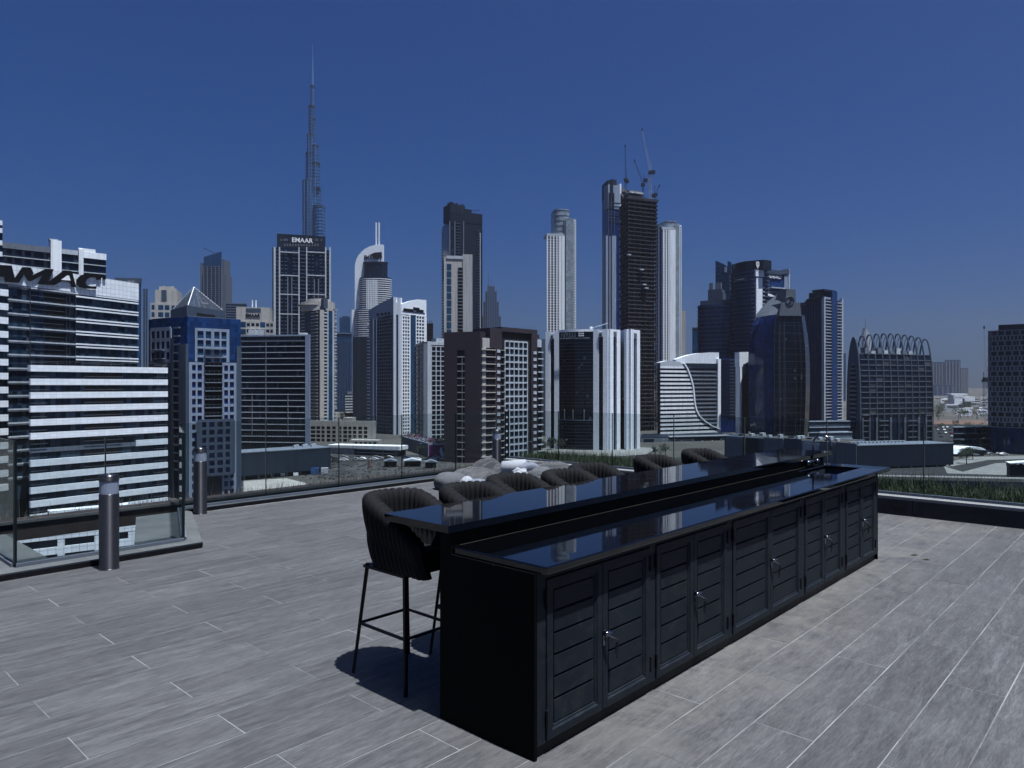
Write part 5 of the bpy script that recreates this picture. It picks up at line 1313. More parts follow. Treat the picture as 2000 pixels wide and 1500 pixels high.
for r in range(17):
    z = h(950, 682) - r * ph
    if z < GZ + 2: break
    bv.piece('balcony', 'cream', F2, S(937.5), S(965), z - .5, z, -1, 1.3); bv.piece('balcony', 'cream', F2, S(976), S(985), z - .3, z, -1, 1.0); bv.piece('balcony', 'offwhite', F2, S(1048), F2.L, z - .5, z + .1, -1, 1.3)
    bv.piece('bay_panel', 'offwhite', F2, S(968), S(974), z - 1.5, z + .1, .85, 1.2); bv.piece('bay_panel', 'offwhite', F2, S(1039), S(1045), z - 1.5, z + .1, .85, 1.2)
    sl.box(F2, S(948), S(965), z + .9, z + 1.0, 1.2, 1.28)
bv.piece('corner_box', 'offwhite', F2, S(1048), S(1056), h(1050, 678), h(1050, 663), -4, .6); bv.piece('roof_block', 'brown_clad', F2, S(1047), S(1056), h(1050, 664), h(1050, 653), -8, -1)
bv.done()
F_ = Face(P(1046, 560), P(1071, 570)); b_h = Bld('hidden_blue_slab', 'grey-blue slab edge between the brown and the white-pier buildings', F_.pt(5, -5)); core(b_h, quad_plan(F_.pt(0), F_.pt(F_.L), depth=14), F_.h(1058, 662), 'grey_clad'); b_h.piece('low_wing', 'beige', F_, F_.s(1057), F_.s(1070), GZ, F_.h(1063, 742), 0, 8); hbands(b_h, F_, F_.s(1057), F_.s(1070), [F_.h(1063, 850 + 9 * k) for k in range(4)], 1.8, 'white_paint', 8, 8.6); b_h.done()

# ------------------------------------------------------------------ white pier building with the dark curved front
cl, c0, c1 = P(1067, 438), P(1188, 424), P(1208, 431); bD = Bld('white_pier_office', 'white pier office with a black curved glass front and dotted sign', c0)
F1, F2 = Face(cl, c0), Face(c0, c1); zD = HZ(641, 417); S, h = F1.s, F1.h
plan = [cl, c0, c1, c1 + Vector((4, 30)), cl + Vector((6, 30))]; core(bD, plan, zD - 6, 'glass_black')
zL = F1.h(1070, 648)
for a, b_ in ((1067, 1076), (1084, 1093)): bD.piece('white_pier', 'white_panel', F1, S(a), S(b_), GZ, zL, -3, 1.6)
for a, b_ in ((1160, 1170), (1179, 1188)): bD.piece('white_pier', 'white_panel', F1, S(a), S(b_) if b_ < 1188 else F1.L + .01, GZ, zD, -3, 1.6)
bD.piece('pier_head', 'white_panel', F1, S(1076), S(1084), h(1080, 662), zL - .2, -3, 1.5); bD.piece('pier_head', 'white_panel', F1, S(1170), S(1179), h(1175, 658), zD - .2, -3, 1.5)
for a, b_, y in ((1077.5, 1083, 657), (1171.5, 1178, 653)): bD.piece('pier_window', 'offwhite', F1, S(a), S(b_), h(a, y + 4), h(a, y - 4), 1.5, 2.2); bD.piece('pier_glass', 'glass_pane', F1, S(a) + .3, S(b_) - .3, h(a, y + 3), h(a, y - 1), 2.2, 2.3)
# curved dark front
n = 12; s0, s1 = S(1093.2), S(1159.8); arc = [F1.pt(s0 + (s1 - s0) * i / n, 1.2 + 2.4 * math.sin(math.pi * i / n)) for i in range(n + 1)]
pl = arc + [F1.pt(s1, -2), F1.pt(s0, -2)]; zF = h(1125, 645.5); bD.p('curved_front', 'glass_black').prism(pl, GZ, zF - 1); bD.p('front_coping', 'white_paint').prism(grow(pl, .25), zF - .99, zF + .4)
m = bD.p('floor_line', 'grey_clad', 'stuff')
for k in range(36):
    z = h(1125, 664) - k * 1.98
    if z > GZ + 1 and not (h(1125, 820) < z < h(1125, 799)): m.prism(grow(pl, .12), z, z + .14)
for px in (1105, 1122.5, 1143.5): i = (S(px) - s0) / (s1 - s0); bD.piece('front_post', 'mid_grey', F1, S(px) - .3, S(px) + .3, h(1125, 820), h(1125, 799), 1.0, 1.5 + 2.4 * math.sin(math.pi * i))
bD.p('front_ledge', 'mid_grey').prism(grow(pl, .3), h(1125, 820) - .2, h(1125, 820) + .1)
mid = Face(F1.pt(s0, 3.45), F1.pt(s1, 3.45)); S3 = lambda px: S(px) - s0
sign(bD, 'DEYAAR', 'mid_grey', mid, S3(1114), h(1114, 657.5), .15, S3(1129) - S3(1100), 3.0, .3); sign(bD, 'ديار', 'mid_grey', mid, S3(1116), h(1116, 651), .15, S3(1128) - S3(1104), 1.8, .25)
m = bD.p('sign_dot', 'sign_white', 'stuff')
for i in range(3):
    for j in range(3): cx, cz = S3(1134.5 + i * 3.8), h(1135, 648.5 + j * 4); m.box(mid, cx - .4, cx + .4, cz - .4, cz + .4, .05, .4)
m.box(mid, S3(1097), S3(1155), h(1125, 661.6), h(1125, 661), .05, .2)
S, h = F2.s, F2.h
for a, b_ in ((1188, 1194.5), (1201, 1208)): bD.piece('white_pier', 'white_panel', F2, max(S(a), -.01), S(b_), GZ, zD, -3, 1.4)
bD.piece('pier_head', 'white_panel', F2, S(1194.5), S(1201), h(1198, 658), zD - .1, -3, 1.3); bD.piece('pier_window', 'metal_grey', F2, S(1195), S(1200.5), h(1198, 657), h(1198, 648), 1.25, 1.5)
m = bD.p('pier_joint', 'steel_dark', 'stuff')
for k in range(36): z = h(1198, 660) - k * 1.98; m.box(F2, S(1194.5), S(1201), z, z + .2, -.05, .1); m.box(F1, F1.s(1170), F1.s(1179), z, z + .2, -.05, .1); m.box(F1, F1.s(1076), F1.s(1084), z, z + .2, -.05, .1)
# second, narrower tower to the right
d0, d1, d2 = P(1206, 452), P(1228, 428), P(1246, 438); G1, G2 = Face(d0, d1), Face(d1, d2); zE = HZ(643.5, 430)
core(bD, [d0, d1, d2, d2 + Vector((4, 24)), d0 + Vector((6, 24))], zE - 5, 'glass_black', 'side_tower')
steps = [(1215, 643.5, 701), (1217.5, 701, 740), (1220, 740, 779), (1224, 779, 900)]
for a, y0, y1 in steps: bD.piece('white_pier', 'white_panel', G1, G1.s(a), G1.L + .01, G1.h(1226, y1), G1.h(1226, y0), -3, 1.4); bD.piece('terrace_edge', 'offwhite', G1, 0, G1.s(a + 3), G1.h(1226, y1) - .4, G1.h(1226, y1), -1, 2.2)
for a, b_ in ((1228, 1233.8), (1240, 1246)): bD.piece('white_pier', 'white_panel', G2, max(0, G2.s(a)), min(G2.s(b_), G2.L), GZ, zE, -3, 1.4)
bD.piece('pier_head', 'white_panel', G2, G2.s(1233.8), G2.s(1240), G2.h(1237, 661), zE - .1, -3, 1.3); bD.piece('pier_window', 'metal_grey', G2, G2.s(1234.4), G2.s(1239.5), G2.h(1237, 660), G2.h(1237, 651), 1.25, 1.5)
bD.p('roof', 'mid_grey').prism(grow(plan, -2), zD - 5.99, zD - 3); 
a = Vector((*F1.pt(F1.s(1149), -6), zD)); bD.p('roof_hoist', 'white_paint').bar(a, a + Vector((0, 0, 2.2)), 1.2, 1.0, 6); bD.p('roof_hoist', 'white_paint').bar(a + Vector((0, 0, 1.2)), Vector((*F1.pt(F1.s(1184), -4), F1.h(1184, 630))), .3)
bD.p('podium_deck', 'pale_paving').prism([P(1040, 430), P(1100, 395), P(1205, 388), P(1262, 400), P(1285, 440), P(1200, 452), P(1060, 462)], GZ, GZ + 1.4)
bD.done()

# ------------------------------------------------------------------ slim white twin tower
def slim_tower(name, label, x0, xm, x1, Y, y_low, y_high, dome, ystripe):
    F = Face(P(x0, Y), P(x1, Y + 5)); b = Bld(name, label, F.pt(F.L / 2, -12)); S, h = F.s, F.h
    core(b, quad_plan(F.pt(0), F.pt(S(xm)), depth=22), h(x0, y_low) - 1, 'glass_navy')
    b.piece('cap', 'offwhite', F, -.3, S(xm) + .3, h(x0, y_low + 5), h(x0, y_low), -20, .9)
    m = b.p('stripe', 'white_paint', 'stuff'); k = 6
    xs = [x0 + 1 + (xm - x0 - 2) * i / (k - 1) for i in range(k)]
    for i, px in enumerate(xs):
        w = .75 if i < k - 2 else 1.7; m.box(F, S(px) - w, S(px) + w, GZ, h(px, y_low + 5), -.1, .9)
    for r in range(75):
        z = h(x0, y_low + 6) - r * 3.2
        if z > GZ: b.p('spandrel', 'white_paint', 'stuff').box(F, 0, S(xm), z - .6, z, -.1, .3)
    c = (S(dome[0]) + S(dome[1])) / 2; r = (S(dome[1]) - S(dome[0])) / 2
    pl = [F.pt(c - r * math.cos(math.pi * i / 10), -6 + 5 * math.sin(math.pi * i / 10)) for i in range(11)] + [F.pt(c + r, -26), F.pt(c - r, -26)]
    b.p('glass_back', 'glass_silver').prism(pl, GZ, h(dome[0], y_high))
    m = b.p('glass_rib', 'metal_grey', 'stuff')
    for q in range(40):
        z = h(dome[0], y_high + 2) - q * 6.4
        if z > h(x0, y_low) - 80: m.prism(grow(pl, .25), z - .6, z)
    if x1 > xm + 3:
        core(b, quad_plan(F.pt(S(max(xm, dome[1] - 9))), F.pt(S(x1 - 4)), depth=20), h(x1, ystripe - 3), 'glass_silver', 'side_shaft')
        core(b, quad_plan(F.pt(S(x1 - 4)), F.pt(F.L), depth=20), h(x1, ystripe), 'white_paint', 'side_pier')
        mm = b.p('side_window', 'void_dark', 'stuff'); m2 = b.p('side_slab', 'mid_grey', 'stuff')
        for q in range(80):
            z = h(x1, ystripe + 3) - q * 3.2
            if z > GZ: mm.box(F, S(x1 - 3), S(x1 - 1.4), z - 2, z, -.05, .1); m2.box(F, S(xm), S(xm + 2), z - .9, z, -1, .8)
    return b
b = slim_tower('slim_white_tower', 'slim white striped tower with a curved glass back, left of the unfinished tower', 1068, 1101, 1125, 880, 456, 407, (1084, 1114), 429); b.done()
b = slim_tower('slim_white_tower', 'slim white striped tower standing right of the unfinished tower', 1290, 1317, 1331, 800, 443, 430, (1301, 1327), 440)
F = Face(P(1284, 800), P(1291, 795)); b.p('glass_strip', 'glass_royal').box(F, 0, F.L, GZ, F.h(1287, 444), -1.5, 0); b.done()
F = Face(P(1327, 900), P(1339, 900)); b = Bld('pale_sliver_tower', 'narrow pale tower edge right of the slim white tower', F.pt(3, -5)); core(b, quad_plan(F.pt(F.s(1332)), F.pt(F.L), depth=14), F.h(1334, 607), 'cream'); core(b, quad_plan(F.pt(0), F.pt(F.s(1331.5)), depth=14), F.h(1334, 590), 'grey_clad', 'shaft'); b.done()

# ------------------------------------------------------------------ blue tower and the unfinished tower with cranes
cl, c0, cr = P(1176, 770), P(1187, 750), P(1228, 760); by2 = Bld('blue_grey_tower', 'tall blue glass and grey panel tower behind the unfinished one', c0)
F1, F2 = Face(cl, c0), Face(c0, cr); S, h = F2.s, F2.h; core(by2, quad_plan(cl, c0, cr), h(1200, 372), 'glass_royal')
by2.piece('upper_panel', 'blue_grey', F2, S(1187), S(1210), h(1200, 408), h(1200, 362), -8, .5); by2.piece('upper_side', 'white_paint', F2, S(1210), S(1213), h(1211, 408), h(1211, 359), -8, .6); by2.piece('upper_window', 'glass_navy', F2, S(1188), S(1199), h(1192, 408), h(1192, 377), .5, .65)
by2.p('crown', 'dark_clad').box(F1, 0, F1.L, h(1187, 384), h(1187, 352), -6, .2)
for a, b_, y in ((1188, 1192, 353), (1194, 1204, 350)): by2.piece('crown_box', 'steel_dark', F2, S(a), S(b_), h(a, 364), h(a, y), -4, .3)
by2.piece('concrete_core', 'concrete_core', F2, S(1215), S(1224), h(1218, 400), h(1218, 366), -10, -2)
for a, b_, mt, y in ((1183, 1187, 'blue_grey', 460), (1189, 1193, 'mid_grey', 461), (1195, 1203, 'blue_grey', 460)): by2.piece('panel_strip', mt, F2, S(a), S(b_), GZ, h(a, y), -.1, .5)
m = by2.p('mullion', 'metal_grey', 'stuff')
for px in (1188, 1193, 1199): m.box(F2, S(px) - .2, S(px) + .2, h(px, 460), h(px, 376), .5, .8)
for y in (395, 402, 414, 419, 425, 431): m.box(F2, S(1187), S(1211), h(1195, y + .5), h(1195, y), .5, .85)
by2.done()
cl, c0, cr = P(1209, 655), P(1227, 620), P(1284, 632); bc = Bld('unfinished_tower', 'dark concrete tower under construction with open floors', c0)
F1, F2 = Face(cl, c0), Face(c0, cr); plan = quad_plan(cl, c0, cr); zc = HZ(389, 624); core(bc, grow(plan, -2.2), zc - .5, 'void_dark')
for k in range(57):
    z = zc - k * 3.52
    if z < GZ: break
    o = MB(); o.prism(grow(plan, .5 if k < 14 else .2), z - (.95 if k > 12 else .7), z); obj('floor_slab', o, 'concrete_raw', bc.root, bc.org)
m = bc.p('column', 'concrete_raw', 'stuff')
for px in (1229, 1240, 1251, 1262, 1273, 1282): m.box(F2, F2.s(px) - .5, F2.s(px) + .5, GZ, zc, -1.2, -.3)
for t in (.1, .4, .7): m.box(F1, F1.L * t, F1.L * t + 1.2, GZ, zc, -1.2, -.3)
m = bc.p('infill', 'concrete_raw', 'stuff')
for k in range(22, 57):
    z = zc - k * 3.52
    for i in range(14):
        if random.random() < .55 and z > GZ + 4: px = 1229 + i * 3.9; m.box(F2, F2.s(px), F2.s(px + 1.7), z - 3.5, z - .9, -.9, -.4)
m = bc.p('safety_screen', 'offwhite', 'stuff')
for k in range(40): z = zc - 12 - k * 6.4; m.box(F1, F1.L * .12, F1.L * .2, z - 3.0, z, .3, .5)
bc.p('hoist_mast', 'metal_grey').box(F2, F2.L - .2, F2.L + 1.0, GZ, zc - 20, .6, 1.6)
for y, a, b_ in ((498, 1223, 1229), (527, 1247, 1254), (556, 1252, 1259), (563, 1256, 1263)): bc.piece('loading_platform', 'offwhite', F2, F2.s(a), F2.s(b_), F2.h(a, y + 1), F2.h(a, y - 1), .3, 3)
# formwork and core on top
bc.p('core_top', 'concrete_core').box(F2, F2.s(1238), F2.s(1265), zc, F2.h(1250, 368), -22, -8); m = bc.p('formwork', 'steel_dark')
for k in range(26):
    s0 = F2.s(1228 + random.uniform(0, 40)); z0 = zc + random.uniform(0, 6); m.bar((*F2.pt(s0, -random.uniform(3, 14)), z0), (*F2.pt(s0 + random.uniform(-3, 3), -random.uniform(3, 14)), z0 + random.uniform(1, 3.5)), .35)
for a, b_, y0, y1 in ((1232, 1264, 383, 378), (1236, 1262, 374, 371), (1228, 1240, 388, 382)): bc.piece('formwork_deck', 'steel_dark' if y0 > 375 else 'offwhite', F2, F2.s(a), F2.s(b_), F2.h(a, y0), F2.h(a, y1), -12, -4)
bc.piece('edge_guard', 'concrete_raw', F2, -1, F2.L + 1, zc + .2, zc + 1.6, .2, .6)
bc.done()
def crane(label, foot, ztop, jib_tip, counter, mast=1.2, paint='crane_paint', zf=None):
    b = Bld('tower_crane', label, (foot[0], foot[1]), 'crane', 'tower cranes on the skyline', zf); m = b.p('mast', paint); x, y = foot[0], foot[1]; w = mast / 2; z0 = zf if zf is not None else GZ
    for dx in (-w, w):
        for dy in (-w, w): m.bar((x + dx, y + dy, z0), (x + dx, y + dy, ztop), .13)
    z = z0; f = 1
    while z < ztop - mast: m.bar((x - w * f, y - w, z), (x + w * f, y - w, z + mast * 1.4), .09); m.bar((x + w, y - w * f, z), (x + w, y + w * f, z + mast * 1.4), .09); z += mast * 1.4; f = -f
    b.p('cab', 'steel_dark').aabb(x - 1.6, x + 1.6, y - 1.6, y + 1.6, ztop - .8, ztop + 1.8)
    j = b.p('jib', paint); a = Vector((x, y, ztop + 1)); e = Vector(jib_tip); L = (e - a).length; t = (e - a) / L; up = Vector((0, -1, 0)); sd = t.cross(up).normalized(); th = .55
    for q in (-1, 1): j.bar(a + sd * th * q, e + sd * th * q * .4, .12)
    nseg = max(6, int(L / 2.4))
    for i in range(nseg): j.bar(a.lerp(e, i / nseg) + sd * th * (1 - .6 * i / nseg) * (1 if i % 2 else -1), a.lerp(e, (i + 1) / nseg) + sd * th * (1 - .6 * i / nseg) * (-1 if i % 2 else 1), .08)
    b.p('jib_head', 'steel_dark').bar(e - t * 1.5, e + t * .6, .6, .5, 6)
    cz = Vector(counter); b.p('counterweight', 'steel_dark').aabb(cz.x - 1.5, cz.x + 1.5, cz.y - 1.5, cz.y + 1.5, cz.z - 1.5, cz.z + 1.2); j.bar(a, cz, .25); ap = a + Vector((.8 * (1 if cz.x > x else -1), 0, 8)); j.bar(a, ap, .16); j.bar(ap, cz, .07); j.bar(ap, a.lerp(e, .6), .05); b.done(); return b
q = P(1270, 634); crane('tall luffing crane rising from the roof of the unfinished tower', q, HZ(338, 634), (*P(1254, 634), HZ(252, 634)), (*P(1276, 634), HZ(336, 634)), 2.0, zf=HZ(390, 634))
q = P(1222, 700); crane('thin crane with an upright jib behind the blue grey tower', q, HZ(352, 700), (*P(1221, 690), HZ(284, 690)), (*P(1225, 704), HZ(352, 700)), 1.4, 'steel_dark', HZ(420, 700))
q = P(1256, 640); crane('short leaning derrick in the middle of the unfinished roof', q, HZ(362, 640), (*P(1239, 640), HZ(313, 640)), (*P(1261, 640), HZ(352, 640)), 1.2, 'steel_dark', HZ(390, 640))
q = P(1280, 636); crane('small derrick at the right edge of the unfinished roof', q, HZ(382, 636), (*P(1288, 636), HZ(362, 636)), (*P(1275, 636), HZ(382, 636)), 1.0, 'steel_dark', HZ(390, 636))

# low cream building in front of the residences
Fr = Face(P(603, 470), P(746, 462)); br = Bld('cream_lowrise', 'low cream building with rows of square windows', Fr.pt(Fr.L / 2, -8)); S, h = Fr.s, Fr.h
zr = h(670, 825); core(br, quad_plan(Fr.pt(0), Fr.pt(S(733)), depth=22), zr - .3, 'void_dark')
m = br.p('wall', 'beige'); xs = [603, 607, 616.5, 618, 626, 628, 634.5, 638, 646, 649, 656, 663.5, 667.5, 670.5, 678.5, 680.5, 687, 689.5, 696.5, 700, 707.5, 711, 718, 733]
for i in range(0, len(xs) - 1, 2): m.box(Fr, S(xs[i]), S(xs[i + 1]), GZ, zr, -1, .5)
ysr = [(822, 833), (839, 841), (847, 849), (855, 857), (863, 880)]
for a, b_ in ysr: m.box(Fr, 0, S(733), max(GZ, h(670, b_)), h(670, a), -1, .46)
for i in range(1, len(xs) - 1, 2):
    for j in range(4): br.piece('window', 'glass_pane', Fr, S(xs[i]), S(xs[i + 1]), h(670, ysr[j + 1][0]), h(670, ysr[j][1]), -.6, .02)
br.piece('roof_box', 'beige', Fr, S(667), S(684), zr, h(675, 816), -10, -3); br.piece('side_wing', 'beige', Fr, S(690), Fr.L, GZ, h(715, 858), .5, 7)
for k in range(5): br.piece('window', 'glass_pane', Fr, S(701 + k * 9), S(706 + k * 9), h(710, 866), h(710, 861), 6.98, 7.08)
br.done()

# ------------------------------------------------------------------ the striped building with the S-curve
Fw = Face(P(1284, 550), P(1406, 574)); bw = Bld('curved_striped_office', 'white striped office with a sweeping S-curve edge and swept roof', Fw.pt(Fw.L / 2, -10)); S, h = Fw.s, Fw.h
plan = quad_plan(Fw.pt(0), Fw.pt(Fw.L), depth=26); z0w = h(1345, 848); core(bw, plan, h(1345, 713), 'glass_green')
curve = [(1330, 710), (1337, 722), (1343, 738), (1347.5, 755), (1349.5, 775), (1351, 790), (1354, 802), (1360, 813), (1370, 823), (1383, 832), (1400, 840)]
def cx(y):
    for (xa, ya), (xb, yb) in zip(curve, curve[1:]):
        if ya <= y <= yb: return xa + (xb - xa) * (y - ya) / (yb - ya)
    return 1400 if y > 840 else 1330
left = [(S(1285), h(1345, 842)), (S(1285), h(1345, 712))] + [(S(x), h(1345, y)) for x, y in curve]
bw.p('curved_bay', 'glass_navy').wall_poly(Fw, left, .02, 3.0)
for k in range(17):
    y = 716 + k * 7.85
    if y > 842: break
    bw.piece('white_band', 'white_paint', Fw, S(1285), S(cx(min(y + 1.5, 840))), h(1345, y + 4.0), h(1345, y), 2.6, 3.3)
    bw.piece('grey_band', 'mid_grey', Fw, S(cx(min(y + 2, 840)) + 1), S(1400), h(1345, y + 3.2), h(1345, y), -.05, .4)
ed = bw.p('curve_edge', 'white_paint')
for (xa, ya), (xb, yb) in zip(curve, curve[1:]):
    a = [(S(xa), h(1345, ya)), (S(xb), h(1345, yb)), (S(xb) + 1.0, h(1345, yb) + .3), (S(xa) + 1.0, h(1345, ya) + .3)]; ed.wall_poly(Fw, a, .0, 3.9)
bw.p('bay_parapet', 'offwhite').wall_poly(Fw, [(S(1285), h(1345, 716)), (S(1285), h(1345, 709)), (S(1300), h(1345, 705)), (S(1322), h(1345, 707)), (S(1332), h(1345, 716))], -3, 3.3)
sw = [(S(1323), h(1345, 711)), (S(1323), h(1345, 702))] + [(S(x), h(1345, y)) for x, y in ((1335, 697), (1350, 692.5), (1368, 689), (1388, 687.2), (1405.5, 687))] + [(S(1405.5), h(1345, 712)), (S(1398), h(1345, 712))]
bw.p('swept_roof', 'white_tile').wall_poly(Fw, sw, -6, -.8); bw.piece('side_frame', 'white_paint', Fw, S(1400.5), Fw.L, z0w, h(1345, 700), -6, 1.2); bw.piece('terrace_wall', 'glass_green', Fw, S(1338), S(1400), h(1345, 716), h(1345, 709.5), -1, .9)
bw.done()
Fp = Face(P(1250, 500), P(1424, 520)); bp3 = Bld('framed_podium', 'low podium with white framed display windows below the striped office', Fp.pt(30, -8)); S, h = Fp.s, Fp.h
core(bp3, quad_plan(Fp.pt(0), Fp.pt(Fp.L), depth=34), h(1340, 853), 'dark_clad'); bp3.piece('cornice', 'offwhite', Fp, S(1305), Fp.L, h(1340, 853), h(1340, 851), -1, 1.5); bp3.piece('grey_base', 'mid_grey', Fp, 0, S(1304), GZ, h(1280, 856), -.5, 1)
for a, b_, y0, y1 in ((1306, 1354, 858, 882), (1370, 1391, 864, 880), (1407, 1422, 858, 878)):
    z0, z1 = max(h(1340, y1), GZ + .3), h(1340, y0); bp3.p('window_frame', 'white_paint').wall_poly(Fp, [(S(a), z0), (S(b_), z0), (S(b_), z1), (S(a), z1)], 0, .9); n = 2 if b_ - a > 30 else 1
    for i in range(n): w = (S(b_) - S(a) - 1.2) / n; bp3.piece('window', 'glass_pane', Fp, S(a) + .8 + i * w, S(a) + .2 + (i + 1) * w, z0 + .9, z1 - .8, .88, .96)
bp3.piece('sign_panel', 'dark_clad', Fp, S(1256), S(1276), h(1266, 872), h(1266, 857), 1.0, 1.3)
bp3.done()

# ------------------------------------------------------------------ the cluster of blue towers
def round_tower(b, F, p0, p1, ytop, bulge, pitch, mat, bandmat, th=.8, back=16, name='body', ybot=None, n=12, gd=.6):
    S, h = F.s, F.h; s0, s1 = S(p0), S(p1); c = (s0 + s1) / 2; r = (s1 - s0) / 2
    pl = [F.pt(c - r * math.cos(math.pi * i / n), bulge * math.sin(math.pi * i / n) ** .8) for i in range(n + 1)] + [F.pt(s1, -back), F.pt(s0, -back)]
    z1 = F.h((p0 + p1) / 2, ytop); b.p(name, mat).prism(pl, GZ if ybot is None else ybot, z1); z = z1 - pitch * .3
    while z > (GZ if ybot is None else ybot) + 3: b.p('floor_band', bandmat, 'stuff').prism(grow(pl, gd), z - th, z); z -= pitch
    return pl
Ft = Face(P(1362, 655), P(1434, 640)); b1 = Bld('round_blue_tower', 'rounded blue banded tower with a blocky grey head', Ft.pt(16, -10))
round_tower(b1, Ft, 1363, 1432, 596, 7, 3.7, 'glass_royal', 'grey_clad', .7); S, h = Ft.s, Ft.h
for a, b_, y0, y1 in ((1368, 1430, 597, 588), (1383, 1410, 588, 566), (1396, 1412, 588, 572)): b1.piece('head_block', 'grey_clad', Ft, S(a), S(b_), h(a, y0), h(a, y1), -14, 1)
for a, b_, y0, y1 in ((1385, 1392, 566, 553), (1397, 1408, 572, 552)): b1.piece('head_panel', 'mid_grey', Ft, S(a), S(b_), h(a, y0), h(a, y1), -4, 0)
b1.piece('edge_pale_strip', 'offwhite', Ft, S(1362.4), S(1363.4), GZ, h(1363, 622), -6, .2); b1.done()  # thin off-white strip up the left edge
Ft = Face(P(1352, 720), P(1366, 720)); bx = Bld('blue_edge_tower', 'narrow blue tower edge left of the rounded blue tower', Ft.pt(3, -4)); core(bx, quad_plan(Ft.pt(0), Ft.pt(Ft.L), depth=14), Ft.h(1358, 640), 'glass_far'); bx.piece('roof_line', 'mid_grey', Ft, 0, Ft.L, Ft.h(1358, 641), Ft.h(1358, 639), -1, .4); bx.done()
Ft = Face(P(1397, 720), P(1430, 712)); b2_ = Bld('pointed_glass_tower', 'glass tower with pointed glazed fins behind the rounded tower', Ft.pt(8, -8)); S, h = Ft.s, Ft.h
core(b2_, quad_plan(Ft.pt(S(1404)), Ft.pt(Ft.L), depth=18), h(1415, 536), 'glass_strip')
b2_.p('glazed_fin', 'glass_strip').wall_poly(Ft, [(S(1398), GZ), (S(1398), h(1400, 509)), (S(1414), h(1414, 516)), (S(1421), h(1421, 521)), (S(1421), GZ)], .1, 1.2); b2_.p('glazed_fin', 'glass_strip').wall_poly(Ft, [(S(1421.5), GZ), (S(1421.5), h(1421, 510)), (S(1429), h(1429, 513)), (S(1429), GZ)], .2, 1.4)
for y in (520, 528, 536, 544, 552): b2_.p('floor_line', 'mid_grey', 'stuff').box(Ft, S(1398), S(1404), h(1400, y + 1), h(1400, y), 1.2, 1.6)
b2_.piece('roof_box', 'offwhite', Ft, S(1416), S(1420), h(1418, 532), h(1418, 522), 1.2, 2.0); b2_.done()
Ft = Face(P(1428, 640), P(1476, 616)); b4 = Bld('balcony_tower', 'dark banded balcony tower with emblem boards and a bright white edge', Ft.pt(14, -10)); S, h = Ft.s, Ft.h
round_tower(b4, Ft, 1428, 1475, 531, 4.5, 3.45, 'glass_royal', 'grey_clad', 1.0, gd=1.0)
pl = [Ft.pt(S(1429), -12), Ft.pt(S(1429), 0), Ft.pt(S(1447), 3), Ft.pt(S(1462), 3.4), Ft.pt(Ft.L + 4.8, -4), Ft.pt(Ft.L + 4.8, -14)]
b4.p('crown', 'dark_clad').prism(pl, h(1450, 531.5), h(1450, 513)); 
Fr = Face(Ft.pt(Ft.L + .3), Ft.pt(Ft.L + .3) + Vector((6.5, 3.5))); b4.p('white_edge', 'white_panel').box(Fr, 0, Fr.L, GZ, h(1475, 531), -6, .4); b4.p('white_edge_head', 'white_panel').box(Fr, -1, Fr.L + 1.5, h(1475, 540), h(1475, 527), -6, .8); b4.p('white_edge_joint', 'dark_clad').box(Fr, -.2, Fr.L + .2, h(1475, 542), h(1475, 540.2), -6, .5)
def emblem(b, F, s, z, r, mat, d):
    m = b.p('emblem', mat); w = r * .16
    for pts in ([(-.7, 1), (.7, 1), (.7, .72), (-.7, .72)], [(-.7, 1), (-.45, 1), (-.45, .1), (-.7, 0)], [(.7, 1), (.45, 1), (.45, .1), (.7, 0)], [(-.7, .12), (.05, -1.1), (.05, -.75), (-.5, .12)], [(.7, .12), (-.05, -1.1), (-.05, -.75), (.5, .12)], [(-.3, .5), (.3, .5), (-.05, -.1), (.3, -.1), (.3, -.28), (-.35, -.28), (.02, .32), (-.3, .32)]):
        m.wall_poly(F, [(s + x * r, z + y * r) for x, y in pts], d, d + .3)
emblem(b4, Fr, .6, h(1474, 518.5), 2.9, 'sign_white', 1.2); emblem(b4, Face(Ft.pt(S(1429), .2), Ft.pt(S(1447), 3.2)), 5, h(1440, 521), 2.6, 'grey_clad', .3)
sign(b4, 'DAMAC', 'mid_grey', Ft, S(1455), h(1455, 548), 6, S(1468) - S(1443), 2.4, .4, shear=.3)
for k in range(52): z = h(1475, 560) - k * 3.45; b4.p('edge_balcony', 'offwhite', 'stuff').box(Fr, Fr.L - .5, Fr.L + 2.6, z - .8, z, -3, .5)
b4.done()
Ft = Face(P(1489, 632), P(1541, 646)); b5 = Bld('framed_blue_tower', 'blue glass tower in a pale frame with slanted white lettering', Ft.pt(14, -10)); S, h = Ft.s, Ft.h
core(b5, quad_plan(Ft.pt(0), Ft.pt(S(1531)), depth=20), h(1510, 533), 'glass_blue'); b5.p('top_beam', 'grey_clad').wall_poly(Ft, [(0, h(1510, 535)), (0, h(1510, 527)), (S(1520), h(1510, 528)), (S(1540), h(1510, 524.5)), (S(1540), h(1510, 532)), (S(1520), h(1510, 536))], -8, 1.2)
b5.p('side_frame', 'blue_grey').wall_poly(Ft, [(S(1531), GZ), (S(1531), h(1510, 536)), (S(1539), h(1510, 532)), (S(1539), GZ)], -1.5, .6); b5.piece('edge_frame', 'offwhite', Ft, S(1539), Ft.L, GZ, h(1540, 525), -8, 1.0)
sign(b5, 'DAMAC', 'sign_white', Ft, S(1508.5), h(1508, 540.5), .5, S(1526) - S(1491), 3.0, .5, shear=.35, extra=.015)
for k in range(34):
    z = h(1505, 562) - k * 3.45; b5.p('balcony_slab', 'mid_grey', 'stuff').box(Ft, 0, S(1534), z - .7, z, -.1, 1.6)
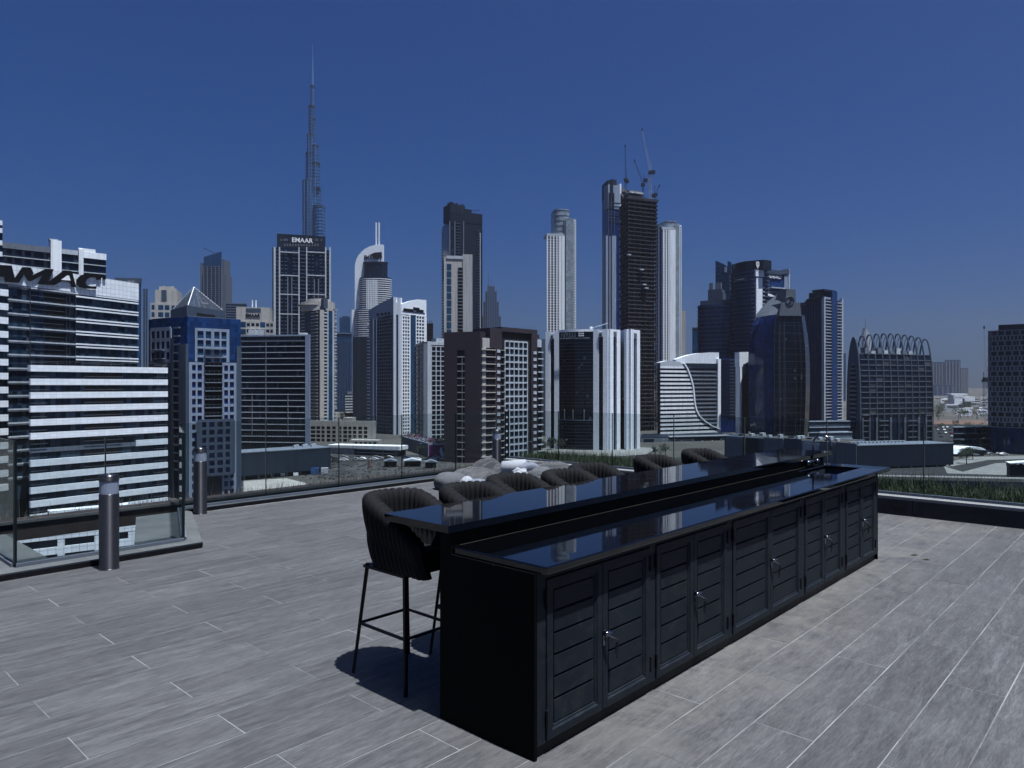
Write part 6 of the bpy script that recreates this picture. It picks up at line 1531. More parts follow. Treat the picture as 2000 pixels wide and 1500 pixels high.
b5.piece('sky_terrace', 'offwhite', Ft, S(1502), S(1530), h(1515, 564), h(1515, 562), -.1, 3); b5.p('curved_fin', 'white_paint').wall_poly(Ft, [(S(1493), h(1493, 577)), (S(1493), h(1493, 573)), (S(1503), h(1503, 576)), (S(1508), h(1508, 580)), (S(1500), h(1500, 580))], 1.6, 3.0); b5.done()
# white frame slab in front of the cluster
Ft = Face(P(1442, 560), P(1462, 566)); b6 = Bld('white_frame_slab', 'tall narrow white framed slab left of the barrel tower', Ft.pt(4, -5)); S, h = Ft.s, Ft.h
core(b6, quad_plan(Ft.pt(S(1446)), Ft.pt(Ft.L), depth=16), h(1452, 716), 'dark_clad'); b6.p('frame', 'white_tile').wall_poly(Ft, [(S(1443), h(1450, 716)), (S(1443), h(1450, 688)), (Ft.L, h(1450, 687)), (Ft.L, h(1450, 706)), (S(1450), h(1450, 712)), (S(1450), h(1450, 716))], -4, .6); b6.piece('frame_leg', 'white_paint', Ft, S(1444.5), S(1448), GZ, h(1450, 716), -4, .6); b6.done()
Ft = Face(P(1404, 600), P(1446, 606)); b7 = Bld('dark_midrise', 'dark blue midrise between the striped office and the white frame', Ft.pt(8, -8)); core(b7, quad_plan(Ft.pt(0), Ft.pt(Ft.L), depth=16), Ft.h(1425, 700), 'glass_royal'); hbands(b7, Ft, Ft.s(1424), Ft.L, [Ft.h(1425, 704 + k * 6.3) for k in range(18)], .9, 'grey_clad', d1=1.0); hbands(b7, Ft, 0, Ft.s(1424), [Ft.h(1425, 704 + k * 6.3) for k in range(18)], .5, 'dark_clad', d1=.4); b7.done()

# ------------------------------------------------------------------ the barrel-shaped blue tower with the grey metal cap
Yc = 520; bc2 = Bld('barrel_tower', 'barrel-shaped dark blue glass tower with a grey metal cap and round emblem', P(1522, Yc + 12))
prof = [(862, 1467, 1577), (820, 1464.5, 1580), (760, 1462, 1582), (720, 1461, 1582), (680, 1462, 1580.5), (650, 1465, 1577.5), (630, 1470, 1574), (615, 1477, 1572)]
def barrel_plan(l, r, d=0):
    # left face swings back; a flat front; a short right face
    c = l + (r - l) * .42; c2 = l + (r - l) * .93
    return [P(l, Yc + 26), P(l + (r - l) * .1, Yc + 17), P(l + (r - l) * .25, Yc + 7), P(c, Yc), P(c2, Yc + 2), P(r, Yc + 14), P(r - 10, Yc + 42), P(l + 16, Yc + 46)]
m = bc2.p('glass_wall', 'glass_royal'); n_ = len(barrel_plan(0, 1)); mm2 = bc2.p('front_wall', 'glass_black'); ml = bc2.p('mullion', 'grey_clad', 'stuff'); fl_ = bc2.p('floor_line', 'grey_clad', 'stuff')
for (ya, la, ra), (yb, lb, rb) in zip(prof, prof[1:]):
    A, B2 = barrel_plan(la, ra), barrel_plan(lb, rb); za = GZ if ya == 862 else HZ(ya, Yc); zb = HZ(yb, Yc); run = 0
    for i in range(n_):
        j = (i + 1) % n_; t = mm2 if i in (3, 4) else m; L = (A[j] - A[i]).length
        t.quad([(*A[i], za), (*A[j], za), (*B2[j], zb), (*B2[i], zb)], [(run, za), (run + L, za), (run + L, zb), (run, zb)]); run += L
    for w, thk in ((.0, .14), (.15, .12), (.30, .12), (.70, .12), (.86, .12), (1.0, .14)):
        a = A[3].lerp(A[4], w); b_ = B2[3].lerp(B2[4], w); ml.bar((a.x, a.y - .1, za), (b_.x, b_.y - .1, zb), thk)
    for w, thk in ((.18, .36), (.34, .36)):
        a = A[3].lerp(A[4], w); b_ = B2[3].lerp(B2[4], w); ml.bar((a.x, a.y + .1, za), (b_.x, b_.y + .1, zb), thk)
    z = za
    while z < zb:
        k = (z - za) / (zb - za); Q = [A[i].lerp(B2[i], k) for i in range(n_)]
        for i in (3, 4): fl_.bar((Q[i].x, Q[i].y - .03, z), (Q[i + 1].x, Q[i + 1].y - .03, z), .09)
        z += 5.2
top = barrel_plan(1477, 1572); zc0 = HZ(615, Yc); bc2.p('rim', 'grey_clad').prism(top, zc0, zc0 + .3)
cap = bc2.p('cap', 'metal_grey'); inn = [p.lerp(sum((q for q in top), Vector((0, 0))) / n_, .05) for p in top]
ridge0, ridge1 = Vector((*P(1536, Yc + 18), HZ(566, Yc + 18))), Vector((*P(1552, Yc + 10), HZ(564, Yc + 10)))
# left roof sweep, built as strips rising to the ridge
base_l = [top[0], top[1], top[2], top[3]]; rid = [(1478, 613, 27), (1492, 596, 26), (1512, 579, 20), (1535, 565, 9)]
def along(pts, t): k = min(len(pts) - 2, int(t * (len(pts) - 1))); f = t * (len(pts) - 1) - k; return Vector(pts[k]).lerp(Vector(pts[k + 1]), f)
NS = 14
for i in range(NS):
    t0, t1 = i / NS, (i + 1) / NS; r0, r1 = along(rid, t0), along(rid, t1); a0, a1 = along(base_l, t0), along(base_l, t1)
    R0_, R1_ = (*P(r0.x, Yc + r0.z), HZ(r0.y, Yc + r0.z)), (*P(r1.x, Yc + r1.z), HZ(r1.y, Yc + r1.z))
    cap.quad([(*a0, zc0 + .3), (*a1, zc0 + .3), R1_, R0_]); k0, k1 = P(r0.x + 6, Yc + 44), P(r1.x + 6, Yc + 43); cap.quad([R0_, R1_, (*k1, zc0 + .3), (*k0, zc0 + .3)])
Fc = Face(P(1521, Yc - .6), P(1566, Yc + 1.6)); cap2 = bc2.p('emblem_board', 'metal_grey'); S, h = Fc.s, Fc.h
cap2.wall_poly(Fc, [(S(1521), zc0 - .6), (S(1565), zc0 - .6), (S(1562), h(1560, 592)), (S(1554), h(1552, 591)), (S(1553), h(1552, 565)), (S(1536), h(1536, 564)), (S(1533), h(1533, 590)), (S(1525), h(1525, 592))], -14, .3)
tor = [(Vector((*Fc.pt(S(1542) + 3.1 * math.cos(a), .45), h(1542, 588) + 3.1 * math.sin(a)))) for a in [2 * math.pi * i / 20 for i in range(21)]]
bc2.p('emblem', 'dark_clad').tube(tor, .28, 6); sc_ = [Vector((*Fc.pt(S(1542) + 1.5 * math.sin(t * 4.7) * (1 if True else 1), .45), h(1542, 588) + 2.2 - 4.6 * t)) for t in [i / 12 for i in range(13)]]; bc2.p('emblem', 'dark_clad').tube(sc_, .3, 6); bc2.done()

# blue tower with white balcony edges
cl, c0, cr = P(1554, 640), P(1607, 600), P(1644, 618); bd2 = Bld('blue_balcony_tower', 'blue glass tower with white balcony edges right of the barrel tower', c0); F1, F2 = Face(cl, c0), Face(c0, cr)
zd = HZ(582, 604); core(bd2, quad_plan(cl, c0, cr), zd - 1, 'glass_royal'); S = F1.s
for k in range(9): px = 1560 + k * 5.4; bd2.piece('mullion', 'grey_clad', F1, S(px) - .2, S(px) + .2, GZ, F1.h(px, 590), 0, .5)
bd2.p('roof_edge', 'dark_clad').wall_poly(F1, [(S(1570), F1.h(1580, 594)), (F1.L, F1.h(1605, 583)), (F1.L, F1.h(1605, 579)), (S(1590), F1.h(1590, 580)), (S(1576), F1.h(1576, 585))], -2, .6)
S = F2.s
for a, b_ in ((1607, 1609.2), (1641.8, 1644)): bd2.piece('white_edge', 'offwhite', F2, S(a), S(b_), GZ, F2.h(a, 580 if a < 1620 else 583), -1, 1.4)
bd2.piece('top_band', 'blue_grey', F2, S(1607), S(1620), F2.h(1610, 584), F2.h(1610, 580), -1, 1.2); bd2.p('centre_strip', 'glass_blue').box(F2, S(1621.5), S(1632), GZ, F2.h(1626, 569), -10, 1.6); bd2.p('centre_cap', 'dark_clad').box(F2, S(1608), S(1632), F2.h(1626, 571), F2.h(1626, 567), -10, .5); bd2.p('head', 'dark_clad').box(F2, S(1606), S(1621), F2.h(1615, 581), F2.h(1615, 571), -12, -3)
for k in range(40):
    y = 590 + k * 6.05; z = F2.h(1625, y)
    if z < GZ + 2: break
    bd2.piece('balcony', 'offwhite', F2, S(1610), S(1621), z - .55, z, -.1, 1.5); bd2.piece('balcony', 'offwhite', F2, S(1632.5), S(1643), z - .55, z, -.1, 1.5)
bd2.piece('rear_block', 'dark_clad', F1, S(1555), S(1568), GZ, F1.h(1560, 569), -8, -.5); bd2.piece('rear_block', 'offwhite', F1, S(1568), S(1577), F1.h(1570, 590), F1.h(1570, 571), -8, -.6); bd2.done()
F = Face(P(1644, 1800), P(1652, 1800)); b = Bld('faint_tower', 'faint hazy tower just right of the blue balcony tower', F.pt(5, -8)); core(b, quad_plan(F.pt(0), F.pt(F.L), depth=20), F.h(1648, 690), 'glass_far'); b.p('needle', 'glass_far').bar((*F.pt(5, -8), F.h(1648, 690)), (*F.pt(5, -8), F.h(1648, 640)), 3.5, .8, 6); b.done()

# ------------------------------------------------------------------ the vaulted office with arched ribs
A0, A1 = P(1683, 478), P(1822, 500); Fv = Face(A0, A1); bh = Bld('vaulted_office', 'vaulted glass office with a row of arched roof ribs and an oval end wall', Fv.pt(Fv.L / 2, -10)); S, h = Fv.s, Fv.h
D = 12.0; zbase = GZ
def arch(t_along, dz=0.0, n=16, ex=0.0):
    """outline of the vault at a place along it: (depth behind the front, height)"""
    s = t_along * Fv.L; k = 4 * (t_along - .5) ** 2; H_ = (HZ(653, 492) - 3.2 * k) - zbase; out = []
    for i in range(n + 1):
        a = math.pi * i / n; x = -math.cos(a); y = max(0.0, math.sin(a)) ** .62
        out.append((D / 2 - D / 2 * -x * 1.0 if False else D / 2 * (1 + x), y * (H_ + dz)))
    return out
def vpt(t, d, z, off=0): q = Fv.pt(t * Fv.L, -d + off); return (q.x, q.y, zbase + z)
m = bh.p('glass_body', 'glass_navy'); N_ = 20
hroof = h(1750, 692) - zbase
prev = None
for i in range(N_ + 1):
    t = i / N_; o = [(d, min(z, hroof)) for d, z in arch(t)]
    if prev:
        for (da, za), (db, zb), (dc, zc_), (dd, zd_) in zip(prev, prev[1:], o, o[1:]):
            m.quad([vpt((i - 1) / N_, da, za), vpt(t, dc, zc_), vpt(t, dd, zd_), vpt((i - 1) / N_, db, zb)], [((i - 1) / N_ * Fv.L, za + da), (t * Fv.L, zc_ + dc), (t * Fv.L, zd_ + dd), ((i - 1) / N_ * Fv.L, zb + db)])
    prev = o
ncol = 10
def depth_at(z, t):
    o = arch(t, n=64)
    for (da, za), (db, zb) in zip(o, o[1:]):
        if za <= z <= zb: return da + (db - da) * (z - za) / max(1e-6, zb - za)
    return D / 2
for k in range(ncol + 1):
    t = .004 + .992 * k / ncol
    if k == 0: continue
    r = MB(); pts = [vpt(t, d - .25 if d < D / 2 else d + .25, z) for d, z in arch(t, .6, 24)]; r.tube(pts, .6, 5); obj('arch_rib', r, 'grey_clad', bh.root, bh.org)
    if k < ncol + 1:
        tt = t - .5 * .992 / ncol; q = MB(); q.tube([vpt(tt, d * .82 + 2, z * .985) for d, z in arch(tt, 0, 16)[3:13]], .22, 4); obj('inner_rib', q, 'grey_clad', bh.root, bh.org)
rowsz = [h(1750, y) - zbase for y in (703, 713.5, 724, 734.5, 745, 755.5, 766, 776.5, 787, 797.5, 808, 818)]
for z in [h(1750, 692) - zbase] + rowsz[:-1]:
    q = MB(); q.tube([vpt(i / 10, depth_at(z, i / 10) - .25, z) for i in range(11)], .38, 4); obj('floor_line', q, 'metal_grey', bh.root, bh.org)
zz = [h(1750, 692) - zbase] + rowsz
for r_ in range(11):
    for k in range(ncol):
        t0, t1 = .004 + .992 * k / ncol + .006, .004 + .992 * (k + 1) / ncol - .006; z1, z0 = zz[r_] - .5, zz[r_ + 1] + .5; q = MB()
        q.quad([vpt(t0, depth_at(z0, t0), z0, .12), vpt(t1, depth_at(z0, t1), z0, .12), vpt(t1, depth_at(z1, t1), z1, .12), vpt(t0, depth_at(z1, t0), z1, .12)], [(0, 0), (1, 0), (1, 1), (0, 1)]); q.quad([vpt(t0, depth_at(z0, t0), z0, .05), vpt(t0, depth_at(z1, t0), z1, .05), vpt(t1, depth_at(z1, t1), z1, .05), vpt(t1, depth_at(z0, t1), z0, .05)])
        obj('window', q, 'glass_pane', bh.root, bh.org)
# lower storeys: plain glass bays between broad piers
zl = h(1750, 818)
for px, w in ((1683.6, .5), (1697, .5), (1711, .8), (1738, .8), (1766, .8), (1793, .8), (1807, .5), (1820, .5)): bh.piece('pier', 'metal_grey', Fv, S(px) - w, S(px) + w, GZ, zl + 1, .1, .9)
for a, b_ in ((1684, 1697), (1807, 1820)):
    for y in (811, 822, 832, 843, 855): bh.piece('floor_line', 'metal_grey', Fv, S(a), S(b_), h(a, y + .8), h(a, y - .8), .1, .7)
for a, b_ in ((1716, 1734), (1772, 1790)):
    for y in (822, 831, 843, 854): bh.piece('louvre', 'metal_grey', Fv, S(a), S(b_), h(a, y + 1), h(a, y - 1), .1, .9)
bh.p('roof_terrace', 'offwhite').box(Fv, 2, Fv.L - 2, zbase + hroof - .4, zbase + hroof + .15, -D + 3, -3.4)
for k in range(8): bh.piece('roof_plant', 'offwhite' if k % 2 else 'mid_grey', Fv, 4 + k * 5.6, 7.5 + k * 5.6, zbase + hroof + .16, zbase + hroof + 2 + random.random() * 2.5, -D + 7, -D + 11)
# oval end wall on the left, with its louvred slot
Fend = Face(Fv.pt(.05, -D), Fv.pt(.05, 0)); o0 = arch(0, .9, 28)
we = [(D - d, zbase + z) for d, z in o0]; c = (D / 2, zbase + 22)
hole = [(D / 2 + 3.2 * math.cos(a), zbase + 31 + 24 * math.sin(a)) for a in [math.pi * 2 * i / 28 for i in range(28)]]
bh.p('end_wall', 'grey_clad').wall_poly(Fend, we, .0, 1.2)
bh.p('end_slot', 'void_dark').wall_poly(Fend, hole, 1.2, 1.3)
for k in range(16):
    z = zbase + 9 + k * 2.95; w = 3.2 * math.sqrt(max(.02, 1 - ((z - zbase - 31) / 24) ** 2)); bh.piece('slot_louvre', 'mid_grey', Fend, D / 2 - w + .3, D / 2 + w - .3, z, z + 1.3, 1.3, 1.7)
bh.done()
# far things behind it
b = Bld('sail_spire_tower', 'faint pointed spire tower behind the vaulted office', P(1693, 2600)); q = P(1690, 2600); m = b.p('mast', 'metal_grey'); m.bar((*q, HZ(690, 2600)), (*q, HZ(622, 2600)), 2.2, .6, 5); Fq = Face(P(1688, 2600), P(1706, 2600)); b.p('sail', 'offwhite').wall_poly(Fq, [(0, GZ), (Fq.s(1706), GZ), (Fq.s(1701), HZ(655, 2600)), (Fq.s(1694), HZ(645, 2600)), (Fq.s(1690), HZ(640, 2600)), (0, HZ(650, 2600))], -20, 0); b.done()
for i, (x0, x1, y, Y, lab) in enumerate(((1820, 1848, 707, 3000, 'left of the three hazy far towers, widest'), (1845, 1876, 703, 2900, 'middle of the hazy far towers, tallest'), (1876, 1891, 719, 3100, 'right of the hazy far towers, lowest'), (1815, 1866, 752, 2700, 'long low hazy block in front of the far towers'))):
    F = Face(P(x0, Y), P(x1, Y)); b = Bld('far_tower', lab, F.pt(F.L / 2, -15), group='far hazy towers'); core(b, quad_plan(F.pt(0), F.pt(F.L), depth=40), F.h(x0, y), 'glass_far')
    for k in range(5): b.p('fin', 'mid_grey', 'stuff').box(F, F.L * (k + .5) / 5 - 2.5, F.L * (k + .5) / 5 + 2.5, GZ, F.h(x0, y + 2), 0, 2)
    b.done()

# ------------------------------------------------------------------ checkered tower at the right edge
Fg = Face(P(1930, 425), P(2075, 405)); bg2 = Bld('checkered_tower', 'grey checkered tower with staggered windows at the right edge', Fg.pt(20, -12)); S, h = Fg.s, Fg.h
n = 10; pl = [Fg.pt(Fg.L * i / n, 5 * math.sin(math.pi * i / n)) for i in range(n + 1)] + [Fg.pt(Fg.L, -26), Fg.pt(0, -26)]
zg, zg0 = h(1970, 646), h(1970, 834); core(bg2, pl, zg, 'glass_navy', z0=zg0); core(bg2, grow(pl, -1.2), zg0 - .01, 'glass_royal', 'glazed_base')
bg2.p('roof_block', 'dark_clad').box(Fg, S(1950), Fg.L, zg, h(1970, 634), -20, 1); nrow = 19; ph = (zg - zg0) / nrow; fr = bg2.p('window_frame', 'mid_grey')
for i in range(n):
    Fi = Face(pl[i], pl[i + 1])
    for r in range(nrow + 1):
        z = zg0 + r * ph; fr.box(Fi, 0, Fi.L, z - .3, z + .3, 0, .5)
    for r in range(nrow):
        z = zg0 + r * ph; off = .0 if r % 2 else .5
        for q in (off, off + 1.0):
            if q < 1.3: w = Fi.L; c = q * w * .5 + (.0 if r % 2 else 0); s0 = min(Fi.L - .9, q * .5 * Fi.L); fr.box(Fi, s0, min(Fi.L, s0 + .8), z, z + ph, 0, .46)
for i in range(n // 2 + 1):
    Fi = Face(pl[i], pl[i + 1])
    for r in range(nrow):
        off = .0 if r % 2 else .5; z = zg0 + r * ph
        for q in (off, off + 1.0):
            s0 = q * .5 * Fi.L + .8; s1 = min(Fi.L, s0 + .5 * Fi.L - .8)
            if s1 - s0 > .5: bg2.piece('window', 'glass_pane', Fi, s0, s1, z + .3, z + ph - .3, .03, .09)
for k in range(9): bg2.piece('base_mullion', 'steel_dark', Fg, Fg.L * k / 8 - .15, Fg.L * k / 8 + .15, GZ, zg0, -.5, .2 + 4 * math.sin(math.pi * k / 8))
bg2.done()
q = P(1926, 520); crane('distant crane with a leaning jib beside the checkered tower', q, HZ(742, 520), (*P(1922, 520), HZ(638, 520)), (*P(1931, 522), HZ(742, 520)), 1.4, 'offwhite')
q = P(1921, 900); crane('small far crane hook and mast left of the checkered tower', q, HZ(745, 900), (*P(1921, 895), HZ(728, 895)), (*P(1923, 903), HZ(744, 900)), 1.6, 'steel_dark')

# ================================================================== streets and low things between the towers
def sheet(name, pts, z, mat): m = MB(); m.prism(pts, z - .3, z); return tag(obj(name, m, mat), kind='structure')
def gp(px, py, z=GZ): y = (EYE - z) * 1400 / (py - 752); return P(px, y)
sheet('road', [gp(400, 960), gp(2300, 960), gp(2300, 905), gp(1500, 893), gp(900, 893), gp(640, 897), gp(400, 905)], GZ + .02, 'asphalt')
sheet('road', [gp(560, 897), gp(900, 893), gp(900, 889), gp(640, 889)], GZ + .03, 'asphalt')
sheet('pavement', [gp(474, 935), gp(650, 915), gp(850, 907), gp(1300, 892), gp(1310, 900), gp(900, 925), gp(560, 960), gp(474, 962)], GZ + .14, 'paving')
sheet('sand_lot', [gp(640, 930), gp(700, 903), gp(880, 897), gp(890, 912), gp(760, 940)], GZ + .16, 'lot_ground')
sheet('pale_forecourt', [gp(476, 962), gp(476, 940), gp(560, 935), gp(600, 945), gp(560, 975)], GZ + .18, 'bright_sand')
sheet('road', [gp(1560, 893), gp(2300, 880), gp(2300, 872), gp(1560, 882)], GZ + .05, 'asphalt')
sheet('pavement', [gp(1840, 905), gp(1900, 893), gp(2100, 888), gp(2100, 920), gp(1960, 928), gp(1850, 925)], GZ + .12, 'pale_paving')
sheet('road', [gp(1850, 913), gp(1930, 899), gp(2150, 893), gp(2150, 899), gp(1945, 905), gp(1880, 922)], GZ + .17, 'asphalt')
sheet('sand_strip', [gp(1810, 822), gp(2050, 820), gp(2050, 829), gp(1810, 829)], GZ + .1, 'red_sand')
sheet('lot', [gp(1810, 830), gp(2050, 830), gp(2050, 862), gp(1810, 864)], GZ + .06, 'asphalt')

# dark screened car park, left
Fk = Face(P(470, 298), P(646, 325)); b = Bld('screened_car_park', 'dark perforated car park screen on stilts below the banded office', Fk.pt(20, -8)); S, h = Fk.s, Fk.h
zt, zb = h(560, 880), h(560, 923); b.p('screen', 'dark_clad').box(Fk, 0, Fk.L, zb, zt, -14, 0); m = b.p('screen_rib', 'grey_clad', 'stuff')
for k in range(90): m.box(Fk, Fk.L * k / 90, Fk.L * k / 90 + .12, zb, zt - .1, 0, .12)
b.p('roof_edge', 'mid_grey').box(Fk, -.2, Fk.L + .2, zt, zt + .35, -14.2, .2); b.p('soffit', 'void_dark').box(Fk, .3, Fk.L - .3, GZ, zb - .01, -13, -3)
for k in range(7): b.piece('stilt', 'mid_grey', Fk, 1.5 + k * (Fk.L - 3.6) / 6, 2.1 + k * (Fk.L - 3.6) / 6, GZ, zb, -1.2, -.6)
for k in range(6): b.piece('roof_unit', 'offwhite', Fk, Fk.L - 14 + k * 2.1, Fk.L - 12.8 + k * 2.1, zt + .36, zt + 1.4, -9 - (k % 2) * 2, -7.6 - (k % 2) * 2)
b.done()
# long pale canopy (station-like roof)
Fk = Face(P(642, 418), P(783, 400)); b = Bld('long_canopy', 'long pale metal canopy roof over a dark open hall', Fk.pt(18, -5)); S, h = Fk.s, Fk.h
zt = h(715, 869); b.p('roof', 'white_paint').wall_poly(Fk, [(0, zt - 2.0), (Fk.L, zt - 2.2), (Fk.L, zt), (0, zt - .6)], -8, 1.5); b.p('hall', 'void_dark').box(Fk, S(693), Fk.L - 1, GZ, zt - 2.3, -7, 0); b.piece('wall_block', 'offwhite', Fk, 0, S(692), GZ, zt - 2.2, -6, .3)
for y in (877, 883): b.piece('hall_band', 'offwhite', Fk, S(695), S(770), h(715, y + 1.6), h(715, y), 0, .5)
for k in range(4): b.piece('post', 'mid_grey', Fk, S(700 + k * 24), S(701 + k * 24), GZ, zt - 2.3, 0, .6)
b.done()
# billboard block with flowering roof edge
cl, c0, cr = P(786, 452), P(836, 398), P(872, 396); b = Bld('billboard_block', 'grey windowless block with a magenta billboard on its front', c0); F1, F2 = Face(cl, c0), Face(c0, cr)
zt = HZ(866, 398); plan = quad_plan(cl, c0, cr); core(b, plan, zt, 'mid_grey'); b.p('billboard_frame', 'offwhite').box(F2, .1, F2.L, GZ + .5, zt + .4, 0, .4); b.p('billboard', 'magenta').box(F2, F2.s(838.5), F2.L - .3, HZ(893, 397), HZ(869, 397), .4, .5)
b.p('poster_figure', 'sign_white').wall_poly(F2, [(F2.s(861), HZ(889, 397)), (F2.s(859), HZ(882, 397)), (F2.s(860), HZ(875, 397)), (F2.s(863), HZ(873, 397)), (F2.s(865), HZ(880, 397)), (F2.s(868), HZ(888, 397)), (F2.s(866), HZ(893, 397))], .5, .56)
fm, lm = b.p('flowers', 'flower_pink', 'stuff'), b.p('hedge', 'leaf_dark', 'stuff')
for k in range(1100):
    t = random.random(); F = F1 if random.random() < .45 else F2; s = F.L * t; z = zt + random.uniform(0, 3.4) * (.5 + random.random() * .5); d = -random.uniform(.3, 4); q = F.pt(s, d); r = random.uniform(.18, .42); mm = fm if random.random() < .4 else lm
    a = Vector((random.gauss(0, 1), random.gauss(0, 1), random.gauss(0, 1))).normalized() * r; e = a.orthogonal().normalized() * r; c = Vector((q.x, q.y, z)); mm.quad([c - a, c + e, c + a, c - e])
b.done()
# right-hand car park block and its ramp wall
cl, c0, cr = P(1415, 400), P(1632, 345), P(1674, 322); b = Bld('long_grey_block', 'long low grey block running behind the tap', c0); F1 = Face(P(1415, 400), P(1632, 350)); F2 = Face(P(1632, 350), P(1674, 338)); F3 = Face(P(1674, 338), P(1862, 352))
zt = HZ(867, 345); core(b, [P(1415, 400), P(1632, 350), P(1674, 338), P(1690, 372), P(1440, 420)], zt, 'grey_clad'); b.p('pale_roof', 'paving').prism(grow([P(1425, 404), P(1620, 354), P(1668, 343), P(1684, 368), P(1445, 416)], -1), zt + .01, zt + .2)
b.p('end_panel', 'mid_grey').box(F2, .2, F2.L - .1, GZ + 1, zt + .6, .0, .3); b.piece('door', 'void_dark', F1, F1.s(1483), F1.s(1490), GZ, GZ + 5, .3, .5)
for k, (x0, x1, mt, dz) in enumerate(((1418, 1450, 'mid_grey', -.6), (1452, 1481, 'dark_clad', -.4), (1492, 1530, 'mid_grey', .5), (1532, 1566, 'grey_clad', .9), (1568, 1600, 'offwhite', -.8), (1602, 1630, 'mid_grey', .3))): b.piece('wall_panel', mt, F1, F1.s(x0), F1.s(x1), GZ + (1.5 if k % 2 else .2), zt + dz, 0, .3)
for k in range(14): b.piece('roof_unit', 'offwhite' if k % 3 else 'dark_clad', F1, F1.s(1430 + k * 14), F1.s(1434 + k * 14 + (k % 4) * 1.5), zt + .21, zt + .9 + (k % 3) * .5, -9 - (k % 4) * 3, -6 - (k % 4) * 3)
b.done()
b = Bld('screened_car_park', 'long dark car park screen on posts below the vaulted office', F3.pt(20, -8)); S, h = F3.s, F3.h; zt, zb = h(1760, 869), h(1760, 911); b.p('screen', 'dark_clad').box(F3, .4, F3.L, zb, zt, -15, 0)
m = b.p('screen_rib', 'grey_clad', 'stuff')
for k in range(110): m.box(F3, F3.L * k / 110 + .4, F3.L * k / 110 + .5, zb, zt - .05, 0, .1)
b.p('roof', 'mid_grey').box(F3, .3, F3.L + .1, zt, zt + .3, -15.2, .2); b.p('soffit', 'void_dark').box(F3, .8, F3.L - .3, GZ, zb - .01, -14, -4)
for k in range(8): b.piece('stilt', 'offwhite', F3, 1 + k * (F3.L - 2.6) / 7, 1.5 + k * (F3.L - 2.6) / 7, GZ, zb, -1, -.5)
for k in range(15): b.piece('roof_unit', 'offwhite', F3, 5 + k * 2.2, 6.2 + k * 2.2, zt + .31, zt + 1.1, -12, -10)
b.done()
# road bridge parapet in front of it
Fk = Face(P(1240, 292), P(2250, 262)); b = Bld('road_parapet', 'long pale road parapet with railing beyond the grass', Fk.pt(40, 0), 'parapet'); zk = HZ(927, 282); b.p('deck', 'pale_paving').box(Fk, 0, Fk.L, zk - 1.2, zk, -5, 0); b.p('pier_wall', 'mid_grey').box(Fk, 0, Fk.L, GZ, zk - 1.21, -4.5, -.5)
m = b.p('railing', 'metal_grey', 'stuff')
for k in range(160): m.box(Fk, Fk.L * k / 160, Fk.L * k / 160 + .1, zk, zk + 1.0, -.4, -.3)
m.box(Fk, 0, Fk.L, zk + .95, zk + 1.05, -.42, -.28); b.done()
# grey podium strips right of the striped office
for (x0, x1, Y, y, mat, lab) in ((1580, 1660, 470, 824, 'grey_clad', 'grey terraced podium left of the vaulted office'), (1600, 1664, 440, 846, 'mid_grey', 'lower grey terrace before the vaulted office'), (1862, 1940, 430, 835, 'glass_navy', 'dark glass lowrise left of the checkered tower base')):
    F = Face(P(x0, Y), P(x1, Y + 6)); b = Bld('podium', lab, F.pt(F.L / 2, -6)); core(b, quad_plan(F.pt(0), F.pt(F.L), depth=18), HZ(y, Y), mat); z = HZ(y, Y); b.p('coping', 'offwhite').box(F, 0, F.L, z, z + .5, -1, .4)
    for k in range(3): b.piece('band', 'offwhite' if mat != 'glass_navy' else 'mid_grey', F, 0, F.L, z - 3.4 * (k + 1) - .5, z - 3.4 * (k + 1), -.1, .6)
    b.done()
F = Face(P(1868, 400), P(1925, 404)); b = Bld('swept_canopy', 'white curved canopy beside the road at the right', F.pt(8, -4)); z = HZ(873, 400)
pts = [(0, z - 4), (3, z - 1.2), (7, z), (F.L - 3, z - .5), (F.L, z - 1.6), (F.L, z - 2.2), (7, z - .9), (3.4, z - 2), (.6, z - 4)]; b.p('shell', 'white_paint').wall_poly(F, pts, -9, 0); b.p('hall', 'glass_navy').box(F, 1.5, F.L - .4, GZ, z - 2.6, -8, -.6); b.done()
F = Face(P(1972, 300), P(2090, 292)); b = Bld('ramp_canopy', 'white ribbed canopy cut by the right edge above the road', F.pt(8, -4)); z = HZ(897, 300); b.p('roof', 'white_paint').wall_poly(F, [(0, z - 2), (0, z - 1.6), (F.L, z + .8), (F.L, z - .2)], -7, 0)
for k in range(9): b.piece('roof_rib', 'mid_grey', F, k * F.L / 9, k * F.L / 9 + .2, z - 3.4, z - 1.9, -6, -.5)
b.p('wall', 'dark_clad').box(F, .3, F.L, GZ, z - 2.6, -6.5, -.8); b.done()
# market tents left of the brown building
for i, (px, py, w, lab) in enumerate(((762, 906, 26, 'flat grey tent roof left of the billboard'), (805, 905, 34, 'wide flat tent roof below the billboard'), (842, 908, 24, 'flat tent roof beside the brown building'))):
    q = gp(px, py + 8); k = q.y / 1400; F = Face(q + Vector((-w * k / 2, 0)), q + Vector((w * k / 2, 1.0))); b = Bld('tent_roof', lab, q, 'tent', 'tent roofs on the lot'); z = GZ + 3.2; b.p('roof', 'offwhite' if i == 1 else 'mid_grey').wall_poly(F, [(0, z), (F.L / 2, z + .9), (F.L, z), (F.L, z - .15), (0, z - .15)], -7, 0); b.p('dark_side', 'void_dark').box(F, .3, F.L - .3, GZ + .2, z - .3, -6.8, -5)
    for s in (.1, F.L - .25): b.piece('post', 'metal_grey', F, s, s + .15, GZ, z - .15, -.3, -.15)
    b.done()
